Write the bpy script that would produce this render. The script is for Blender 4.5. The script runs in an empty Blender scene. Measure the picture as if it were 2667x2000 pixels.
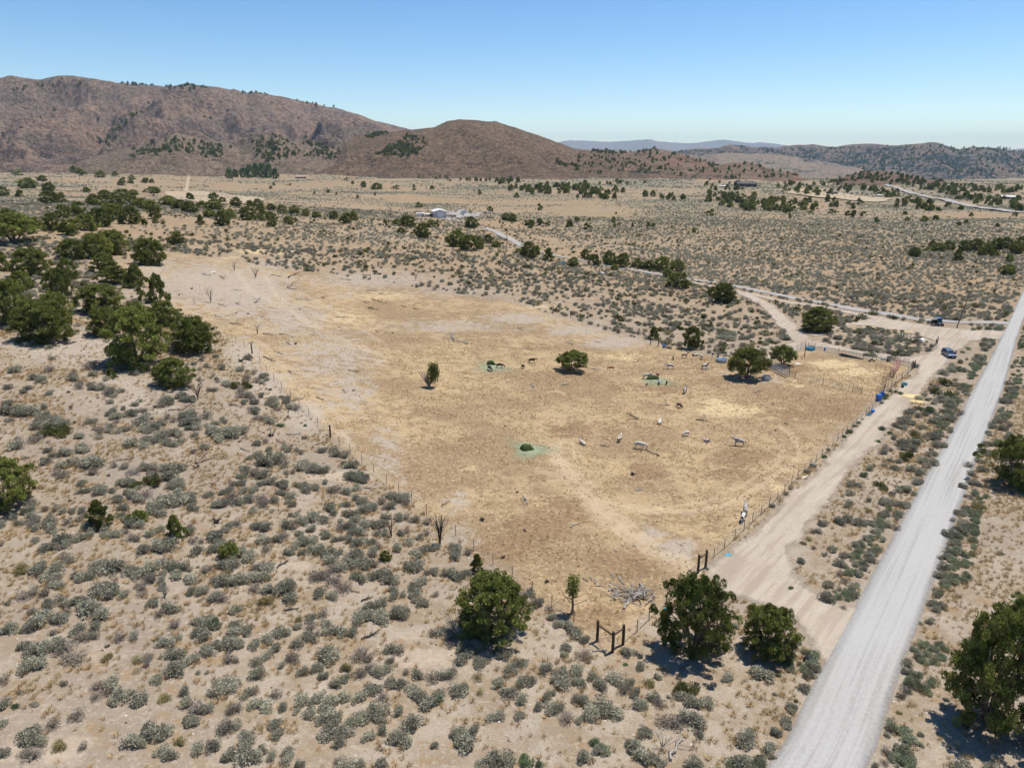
import bpy, bmesh, math, random
import numpy as np
from math import radians, sin, cos, pi, tan, atan2, hypot
from mathutils import Vector, Matrix

# ------------------------------------------------------------------ camera, sky, sun, exposure
SC = bpy.context.scene
COL = SC.collection
F = 1840.0                      # focal length in pixels of the 2667 px wide frame
PITCH = math.atan(600.0 / F)    # camera looks this far below the horizon
cam_d = bpy.data.cameras.new('camera')
cam_d.sensor_width = 36.0
cam_d.lens = 36.0 * F / 2667.0
cam_d.clip_start = 0.5
cam_d.clip_end = 120000.0
cam = bpy.data.objects.new('camera', cam_d)
COL.objects.link(cam)
cam.location = (0, 0, 0)        # the drone is the origin; the ground lies 35 to 60 m below it
cam.rotation_euler = (pi / 2 - PITCH, 0, 0)
SC.camera = cam

SUN_EL, SUN_AZ = 67.0, 52.0     # azimuth from +Y towards +X
world = bpy.data.worlds.new('World')
SC.world = world
world.use_nodes = True
wn = world.node_tree.nodes
wl = world.node_tree.links
wn.clear()
wo = wn.new('ShaderNodeOutputWorld')
wb = wn.new('ShaderNodeBackground')
ws = wn.new('ShaderNodeTexSky')
ws.sky_type = 'NISHITA'
ws.sun_disc = False
ws.sun_elevation = radians(SUN_EL)
ws.sun_rotation = radians(SUN_AZ)
ws.altitude = 1500
ws.air_density = 1.0
ws.dust_density = 0.2
ws.ozone_density = 1.4
wb.inputs['Strength'].default_value = 0.105
hs = wn.new('ShaderNodeHueSaturation')
hs.inputs['Saturation'].default_value = 1.27
hs.inputs['Hue'].default_value = 0.502
hs.inputs['Value'].default_value = 1.1
wl.new(ws.outputs[0], hs.inputs['Color'])
wl.new(hs.outputs[0], wb.inputs[0])
wl.new(wb.outputs[0], wo.inputs[0])

sun_d = bpy.data.lights.new('sun', 'SUN')
sun_d.energy = 5.0
sun_d.angle = radians(0.5)
sun_d.color = (1.0, 0.95, 0.86)
sun = bpy.data.objects.new('sun', sun_d)
COL.objects.link(sun)
sdir = Vector((cos(radians(SUN_EL)) * sin(radians(SUN_AZ)), cos(radians(SUN_EL)) * cos(radians(SUN_AZ)), sin(radians(SUN_EL))))
sun.rotation_euler = sdir.to_track_quat('Z', 'Y').to_euler()
sun.location = (0, 0, 300)

SC.view_settings.view_transform = 'Standard'
SC.view_settings.look = 'None'
SC.view_settings.gamma = 1.0
SC.view_settings.use_curve_mapping = False
SC.view_settings.exposure = 0.3
SC.cycles.use_denoising = True
SC.cycles.max_bounces = 5
SC.cycles.diffuse_bounces = 2
SC.cycles.glossy_bounces = 2
SC.cycles.volume_bounces = 0
SC.cycles.transparent_max_bounces = 8

rng = np.random.default_rng(7)
random.seed(11)

# ------------------------------------------------------------------ projection helpers
CP, SP = cos(PITCH), sin(PITCH)

def project(x, y, z):
    """world -> photo pixel (2667x2000), plus depth"""
    x = np.asarray(x, float); y = np.asarray(y, float); z = np.asarray(z, float)
    d = y * CP - z * SP
    d = np.where(d < 0.1, 0.1, d)
    up = y * SP + z * CP
    return 1333.5 + F * x / d, 1000 - F * up / d, d

def ray(u, v):
    """pixel -> horizontal azimuth and slope (dz per metre of horizontal distance)"""
    a = (np.asarray(u, float) - 1333.5) / F
    b = (1000 - np.asarray(v, float)) / F
    fx = a; fy = CP + b * SP; fz = -SP + b * CP
    h = np.hypot(fx, fy)
    return np.arctan2(fx, fy), fz / h

# ------------------------------------------------------------------ noise
def _hash(ix, iy, seed):
    n = (ix.astype(np.int64) * 374761393 + iy.astype(np.int64) * 668265263 + seed * 974711) & 0x7fffffff
    n = (n ^ (n >> 13)) * 1274126177 & 0x7fffffff
    return ((n ^ (n >> 16)) & 0xffff) / 65535.0

def vnoise(x, y, seed=0):
    x = np.asarray(x, float); y = np.asarray(y, float)
    ix = np.floor(x); iy = np.floor(y)
    fx = x - ix; fy = y - iy
    fx = fx * fx * fx * (fx * (fx * 6 - 15) + 10); fy = fy * fy * fy * (fy * (fy * 6 - 15) + 10)
    a = _hash(ix, iy, seed); b = _hash(ix + 1, iy, seed); c = _hash(ix, iy + 1, seed); d = _hash(ix + 1, iy + 1, seed)
    return (a * (1 - fx) + b * fx) * (1 - fy) + (c * (1 - fx) + d * fx) * fy

def fbm(x, y, seed=0, oct=4, gain=0.5):
    s = 0; a = 1; t = 0
    for i in range(oct):
        s = s + a * (vnoise(x * 2 ** i + 17.3 * i, y * 2 ** i - 9.1 * i, seed + i) - 0.5)
        t += a; a *= gain
    return s / t * 2

def smooth(a, b, x):
    t = np.clip((x - a) / (b - a), 0, 1)
    return t * t * (3 - 2 * t)

# ------------------------------------------------------------------ terrain: control points (pixel u, v, metres below the camera)
CTRL = [
 (0,2000,35),(700,2000,36),(1333,2000,37),(2000,2000,38),(2667,2000,38.5),(-900,2000,34),(3500,2000,39),
 (0,1500,35),(700,1500,37),(1333,1500,38.5),(2100,1500,40),(2667,1500,40.5),(-900,1500,33),(3500,1500,41),
 (0,1100,34),(700,1100,37),(1333,1150,41),(1930,1150,43),(2600,1100,44.5),
 (0,900,32),(350,850,33),(700,850,37),(1300,900,43.5),(1950,900,47.5),(2500,900,46.5),(3500,900,46),(-900,900,29),
 (0,700,29.5),(400,680,32),(700,700,37.5),(1000,740,43),(1500,820,47),(1950,780,51),(2600,750,50),
 (-900,600,30),(0,560,30),(400,565,33),(700,575,36),(1000,600,38.5),(1250,648,42.5),(1500,700,48),(1720,750,51.5),
 (0,450,50),(-900,470,50),(500,500,50),(900,525,53),(1150,560,55),(1400,600,56),(1800,650,57),(2300,650,57),(2600,650,56),(3500,650,55),
 (0,430,62),(700,440,58),(1333,465,57),(2000,482,60),(2600,500,60),(3500,500,60),
 (1900,455,90),(2300,470,100),(2700,470,100),(2000,466,180),(2600,470,180),(3500,470,180),
]
_cu = np.array([c[0] for c in CTRL], float); _cv = np.array([c[1] for c in CTRL], float); _ch = np.array([c[2] for c in CTRL], float)
_ca, _cs = ray(_cu, _cv)
_cr = _ch / (-_cs)
AK = 3.0
_P = np.stack([_ca * AK, np.log(_cr)], 1)
def _tps(d2):
    return 0.5 * d2 * np.log(d2 + 1e-9)
_n = len(_P)
_A = np.zeros((_n + 3, _n + 3))
_A[:_n, :_n] = _tps(((_P[:, None] - _P[None]) ** 2).sum(2)) + np.eye(_n) * 0.004
_A[:_n, _n] = 1; _A[:_n, _n + 1:] = _P; _A[_n, :_n] = 1; _A[_n + 1:, :_n] = _P.T
_W = np.linalg.solve(_A, np.concatenate([_ch, [0, 0, 0]]))
GA = np.linspace(-1.1, 1.1, 221); GL = np.linspace(math.log(20), math.log(5200), 340)
_ga, _gl = np.meshgrid(GA * AK, GL, indexing='ij')
_H = np.full(_ga.shape, _W[_n]) + _W[_n + 1] * _ga + _W[_n + 2] * _gl
for i in range(_n):
    _H += _W[i] * _tps((_ga - _P[i, 0]) ** 2 + (_gl - _P[i, 1]) ** 2)
# soften the table a little so that the bilinear lookup shows no creases
for _ in range(3):
    _q = np.pad(_H, 1, mode='edge')
    _H = (_q[1:-1, 1:-1] * 4 + _q[:-2, 1:-1] + _q[2:, 1:-1] + _q[1:-1, :-2] + _q[1:-1, 2:]) / 8

def ground(x, y):
    """height of the ground (negative: below the drone)"""
    x = np.asarray(x, float); y = np.asarray(y, float)
    r = np.hypot(x, y)
    az = np.arctan2(x, np.maximum(y, 1e-3))
    fa = np.clip((az + 1.1) / 2.2, 0, 1) * 220
    fl = np.clip((np.log(np.maximum(r, 1)) - GL[0]) / (GL[-1] - GL[0]), 0, 1) * 339
    ia = np.minimum(fa.astype(int), 219); il = np.minimum(fl.astype(int), 338)
    fa = fa - ia; fl = fl - il
    h = (_H[ia, il] * (1 - fa) + _H[ia + 1, il] * fa) * (1 - fl) + (_H[ia, il + 1] * (1 - fa) + _H[ia + 1, il + 1] * fa) * fl
    near = 0.5 * fbm(x / 22, y / 22, 3, 3) * smooth(20, 60, r)
    mid = 2.6 * fbm(x / 70, y / 70, 5, 4) * smooth(230, 420, r)
    far = 6.0 * fbm(x / 240, y / 240, 9, 4) * smooth(600, 1500, r)
    return -h + near + mid + far

def hit(u, v):
    """pixels -> points on the ground; returns x, y, z arrays"""
    u = np.atleast_1d(np.asarray(u, float)); v = np.atleast_1d(np.asarray(v, float))
    az, sl = ray(u, v)
    rs = np.exp(np.linspace(math.log(22), math.log(9000), 130))
    sa, ca = np.sin(az), np.cos(az)
    D = rs[None] * sl[:, None] - ground(rs[None] * sa[:, None], rs[None] * ca[:, None])
    neg = D < 0
    k = np.where(neg.any(1), neg.argmax(1), len(rs) - 1); k = np.maximum(k, 1)
    lo = rs[k - 1]; hi = rs[k]
    for _ in range(12):
        m = (lo + hi) / 2
        b = m * sl - ground(m * sa, m * ca) < 0
        hi = np.where(b, m, hi); lo = np.where(b, lo, m)
    rr = hi
    x = rr * np.sin(az); y = rr * np.cos(az)
    return x, y, ground(x, y)

def at(u, v):
    x, y, z = hit([u], [v])
    return Vector((x[0], y[0], z[0]))

def ppm(p):
    """photo pixels per metre at a world point"""
    return F / (p.y * CP - p.z * SP)

# ------------------------------------------------------------------ tagging and labels
THINGS = []      # (object, u, v, look, kind) whose labels are completed at the end
def tag(o, label=None, cat=None, group=None, kind=None):
    if label: o['label'] = label
    if cat: o['category'] = cat
    if group: o['group'] = group
    if kind: o['kind'] = kind
    return o

def later(o, look, cat, group=None, size=0.0):
    """label = look + where it stands, worked out once everything is placed"""
    tag(o, look, cat, group)
    p = o.location
    u, v, d = project(p.x, p.y, p.z)
    THINGS.append((o, float(u), float(v), look))

def empty(name, loc, rz=0.0, sc=1.0):
    o = bpy.data.objects.new(name, None)
    o.empty_display_size = 0.3
    COL.objects.link(o)
    o.location = loc; o.rotation_euler = (0, 0, rz); o.scale = (sc, sc, sc) if np.isscalar(sc) else sc
    return o

def link(name, me, mat=None, parent=None, loc=None, rz=0.0, sc=None, coll=None):
    o = bpy.data.objects.new(name, me)
    (coll or COL).objects.link(o)
    if mat is not None and len(me.materials) == 0: me.materials.append(mat)
    if parent is not None: o.parent = parent
    if loc is not None: o.location = loc
    if rz: o.rotation_euler = (0, 0, rz)
    if sc is not None: o.scale = (sc, sc, sc) if np.isscalar(sc) else sc
    return o

def mesh_np(name, verts, faces, smooth_=False):
    """fast mesh from numpy arrays; faces is (n,3) or (n,4)"""
    me = bpy.data.meshes.new(name)
    verts = np.asarray(verts, np.float32); faces = np.asarray(faces, np.int32)
    k = faces.shape[1]
    me.vertices.add(len(verts)); me.vertices.foreach_set('co', verts.ravel())
    me.loops.add(faces.size); me.loops.foreach_set('vertex_index', faces.ravel())
    me.polygons.add(len(faces))
    me.polygons.foreach_set('loop_start', np.arange(0, faces.size, k, dtype=np.int32))
    me.polygons.foreach_set('loop_total', np.full(len(faces), k, np.int32))
    if smooth_: me.polygons.foreach_set('use_smooth', np.ones(len(faces), bool))
    me.update(calc_edges=True)
    return me

def fattr(me, name, arr):
    a = me.attributes.new(name, 'FLOAT', 'POINT')
    a.data.foreach_set('value', np.asarray(arr, np.float32))

class MB:
    """collects simple shapes into one mesh"""
    def __init__(s): s.v = []; s.f = []; s.sm = False
    def add(s, vs, fs):
        n = len(s.v); s.v += [tuple(p) for p in vs]; s.f += [tuple(i + n for i in f) for f in fs]; return s
    def box(s, c, d, rz=0, ry=0, rx=0, taper=1.0):
        m = Matrix.Rotation(rz, 3, 'Z') @ Matrix.Rotation(ry, 3, 'Y') @ Matrix.Rotation(rx, 3, 'X')
        vs = []
        for k in (-1, 1):
            t = taper if k > 0 else 1
            for i, j in ((-1, -1), (1, -1), (1, 1), (-1, 1)):
                vs.append(Vector(c) + m @ Vector((i * d[0] / 2 * t, j * d[1] / 2 * t, k * d[2] / 2)))
        return s.add(vs, [(3, 2, 1, 0), (4, 5, 6, 7), (0, 1, 5, 4), (1, 2, 6, 5), (2, 3, 7, 6), (3, 0, 4, 7)])
    def tube(s, pts, rad, n=6, cap=True):
        pts = [Vector(p) for p in pts]
        if np.isscalar(rad): rad = [rad] * len(pts)
        vs = []; fs = []
        up = Vector((0.13, 0.31, 0.94))
        for i, p in enumerate(pts):
            t = (pts[min(i + 1, len(pts) - 1)] - pts[max(i - 1, 0)])
            if t.length < 1e-6: t = Vector((0, 0, 1))
            t.normalize()
            a = t.cross(up)
            if a.length < 0.05: a = t.cross(Vector((1, 0, 0)))
            a.normalize(); b = t.cross(a)
            for k in range(n):
                an = 2 * pi * k / n
                vs.append(p + (a * cos(an) + b * sin(an)) * rad[i])
        for i in range(len(pts) - 1):
            for k in range(n):
                q = (k + 1) % n
                fs.append((i * n + k, i * n + q, (i + 1) * n + q, (i + 1) * n + k))
        if cap:
            fs.append(tuple(range(n - 1, -1, -1))); fs.append(tuple((len(pts) - 1) * n + k for k in range(n)))
        return s.add(vs, fs)
    def lathe(s, c, prof, n=20, sx=1.0, sy=1.0):
        vs = []; fs = []
        for r, z in prof:
            for k in range(n):
                an = 2 * pi * k / n
                vs.append((c[0] + cos(an) * r * sx, c[1] + sin(an) * r * sy, c[2] + z))
        for i in range(len(prof) - 1):
            for k in range(n):
                q = (k + 1) % n
                fs.append((i * n + k, i * n + q, (i + 1) * n + q, (i + 1) * n + k))
        return s.add(vs, fs)
    def mesh(s, name):
        me = bpy.data.meshes.new(name)
        me.from_pydata(s.v, [], s.f); me.update()
        if s.sm: me.polygons.foreach_set('use_smooth', [True] * len(me.polygons))
        return me
    def build(s, name, mat, parent=None, loc=None, rz=0.0, bevel=0.0, sc=None):
        me = s.mesh(name)
        if bevel:
            b = bmesh.new(); b.from_mesh(me)
            bmesh.ops.bevel(b, geom=b.edges[:], offset=bevel, segments=2, profile=0.6, affect='EDGES')
            b.to_mesh(me); b.free()
        return link(name, me, mat, parent, loc, rz, sc)

# ------------------------------------------------------------------ node helpers
class NT:
    def __init__(s, name):
        s.m = bpy.data.materials.new(name); s.m.use_nodes = True
        s.t = s.m.node_tree; s.t.nodes.clear()
        s.out = s.t.nodes.new('ShaderNodeOutputMaterial')
        s._pos = None
    def n(s, t): return s.t.nodes.new(t)
    def put(s, sock, val):
        if hasattr(val, 'is_output') or hasattr(val, 'links'): s.t.links.new(val, sock)
        else:
            if isinstance(val, (tuple, list)) and len(val) == 3 and sock.type == 'RGBA': val = (*val, 1)
            sock.default_value = val
    def pos(s):
        if s._pos is None: s._pos = s.n('ShaderNodeNewGeometry').outputs['Position']
        return s._pos
    def obj(s): return s.n('ShaderNodeTexCoord').outputs['Object']
    def attr(s, name):
        a = s.n('ShaderNodeAttribute'); a.attribute_name = name; return a.outputs['Fac']
    def rnd(s): return s.n('ShaderNodeObjectInfo').outputs['Random']
    def noise(s, scale, detail=3, vec=None, rough=0.55, stretch=None, dist=0.0):
        x = s.n('ShaderNodeTexNoise'); x.inputs['Scale'].default_value = scale; x.inputs['Detail'].default_value = detail
        x.inputs['Roughness'].default_value = rough; x.inputs['Distortion'].default_value = dist
        vec = vec if vec is not None else s.pos()
        if stretch is not None:
            mp = s.n('ShaderNodeMapping'); mp.inputs['Scale'].default_value = stretch[0]; mp.inputs['Rotation'].default_value = stretch[1]
            s.put(mp.inputs[0], vec); vec = mp.outputs[0]
        s.put(x.inputs['Vector'], vec)
        return x.outputs['Fac']
    def vor(s, scale, vec=None, rand=1.0):
        x = s.n('ShaderNodeTexVoronoi'); x.inputs['Scale'].default_value = scale; x.inputs['Randomness'].default_value = rand
        s.put(x.inputs['Vector'], vec if vec is not None else s.pos())
        return x.outputs['Distance']
    def step(s, v, a, b, lo=0.0, hi=1.0):
        x = s.n('ShaderNodeMapRange'); x.interpolation_type = 'SMOOTHSTEP'
        s.put(x.inputs[0], v); x.inputs[1].default_value = a; x.inputs[2].default_value = b
        x.inputs[3].default_value = lo; x.inputs[4].default_value = hi
        return x.outputs[0]
    def math(s, op, a, b=0.0):
        x = s.n('ShaderNodeMath'); x.operation = op; s.put(x.inputs[0], a); s.put(x.inputs[1], b); return x.outputs[0]
    def mix(s, f, a, b, mode='MIX'):
        x = s.n('ShaderNodeMix'); x.data_type = 'RGBA'; x.blend_type = mode
        s.put(x.inputs[0], f); s.put(x.inputs[6], a); s.put(x.inputs[7], b); return x.outputs[2]
    def bsdf(s, col, rough=0.9, spec=0.2, bump=None, bstr=0.3, bdist=0.05, metal=0.0, alpha=None, trans=None, coat=0):
        p = s.n('ShaderNodeBsdfPrincipled'); s.put(p.inputs['Base Color'], col); s.put(p.inputs['Roughness'], rough)
        p.inputs['Specular IOR Level'].default_value = spec; p.inputs['Metallic'].default_value = metal
        if coat: p.inputs['Coat Weight'].default_value = coat
        if bump is not None:
            b = s.n('ShaderNodeBump'); b.inputs['Strength'].default_value = bstr; b.inputs['Distance'].default_value = bdist
            s.put(b.inputs['Height'], bump); s.t.links.new(b.outputs[0], p.inputs['Normal'])
        sh = p.outputs[0]
        if trans is not None:
            tr = s.n('ShaderNodeBsdfTranslucent'); s.put(tr.inputs[0], col)
            mx = s.n('ShaderNodeMixShader'); mx.inputs[0].default_value = trans
            s.t.links.new(sh, mx.inputs[1]); s.t.links.new(tr.outputs[0], mx.inputs[2]); sh = mx.outputs[0]
        if alpha is not None:
            tr = s.n('ShaderNodeBsdfTransparent'); mx = s.n('ShaderNodeMixShader'); s.put(mx.inputs[0], alpha)
            s.t.links.new(tr.outputs[0], mx.inputs[1]); s.t.links.new(sh, mx.inputs[2]); sh = mx.outputs[0]
        s.t.links.new(sh, s.out.inputs[0]); return s.m

def hsv_jit(t, col, f, lo=0.75, hi=1.25):
    """brighten or dim a colour by a 0-1 factor"""
    m = t.step(f, 0, 1, lo, hi)
    c = t.n('ShaderNodeCombineColor'); 
    for k in range(3): t.put(c.inputs[k], m)
    return t.mix(1.0, col, c.outputs[0], 'MULTIPLY')
# ------------------------------------------------------------------ polygons in the photo used to lay the place out
def sdf(poly, u, v):
    """signed distance to a polygon (positive inside)"""
    poly = np.asarray(poly, float); u = np.asarray(u, float); v = np.asarray(v, float)
    n = len(poly); best = np.full(u.shape, 1e18); ins = np.zeros(u.shape, bool)
    for i in range(n):
        x0, y0 = poly[i]; x1, y1 = poly[(i + 1) % n]
        dx, dy = x1 - x0, y1 - y0
        t = np.clip(((u - x0) * dx + (v - y0) * dy) / (dx * dx + dy * dy + 1e-9), 0, 1)
        best = np.minimum(best, (u - x0 - t * dx) ** 2 + (v - y0 - t * dy) ** 2)
        c = ((y0 > v) != (y1 > v)) & (u < (x1 - x0) * (v - y0) / (y1 - y0 + 1e-12) + x0)
        ins ^= c
    d = np.sqrt(best)
    return np.where(ins, d, -d)

def worldpoly(px):
    x, y, z = hit([p[0] for p in px], [p[1] for p in px])
    return list(zip(x, y))

PASTURE = [(300,690),(430,655),(520,668),(620,682),(780,706),(985,733),(1180,765),(1340,790),(1500,838),(1600,868),(1700,895),(1850,925),(1960,940),
           (2075,916),(2104,907),(2183,923),(2248,934),(2337,944),(2379,960),(2363,975),(2332,997),(2320,1011),(2295,1040),(2271,1066),(2230,1107),(2181,1148),
           (2140,1190),(2094,1231),(2042,1283),(1982,1340),(1913,1406),(1859,1453),(1828,1488),(1760,1550),(1690,1617),(1622,1678),(1595,1698),
           (1555,1669),(1494,1621),(1437,1581),(1334,1504),(1234,1434),(1150,1370),(1073,1308),(974,1233),(884,1160),(805,1084),(734,1015),(695,970),
           (637,906),(590,880),(540,850),(420,790)]
PAST_W = worldpoly(PASTURE)
GREY = [(330,1040,260,90,.5),(150,1180,220,80,.3),(620,760,230,100,.75),(860,930,200,110,.6),(1180,760,260,30,.5),
(520,740,200,90,.7),(760,830,170,90,.6),(900,1010,130,120,.55),(960,730,260,40,.6),(1010,1180,90,120,.5),(400,700,120,60,.6),
  # bare grey ground: (u, v, half width, half height, strength)
 (180,905,190,60,.8),(330,1000,120,40,.55),(60,800,90,60,.4),(430,640,120,40,.2),(700,1010,60,60,.8),(640,920,60,55,.8),(620,800,60,60,.55),(800,1080,60,50,.8),(900,1150,50,50,.5),
 (700,690,140,22,.6),(560,700,80,25,.4),(1180,850,320,28,.55),(900,770,90,24,.5),(1350,830,130,22,.7),(1600,890,110,22,.8),(1500,860,120,25,.7),(960,1250,40,60,.4),(1760,1430,90,45,.7),(1690,1400,70,40,.6),
 (1190,1310,60,45,.6),(1210,1400,70,40,.5),(2000,1060,90,20,.2),(1880,970,160,22,.35),(1980,990,120,24,.5),(760,900,140,60,.35),(1180,1330,60,60,.5),(2190,1130,70,60,.4),(2290,870,60,16,.3),(2110,1560,60,60,.4)]
BROWN = [ # dung and dark trampled ground
 (1060,790,160,14,.35),(1250,870,160,18,.5),(1395,905,90,14,.55),(1480,975,110,18,.5),(1500,1120,90,32,.65),(1340,1040,120,20,.25),(1400,1370,110,60,.8),(1480,1330,100,50,.6),(1330,1430,140,50,.6),
 (1690,1230,70,28,.8),(1930,1190,110,26,.8),(1890,1230,150,34,.45),(1730,1010,90,22,.6),(1620,1010,90,24,.4),(2080,1080,120,30,.6),(2180,1070,70,30,.55),(2060,960,70,16,.7),(1640,1470,160,60,.55),(1560,1600,110,60,.6),
 (1150,1080,120,30,.35),(1010,1000,110,25,.3),(1340,1560,60,60,.5),(1190,1160,140,26,.35),(1100,850,80,16,.4),(1780,960,130,20,.35),(1900,1080,80,20,.3),(1640,860,40,10,.3),(1980,870,40,10,.6),(2040,850,30,30,.5)]
STRAW = [ # bright yellow straw
 (1000,770,170,24,.6),(1120,700,10,10,.1),(860,830,160,28,.6),(1200,830,190,16,.5),(1900,1070,120,22,.95),(1850,1045,70,16,.7),(2170,950,110,20,.8),(2230,970,90,18,.8),(1130,960,110,20,.5),(960,940,120,30,.5),
 (700,655,110,10,.9),(600,672,60,8,.6),(2070,1000,90,18,.55),(1620,930,110,16,.6),(2360,1005,40,26,.7),(2110,1250,90,30,.5),(2020,1270,60,30,.55),(1900,1370,90,40,.4),(1240,1220,100,40,.4),(2350,900,50,18,.5),
 (1440,1020,120,25,.4),(1700,1330,160,22,.5),(1420,800,160,16,.5),(2320,855,90,10,.8),(2200,850,60,8,.7),(2270,850,50,8,.7),(1650,1540,60,20,.3),(1740,1090,60,20,.3),(2180,440,10,10,0)]
SAND = [ # pale sandy soil
 (110,1960,220,60,.7),(260,1700,90,50,.5),(840,1850,60,110,.6),(1110,1715,120,40,.8),(480,1620,80,50,.4),(880,1240,120,22,.8),(620,1480,60,90,.3),(300,1850,200,60,.2),(760,1475,100,18,.6),(1050,1650,80,40,.5),
 (1340,680,220,35,.3),(1000,615,240,30,.45),(1150,600,110,25,.4),(1640,720,120,20,.25),(820,600,160,24,.35),(2640,1800,60,120,.2),(640,560,200,14,.5),(480,525,110,12,.9),(700,440,260,12,.3),(300,420,200,8,.4)]
TRACKS = [ # wheel tracks worn into the dry grass: polylines with a width in px
 ([(1835,1500),(1720,1440),(1640,1390),(1570,1330),(1520,1270),(1470,1215),(1440,1170)],30,.9),([(1835,1505),(1700,1445),(1600,1380),(1540,1310),(1470,1250),(1400,1225)],12,.6),
 ([(1560,1300),(1680,1330),(1800,1335),(1900,1310),(1990,1260),(2060,1210),(2085,1180),(2070,1140),(2030,1110)],10,.7),([(1600,1320),(1760,1318),(1860,1300),(1960,1250),(2030,1200),(2040,1170)],8,.55),
 ([(1540,1290),(1500,1200),(1490,1150)],7,.6),([(690,720),(720,770),(780,830),(880,880),(1000,930)],8,.5),([(620,710),(650,760),(740,800)],9,.5),([(780,760),(850,800),(930,850),(1010,900)],6,.4),
 ([(640,905),(700,960),(760,1010),(830,1080),(900,1150),(990,1240),(1090,1310)],16,.5),([(880,1080),(760,990),(690,900)],10,.4)]

def blobs(lst, u, v):
    out = np.zeros(u.shape)
    for (a, b, w, h, s) in lst:
        q = ((u - a) / w) ** 2 + ((v - b) / h) ** 2
        out = np.maximum(out, s * np.exp(-q * 1.1))
    return out

def polyline(pts, u, v):
    best = np.full(u.shape, 1e9)
    for (x0, y0), (x1, y1) in zip(pts[:-1], pts[1:]):
        dx, dy = x1 - x0, y1 - y0
        t = np.clip(((u - x0) * dx + (v - y0) * dy) / (dx * dx + dy * dy), 0, 1)
        best = np.minimum(best, np.hypot(u - x0 - t * dx, (v - y0 - t * dy)))
    return best

# how much brush covers the ground, used for the far shrubs and for the tint between them
def cover(u, v, x, y):
    n = fbm(x / 90, y / 90, 21, 4)
    n2 = fbm(x / 260, y / 45, 23, 3)
    c = 0.36 + 0.85 * n + 0.45 * n2
    c = c + 0.9 * np.exp(-(((u - 2250) / 500) ** 2 + ((v - 700) / 100) ** 2)) + 0.25 * np.exp(-(((u - 2100) / 300) ** 2 + ((v - 610) / 40) ** 2))
    c = c - 0.25 * np.exp(-(((u - 1250) / 400) ** 2 + ((v - 510) / 40) ** 2)) - 0.35 * np.exp(-(((u - 500) / 500) ** 2 + ((v - 470) / 40) ** 2))
    return np.clip(c, 0.02, .95)

# ------------------------------------------------------------------ ground material and sheet
t = NT('dry_ground')
n_f = t.noise(2.2, 5, rough=0.7); n_m = t.noise(0.35, 4, rough=0.6); n_l = t.noise(0.045, 4); n_s = t.noise(6.0, 4, rough=0.75)
n_x = t.noise(0.8, 7, rough=0.72)
col = t.mix(t.step(n_m, .38, .62), (.315, .262, .202), (.245, .188, .13))
col = t.mix(t.step(n_l, .45, .68), col, (.245, .198, .152))
gras = t.math('MULTIPLY', t.step(n_x, .5, .66), t.step(n_m, .40, .58))
col = t.mix(t.math('MULTIPLY', gras, .75), col, (.265, .17, .08))
col = t.mix(t.math('MULTIPLY', t.step(n_f, .52, .62), .55), col, (.375, .315, .245))
col = t.mix(t.math('MULTIPLY', t.step(n_s, .53, .60), .65), col, (.20, .14, .085))
col = t.mix(t.math('MULTIPLY', t.attr('dryg'), t.step(n_x, .36, .56, .6, 1.0)), col, t.mix(t.step(n_m, .44, .56), (.295, .20, .105), (.235, .16, .09)))
# pasture
pc = t.mix(t.step(n_x, .42, .58), (.345, .25, .142), (.222, .153, .086))
pc = t.mix(t.step(n_m, .46, .58, 0, .8), pc, (.395, .29, .165))
pc = t.mix(t.step(n_l, .44, .58, 0, .7), pc, (.20, .137, .08))
pc = t.mix(t.step(n_f, .53, .61, 0, .7), pc, (.445, .335, .19))
pc = t.mix(t.step(n_s, .53, .60, 0, .8), pc, (.19, .125, .07))
col = t.mix(t.attr('pasture'), col, pc)
fl = t.noise(0.42, 9, rough=.72)
def masked(name, lo, hi):
    a = t.attr(name); return t.step(t.math('ADD', a, t.math('MULTIPLY', t.math('SUBTRACT', fl, .5), 1.9)), lo, hi)
col = t.mix(t.math('MULTIPLY', masked('straw', .42, .66), .85), col, t.mix(t.step(n_f, .4, .62), (.52, .405, .235), (.40, .295, .165)))
col = t.mix(t.math('MULTIPLY', masked('brown', .26, .52), .85), col, t.mix(t.step(n_f, .4, .62), (.17, .11, .062), (.27, .18, .10)))
col = t.mix(t.math('MULTIPLY', masked('grey', .34, .62), .85), col, t.mix(t.step(n_f, .42, .6), (.295, .245, .195), (.365, .305, .245)))
col = t.mix(t.math('MULTIPLY', masked('sand', .36, .66), .85), col, t.mix(t.step(n_f, .42, .6), (.395, .32, .245), (.325, .255, .19)))
col = t.mix(t.math('MULTIPLY', t.attr('track'), .8), col, (.46, .36, .24))
# far away the shrubs are too small to model one by one: they only tint the ground
shr = t.step(t.math('ADD', t.noise(0.05, 9, rough=.82), t.math('MULTIPLY', t.attr('cover'), .22)), .54, .62)
col = t.mix(t.math('MULTIPLY', shr, t.attr('farness')), col, (.185, .165, .11))
hgt = t.math('ADD', t.math('MULTIPLY', n_f, .6), t.math('MULTIPLY', n_s, .35))
GROUND = t.bsdf(col, .95, .1, hgt, .55, .12)

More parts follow.
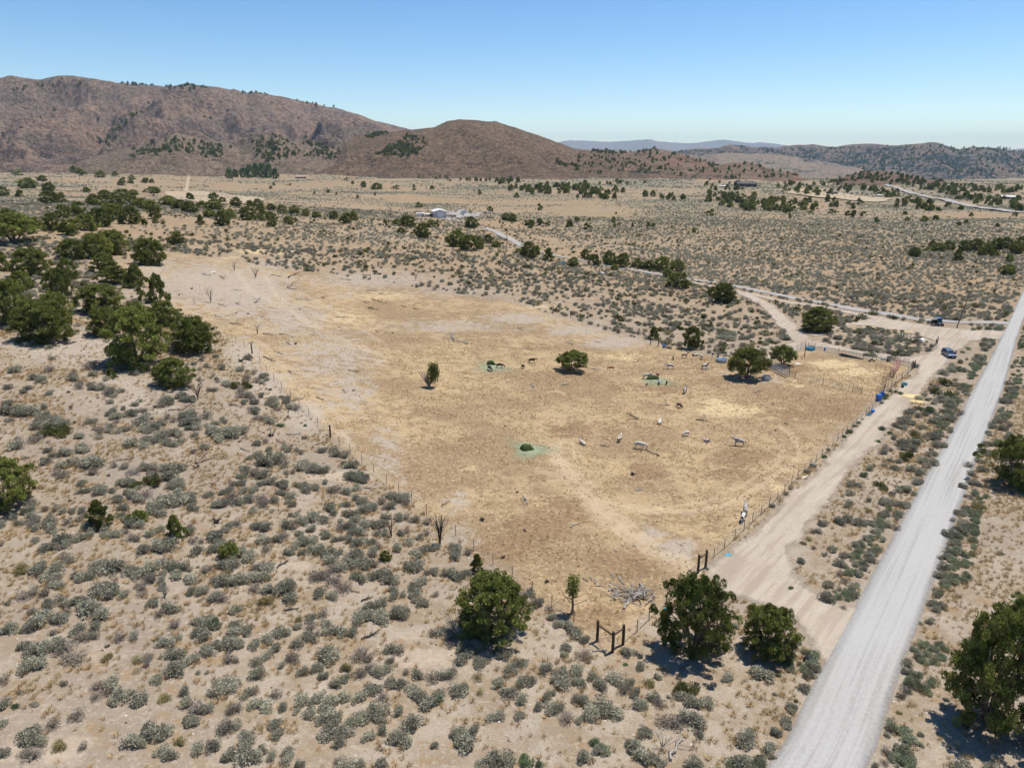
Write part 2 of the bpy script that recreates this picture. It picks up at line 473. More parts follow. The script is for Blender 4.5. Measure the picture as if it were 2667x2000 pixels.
def build_ground():
    aa = np.concatenate([np.linspace(-1.5, -.66, 40)[:-1], np.linspace(-.66, .66, 600), np.linspace(.66, 1.5, 40)[1:]])
    th = np.concatenate([np.linspace(radians(72), radians(52), 24)[:-1], np.linspace(radians(52), radians(.9), 640)])
    rr = np.concatenate([40.0 / np.tan(th), np.exp(np.linspace(math.log(40 / tan(radians(.9))), math.log(70000), 60))[1:]])
    A, R = np.meshgrid(aa, rr, indexing='ij')
    X = R * np.sin(A); Y = R * np.cos(A)
    Z = ground(X.ravel(), Y.ravel()).reshape(X.shape)
    na, nr = A.shape
    idx = np.arange(na * nr).reshape(na, nr)
    fs = np.stack([idx[:-1, :-1], idx[1:, :-1], idx[1:, 1:], idx[:-1, 1:]], -1).reshape(-1, 4)
    me = mesh_np('ground', np.stack([X.ravel(), Y.ravel(), Z.ravel()], 1), fs, True)
    x, y, z = X.ravel(), Y.ravel(), Z.ravel(); r = R.ravel()
    u, v, d = project(x, y, z)
    pd = sdf(PAST_W, x, y) + 1.6 * fbm(x / 4, y / 4, 31, 3)
    fattr(me, 'pasture', smooth(-2.0, 2.5, pd))
    fattr(me, 'grey', blobs(GREY, u, v)); fattr(me, 'brown', blobs(BROWN, u, v)); fattr(me, 'straw', blobs(STRAW, u, v))
    fattr(me, 'sand', blobs(SAND, u, v))
    tr = np.zeros(x.shape)
    for pts, w, s in TRACKS:
        q = polyline(pts, u, v); tr = np.maximum(tr, s * .7 * (1 - smooth(w * .25, w, q + w * .8 * fbm(x / 1.5, y / 1.5, 41, 3))))
    fattr(me, 'track', tr)
    fattr(me, 'cover', cover(u, v, x, y))
    fattr(me, 'dryg', smooth(150, 330, r) * (.75 + .25 * fbm(x / 60, y / 60, 77, 3)))
    fattr(me, 'farness', smooth(350, 1000, r) * .9)
    return tag(link('ground', me, GROUND), 'dry tan high desert ground with patchy yellow grass', kind='structure')
build_ground()

# ------------------------------------------------------------------ roads
def patch(name, px, step, mat, off=0.02, feather=1.0, wob=0.7, world=False, label=None, grow=None):
    """a sheet draped over the ground inside an outline; 'edge' is the distance to its rim in metres"""
    wp = px if world else worldpoly(px)
    P = np.array(wp); x0, y0 = P.min(0) - 1; x1, y1 = P.max(0) + 1
    nx = int((x1 - x0) / step) + 2; ny = int((y1 - y0) / step) + 2
    X, Y = np.meshgrid(x0 + np.arange(nx) * step, y0 + np.arange(ny) * step, indexing='ij')
    D = sdf(wp, X, Y) + wob * fbm(X / 2.5, Y / 2.5, 51, 3) + wob * .8 * fbm(X / 9, Y / 9, 52, 2)
    D = D + (grow if grow is not None else .75)
    keep = D > -0.05
    cell = keep[:-1, :-1] & keep[1:, :-1] & keep[1:, 1:] & keep[:-1, 1:]
    idx = np.arange(nx * ny).reshape(nx, ny)
    fs = np.stack([idx[:-1, :-1][cell], idx[1:, :-1][cell], idx[1:, 1:][cell], idx[:-1, 1:][cell]], -1)
    used = np.unique(fs); mp = np.full(nx * ny, -1); mp[used] = np.arange(len(used))
    xs = X.ravel()[used]; ys = Y.ravel()[used]
    me = mesh_np(name, np.stack([xs, ys, ground(xs, ys) + off + 0.00035 * np.hypot(xs, ys)], 1), mp[fs], True)
    fattr(me, 'edge', D.ravel()[used] / feather)
    return tag(link(name, me, mat), label, kind='structure')

def strip(name, left, right, mat, off=0.02, cross=14, seg=0.8, label=None):
    """a road between two edge lines given in photo pixels"""
    L = np.array(left, float); R = np.array(right, float)
    lx, ly, _ = hit(L[:, 0], L[:, 1]); rx, ry, _ = hit(R[:, 0], R[:, 1])
    def fine(x, y):
        s = np.concatenate([[0], np.cumsum(np.hypot(np.diff(x), np.diff(y)))])
        return s
    s = fine((lx + rx) / 2, (ly + ry) / 2); n = max(4, int(s[-1] / seg)); q = np.linspace(0, s[-1], n)
    def cr(a):   # smooth resample
        b = np.interp(q, s, a)
        k = max(1, int(6 / seg)); ker = np.ones(2 * k + 1) / (2 * k + 1)
        return np.convolve(np.pad(b, k, mode='reflect', reflect_type='odd'), ker, 'valid')
    lx, ly, rx, ry = cr(lx), cr(ly), cr(rx), cr(ry)
    w = np.hypot(rx - lx, ry - ly)
    tt = np.linspace(0, 1, cross + 1)
    X = lx[:, None] * (1 - tt) + rx[:, None] * tt; Y = ly[:, None] * (1 - tt) + ry[:, None] * tt
    rr = np.hypot(X, Y)
    Z = ground(X, Y) + off + .00035 * rr + 0.10 * (1 - (2 * tt - 1) ** 2)
    m = cross + 1; idx = np.arange(n * m).reshape(n, m)
    fs = np.stack([idx[:-1, :-1], idx[:-1, 1:], idx[1:, 1:], idx[1:, :-1]], -1).reshape(-1, 4)
    me = mesh_np(name, np.stack([X.ravel(), Y.ravel(), Z.ravel()], 1), fs, True)
    e = np.minimum(tt, 1 - tt)[None] * w[:, None] + .45 + .22 * fbm(X / 3, Y / 3, 61, 3)
    fattr(me, 'edge', e.ravel()); fattr(me, 'across', np.tile(tt * 1.0, n)); fattr(me, 'along', np.repeat(q, m))
    return tag(link(name, me, mat), label, kind='structure')

def widen(line, w):
    """left and right edges for a centre line in pixels with widths in metres (world space)"""
    x, y, z = hit([p[0] for p in line], [p[1] for p in line])
    tx = np.gradient(x); ty = np.gradient(y); l = np.hypot(tx, ty); nx, ny = -ty / l, tx / l
    return list(zip(x + nx * w / 2, y + ny * w / 2)) + list(zip(x - nx * w / 2, y - ny * w / 2))[::-1]

def road_mat(name, base, light, dark, streak=True, feather=(0.0, 1.1), ang=None):
    t = NT(name)
    f = t.noise(3.0, 5, rough=.7); g = t.noise(14, 2, rough=.7); l = t.noise(.12, 3)
    c = t.mix(t.step(f, .38, .62), base, light)
    c = t.mix(t.step(g, .56, .72, 0, .45), c, dark)
    c = t.mix(t.step(l, .45, .65, 0, .5), c, dark if not streak else light)
    if streak:
        cx = t.n('ShaderNodeCombineXYZ'); t.put(cx.inputs[0], t.math('MULTIPLY', t.attr('across'), 1.0)); t.put(cx.inputs[1], t.math('MULTIPLY', t.attr('along'), .002))
        s1 = t.noise(17, 3, vec=cx.outputs[0], rough=.6)
        c = t.mix(t.step(s1, .40, .62, 0, .75), c, light)
        c = t.mix(t.math('MULTIPLY', t.step(s1, .5, .3), .45), c, dark)
        loose = t.math('ADD', t.step(t.attr('across'), .20, .10), t.step(t.attr('across'), .86, .93))
        c = t.mix(t.math('MULTIPLY', loose, t.step(g, .4, .6, .25, .75)), c, dark)
    if ang is not None:
        mp = t.n('ShaderNodeMapping'); mp.vector_type = 'TEXTURE'; mp.inputs['Rotation'].default_value = (0, 0, ang); mp.inputs['Scale'].default_value = (26, .9, 1)
        t.put(mp.inputs[0], t.pos()); s2 = t.noise(1.0, 4, vec=mp.outputs[0], rough=.6)
        c = t.mix(t.step(s2, .50, .60, 0, .65), c, dark); c = t.mix(t.step(s2, .46, .38, 0, .6), c, light)
    e = t.math('ADD', t.attr('edge'), t.math('MULTIPLY', t.math('SUBTRACT', f, .5), .8))
    return t.bsdf(c, .93, .15, t.math('ADD', f, g), .35, .05, alpha=t.step(e, *feather))
M_GRAVEL = road_mat('pale_gravel', (.308, .296, .278), (.368, .355, .336), (.235, .225, .21))
M_DIRT = road_mat('pale_dirt', (.35, .288, .222), (.405, .34, .27), (.29, .23, .175), False, (0.0, 1.0), ang=math.atan2(at(2350, 1010).y - at(1900, 1420).y, at(2350, 1010).x - at(1900, 1420).x))
M_DRIVE = road_mat('drive_gravel', (.29, .268, .245), (.335, .31, .29), (.24, .215, .19), False, (0.0, .6))

GL_ = [(1835,2150),(2010,2000),(2130,1750),(2268,1500),(2404,1250),(2541,1000),(2588,915),(2621,850),(2644,800),(2668,750),(2690,715),(2720,670)]
GR_ = [(2190,2150),(2268,2000),(2346,1750),(2440,1500),(2526,1250),(2618,1000),(2640,915),(2660,850),(2680,800),(2700,750),(2718,715),(2742,670)]
strip('gravel_road', GL_, GR_, M_GRAVEL, label='wide pale grey gravel road running away on the right')
DIRT = [(2192,1748),(2120,1700),(2085,1640),(2040,1600),(1960,1570),(1880,1545),(1845,1510),(1852,1478),(1905,1432),(1975,1378),(2055,1300),(2125,1232),(2187,1162),(2250,1090),(2300,1050),(2345,1010),
        (2382,972),(2392,950),(2340,938),(2250,925),(2180,912),(2105,899),(2060,925),(2010,940),(1985,935),(2020,908),(2075,888),(2100,885),(2190,905),(2290,922),(2370,932),(2420,922),(2438,905),(2430,888),(2392,872),(2331,861),(2271,850),(2217,846),(2120,878),(2112,872),(2190,842),(2290,828),
        (2313,831),(2422,849),(2519,862),(2625,864),(2618,884),(2560,884),(2520,892),(2495,915),(2470,938),(2430,985),(2380,1040),(2315,1118),(2250,1190),(2190,1250),(2140,1320),
        (2092,1390),(2062,1440),(2066,1490),(2100,1530),(2165,1556),(2266,1592)]
patch('dirt_lane', DIRT, .32, M_DIRT, .035, 1.3, .8, label='pale dirt lane beside the fenced pasture joining the gravel road')
UP = [(1785,726),(1850,735),(1925,748),(2000,763),(2100,783),(2200,801),(2300,817),(2400,833),(2500,840),(2628,842)]
patch('gravel_drive', widen(UP, 4.2), .5, M_DRIVE, .05, .8, .3, True, label='narrow grey gravel drive crossing behind the dirt lane')
LO = [(1786,732),(1850,746),(1925,761),(2000,777),(2080,792),(2200,812),(2300,832)]
patch('dirt_track', widen(LO, 3.6), .5, M_DIRT, .05, 1.0, .5, True, label='pale dirt track beside the gravel drive')
BR = [(1925,763),(1962,776),(2003,800),(2030,828),(2062,862),(2092,892)]
patch('dirt_track', widen(BR, 4.5), .5, M_DIRT, .06, 1.2, .7, True, label='dirt branch track bending down to the corral')
BD = [(1172,572),(1215,582),(1260,594),(1300,609),(1335,627),(1368,646),(1402,658),(1440,665),(1500,676),(1600,696),(1700,712),(1785,726)]
patch('gravel_drive', widen(BD, 5.0), .8, M_DRIVE, .1, .8, .3, True, label='grey gravel drive leading up to the pale barn')
patch('gravel_yard', [(1150,568),(1165,553),(1200,547),(1262,556),(1246,565),(1200,568),(1168,575)], 1.0, M_DRIVE, .12, 1.5, 1.0, label='grey gravel yard beside the pale barn')
FR = [(2300,480),(2337,492),(2402,511),(2483,529),(2560,543),(2625,552),(2700,556)]
patch('far_road', widen(FR, 13), 2.2, M_DRIVE, .8, 1.5, .8, True, label='pale road crossing the far flats among junipers')
M_FIELD = road_mat('pale_field', (.355, .275, .18), (.40, .315, .215), (.29, .22, .14), False, (0.0, 1.0))
patch('far_field', [(2030,500),(2120,493),(2200,505),(2330,520),(2290,529),(2180,519),(2100,512)], 3, M_FIELD, .8, 5, 3, label='pale bare field among the far junipers')
patch('two_track', widen([(496,447),(490,470),(484,500)], 7), 1.5, M_FIELD, .4, 1.5, 1, True, label='straight pale vehicle track on the left flats')
patch('bare_field', [(420,500),(520,498),(700,520),(640,532),(520,530),(440,516)], 2.5, M_FIELD, .3, 5, 3, label='pale bare clearing behind the left junipers')
# ------------------------------------------------------------------ mountains
def hill_mat(name, base, alt, shrub, shrub_lo, shrub_hi, sc=0.06, dots=None, dots_th=(.52, .60), red=None):
    t = NT(name)
    a = t.noise(sc * .12, 4); b = t.noise(sc, 6, rough=.78); c = t.noise(sc * 3.5, 4, rough=.7)
    col = t.mix(t.step(a, .38, .62), base, alt)
    if red: col = t.mix(t.step(t.noise(sc * .05, 3), .5, .65, 0, .6), col, red)
    col = t.mix(t.step(b, .46, .55, 0, .8), col, shrub)
    col = t.mix(t.step(c, .52, .60, 0, shrub_hi), col, shrub)
    col = t.mix(t.step(c, .45, .38, 0, .5), col, (.44, .35, .26))
    if dots:
        big = t.noise(sc * .10, 4)
        d = t.noise(sc * 1.1, 2, rough=.5)
        col = t.mix(t.step(t.math('ADD', d, t.math('MULTIPLY', t.math('SUBTRACT', big, .5), 1.3)), *dots_th), col, dots)
    return t.bsdf(col, .95, .05, b, 1.0, 14.0)
M_HA = hill_mat('brown_mountain', (.30, .195, .135), (.215, .155, .12), (.065, .048, .042), .4, .55, .055)
M_HB = hill_mat('brown_hill', (.31, .20, .12), (.24, .16, .10), (.06, .045, .034), .4, .65, .09)
M_HL = hill_mat('low_foothill', (.32, .23, .155), (.25, .18, .125), (.08, .062, .048), .4, .6, .08)
M_HC = hill_mat('dark_juniper_range', (.18, .13, .10), (.23, .155, .105), (.07, .062, .055), .4, .5, .035, (.028, .036, .036), (.50, .56))
M_HD = hill_mat('tan_range', (.25, .19, .13), (.28, .19, .12), (.12, .10, .08), .4, .6, .03, (.05, .052, .045), (.60, .66))
M_HR = hill_mat('reddish_hill', (.31, .20, .13), (.29, .15, .095), (.13, .10, .07), .4, .5, .08, (.045, .055, .035), (.60, .66), (.33, .14, .08))
M_HE = hill_mat('far_range', (.20, .17, .15), (.22, .17, .14), (.12, .11, .10), .4, .4, .008)

HILLS = {}
def mountain(name, prof, r_ridge, r_foot, mat, label, amp=.18, steep=1.4, na=420, nt=90, back=.45, seed=1, fine=.012, zfoot=None, freq=9.0, rj=.06):
    prof = np.array(prof, float)
    az, sl = ray(prof[:, 0], prof[:, 1])
    A = np.linspace(az[0], az[-1], na)
    S = np.interp(A, az, sl)
    S = S + (.00055 * fbm(A * r_ridge / 60, A * 0 + seed, seed + 31, 4, .6) + .0009 * np.maximum(0, fbm(A * r_ridge / 160, A * 0, seed + 33, 3) - .2)) * (r_ridge < 9000)
    T = np.concatenate([np.linspace(0, 1, nt), 1 + np.linspace(0, back, 16)[1:]])
    AA, TT = np.meshgrid(A, T, indexing='ij')
    rr = r_ridge * (1 + rj * fbm(A * 14, A * 0 + seed, seed, 3))       # the ridge line wanders in depth
    R = r_foot + (rr[:, None] - r_foot) * TT
    zr = (S * rr)[:, None]
    z0 = ground(np.sin(A) * r_foot, np.cos(A) * r_foot)[:, None] - 8 if zfoot is None else zfoot
    H = np.maximum(zr - z0, 4)
    s = np.where(TT <= 1, np.clip(TT, 0, 1) ** steep, 1 - (np.maximum(TT - 1, 0) / back) ** 1.5 * 1.2)
    # spurs and gullies: noise stretched down the slope
    L = r_ridge; XW = np.sin(AA) * R; YW = np.cos(AA) * R; sc = L / 7.5
    wx = fbm(XW / sc, YW / sc, seed + 5, 3) * .5; wy = fbm(XW / sc + 9, YW / sc, seed + 6, 3) * .5
    g = 1 - 2 * np.abs(fbm(XW / sc + wx, YW / sc * .55 + wy, seed + 7, 6, .48)); g = g - .6
    g2 = fbm(XW / sc * 5 + wx, YW / sc * 5 + wy, seed + 11, 4)
    env = np.sin(np.clip(TT, 0, 1) * pi) ** .8 * (TT <= 1)
    Z = z0 + H * s + H * env * (amp * 1.9 * g + amp * .45 * g2 - amp * .2)
    Z = Z + env * (20 * fbm(XW / 110, YW / 110, seed + 21, 5) * min(1, L / 2500)) * (L < 8000)
    Z = Z + H * fine * fbm(AA * L / 60, TT * 30, seed + 13, 3)
    X = R * np.sin(AA); Y = R * np.cos(AA)
    # cap: nothing in front of the ridge may stand above its outline
    lim = S[:, None] * R - .0
    Z = np.where(TT < 1, np.minimum(Z, lim - (1 - TT) * H * .03), Z)
    m = AA.shape[1]; idx = np.arange(AA.size).reshape(AA.shape)
    fs = np.stack([idx[:-1, :-1], idx[1:, :-1], idx[1:, 1:], idx[:-1, 1:]], -1).reshape(-1, 4)
    me = mesh_np(name, np.stack([X.ravel(), Y.ravel(), Z.ravel()], 1), fs, True)
    o = tag(link(name, me, mat), label, kind='structure')
    HILLS[o.name] = (X.ravel(), Y.ravel(), Z.ravel())
    return o

PA = [(-500,240),(-300,215),(-120,222),(0,203),(18,198),(32,197),(50,201),(90,207),(100,208),(130,200),(175,197),(215,202),(290,213),(302,216),(360,220),(440,227),(470,219),(490,217),(510,222),(560,228),(600,235),(608,232),(622,238),(640,243),(668,239),(690,243),
      (720,250),(760,259),(800,266),(840,276),(880,283),(905,291),(930,297),(970,312),(1010,323),(1070,338),(1120,352),(1200,380),(1300,420)]
mountain('mountain_range', PA, 4300, 2250, M_HA, 'long brown mountain range filling the left horizon', amp=.27, seed=2, na=560, nt=130, freq=9)
PL = [(200,424),(250,408),(300,392),(360,378),(420,362),(458,346),(480,350),(530,362),(590,372),(622,385),(660,356),(690,352),(720,356),(780,372),(830,376),(870,390),(930,402),(980,418),(1040,432)]
mountain('foothill', PL, 2500, 1850, M_HL, 'low juniper dotted foothill in front of the left mountains', amp=.16, seed=4, freq=22, na=320, nt=50, rj=.03)
PB = [(780,450),(860,410),(900,372),(940,352),(1000,345),(1070,339),(1130,332),(1165,316),(1195,311.5),(1240,315),(1270,318),(1292,317),(1330,330),(1345,333),(1370,342),(1400,352),(1450,370),(1500,388),(1560,396),(1640,404),(1720,418),(1800,440),(1880,458)]
mountain('cone_hill', PB, 2450, 1560, M_HB, 'rounded brown hill rising behind the centre of the valley', amp=.13, seed=6, freq=10, na=420, nt=100, steep=1.25)
PB2 = [(1430,440),(1500,410),(1545,394),(1560,391),(1600,396),(1640,397),(1668,394),(1690,389),(1708,387),(1730,391),(1770,400),(1810,411),(1850,424),(1900,437),(1960,450),(2030,462),(2080,470)]
mountain('dotted_hill', PB2, 2750, 1700, M_HR, 'low reddish hill dotted with junipers right of the round hill', amp=.12, seed=8, freq=26, na=260, nt=60)
PR = [(1780,462),(1820,440),(1870,432),(1900,425),(1930,424),(1950,422),(1985,432),(2020,444),(2060,456),(2100,466),(2140,476)]
mountain('reddish_hill', PR, 2300, 1750, M_HR, 'small reddish hill with a house road left of the white farm roofs', amp=.1, seed=9, freq=30, na=160, nt=40)
PD = [(2100,482),(2160,470),(2200,460),(2240,450),(2270,446),(2300,446),(2340,452),(2400,464),(2460,474),(2520,486)]
mountain('small_hill', PD, 2100, 1700, M_HR, 'small tan hill in front of the dark right range', amp=.1, seed=10, freq=30, na=160, nt=40)
PC = [(1660,420),(1700,402),(1740,398),(1780,392),(1800,388),(1870,386),(1900,377),(1930,379),(1960,384),(2030,384),(2060,380),(2100,377),(2120,376),(2150,381),(2175,384),(2210,377),(2250,376),(2290,375),(2320,379),(2340,379),(2400,373),(2420,370),(2440,372),(2470,382),(2500,390),(2540,384),(2580,385),(2620,388),(2667,397),(2750,392),(2900,380),(3100,390),(3300,400)]
mountain('juniper_range', PC, 7200, 4600, M_HC, 'dark juniper covered range along the right horizon', amp=.24, seed=12, freq=12, na=520, nt=90, zfoot=-230)
PC2 = [(1640,425),(1740,410),(1800,404),(1850,402),(1900,399),(1960,400),(2040,404),(2120,416),(2200,432),(2300,446),(2400,460)]
mountain('tan_slope', PC2, 6200, 4200, M_HD, 'tan lower slope under the dark right range', amp=.08, seed=14, freq=14, na=240, nt=50, zfoot=-215)
PE1 = [(1380,405),(1480,386),(1560,389),(1640,392),(1700,388),(1760,394),(1850,392),(1950,400)]
mountain('tan_range', PE1, 13000, 9000, M_HD, 'hazy tan low range far beyond the round hill', amp=.1, seed=15, freq=12, na=160, nt=30, zfoot=-350)
PE = [(1330,420),(1400,385),(1460,370),(1480,366),(1530,367),(1580,370),(1640,367),(1690,363),(1715,369),(1760,372),(1800,374),(1840,369),(1885,364),(1920,369),(1960,373),(1980,371),(2020,375),(2060,381),(2150,392),(2250,402),(2400,410)]
mountain('blue_range', PE, 27000, 20000, M_HE, 'pale blue mountain range on the far horizon', amp=.12, seed=16, freq=16, na=260, nt=40, zfoot=-500)
PE3 = [(2560,404),(2620,392),(2650,388),(2700,385),(2800,380),(2950,390),(3100,402)]
mountain('blue_range', PE3, 26000, 20000, M_HE, 'pale blue mountain tip at the right edge of the horizon', amp=.12, seed=18, freq=16, na=120, nt=30, zfoot=-500)

# ------------------------------------------------------------------ haze
t = NT('haze_air')
pv = t.n('ShaderNodeVolumePrincipled')
pv.inputs['Color'].default_value = (.58, .80, 1.0, 1)
pv.inputs['Density'].default_value = HAZE_DENSITY = 2.7e-5
pv.inputs['Anisotropy'].default_value = 0.0
t.t.links.new(pv.outputs[0], t.out.inputs['Volume'])
hz = MB().box((0, 7000, -30), (72000, 52000, 1500)).build('haze', t.m)
tag(hz, 'thin blue haze over the far mountains', kind='stuff')

# ------------------------------------------------------------------ plants: materials
def leaf_mat(name, c0, c1, c2=None, trans=.25, jit=(.75, 1.25)):
    t = NT(name)
    r = t.rnd(); g = t.attr('tone')
    c = t.mix(r, c0, c1)
    if c2: c = t.mix(g, c, c2)
    c = hsv_jit(t, c, g, *jit)
    c = hsv_jit(t, c, t.math('FRACT', t.math('MULTIPLY', r, 7.31)), .78, 1.2)
    return t.bsdf(c, .8, .15, trans=trans)
M_SAGE = leaf_mat('sage_leaf', (.30, .285, .195), (.28, .255, .195), (.395, .38, .285))
M_SAGEF = leaf_mat('sage_leaf_pale', (.36, .34, .25), (.30, .275, .205), (.40, .38, .29))
M_SAGEP = leaf_mat('sage_twig', (.30, .245, .21), (.29, .255, .19), (.25, .225, .19))
M_OLIVE = leaf_mat('bitterbrush_leaf', (.115, .115, .035), (.16, .145, .05), (.11, .12, .04))
M_YEL = leaf_mat('rabbitbrush_leaf', (.30, .255, .11), (.23, .225, .09), (.33, .27, .13))
M_HERB = leaf_mat('herb_leaf', (.16, .20, .10), (.19, .225, .13), (.15, .20, .10))
M_DRYT = leaf_mat('dry_grass', (.52, .37, .18), (.60, .46, .27), (.45, .31, .15))
M_JUN = leaf_mat('juniper_leaf', (.135, .155, .034), (.205, .20, .052), (.185, .205, .05), .18, (.5, 1.5))
M_POP = leaf_mat('poplar_leaf', (.12, .19, .07), (.15, .21, .08), (.13, .19, .07), .25)
def bark(name, a, b):
    t = NT(name); n = t.noise(6, 4, vec=t.obj(), stretch=((1, 1, .2), (0, 0, 0)))
    return t.bsdf(t.mix(t.step(n, .35, .65), a, b), .9, .1, n, .5, .02)
M_BARK = bark('juniper_bark', (.14, .105, .08), (.24, .19, .155))
M_GREYW = bark('weathered_wood', (.23, .205, .18), (.38, .345, .31))
M_BURNT = bark('charred_wood', (.035, .03, .028), (.09, .075, .065))
M_BRNW = bark('brown_deadwood', (.17, .12, .09), (.28, .215, .165))

def leaves(centres, radii, n, size, rg, up=.3, tone=None):
    """n random small triangles spread through ellipsoidal clumps; returns verts, faces, tone"""
    c = np.asarray(centres); r = np.asarray(radii)
    k = rg.integers(0, len(c), n)
    d = rg.normal(size=(n, 3)); d /= np.linalg.norm(d, axis=1)[:, None]
    rad = rg.random(n) ** .25
    p = c[k] + d * r[k] * rad[:, None]
    out = d + np.array([0, 0, up]) + rg.normal(size=(n, 3)) * .6
    out /= np.linalg.norm(out, axis=1)[:, None]
    a = np.cross(out, rg.normal(size=(n, 3))); a /= np.linalg.norm(a, axis=1)[:, None]
    s = size * (.5 + 1.0 * rg.random(n))[:, None]
    v = np.stack([p - a * s * .45, p + a * s * .45, p + out * s * 1.1], 1).reshape(-1, 3)
    f = np.arange(n * 3).reshape(n, 3)
    tn = (rg.random(len(c))[k] * .6 + rg.random(n) * .4) if tone is None else tone[k]
    return v, f, np.repeat(tn, 3)

def sage_mesh(i, n, size, twiggy=False, spread=1.0):
    rg = np.random.default_rng(100 + i)
    m = rg.integers(6, 10)
    ang = rg.random(m) * 2 * pi; rad = .36 * np.sqrt(rg.random(m)) * 1.05
    c = np.stack([np.cos(ang) * rad * rg.uniform(.8, 1.2), np.sin(ang) * rad, .24 + .14 * rg.random(m) - rad * .25], 1)
    c = np.concatenate([c, [[0, 0, .30]]])
    r = np.stack([.17 + .08 * rg.random(m + 1)] * 3, 1); r[:, 2] *= .9
    v, f, tn = leaves(c, r, n, size, rg, .5)
    st = 60 if twiggy else 26
    a = rg.random(st) * 2 * pi; q = .25 + .3 * rg.random(st)
    tip = np.stack([np.cos(a) * q, np.sin(a) * q, .22 + .38 * rg.random(st)], 1)
    w = .009 if twiggy else .012
    base = np.stack([np.cos(a + .2) * .03, np.sin(a + .2) * .03, np.zeros(st)], 1)
    pv_ = np.stack([base - [w, 0, 0], base + [w, w, 0], tip], 1).reshape(-1, 3)
    n0 = len(v); f2 = np.arange(st * 3).reshape(st, 3) + n0
    v = np.concatenate([v, pv_]); f = np.concatenate([f, f2]); tn = np.concatenate([tn, np.zeros(st * 3)])
    v[:, 2] = np.maximum(v[:, 2], -.01)
    me = mesh_np('sagebrush', v, f); fattr(me, 'tone', tn)
    return me
def tuft_mesh(i, n=26, h=.35, w=.02):
    rg = np.random.default_rng(300 + i)
    a = rg.random(n) * 2 * pi; q = .12 + .25 * rg.random(n)
    b = np.stack([np.cos(a) * q * .35, np.sin(a) * q * .35, np.zeros(n)], 1)
    tp = np.stack([np.cos(a) * q, np.sin(a) * q, h * (.5 + .6 * rg.random(n))], 1)
    s = np.stack([-np.sin(a), np.cos(a), 0 * a], 1) * w
    v = np.stack([b - s, b + s, tp], 1).reshape(-1, 3)
    me = mesh_np('grass_tuft', v, np.arange(n * 3).reshape(n, 3)); fattr(me, 'tone', np.repeat(rg.random(n), 3))
    return me

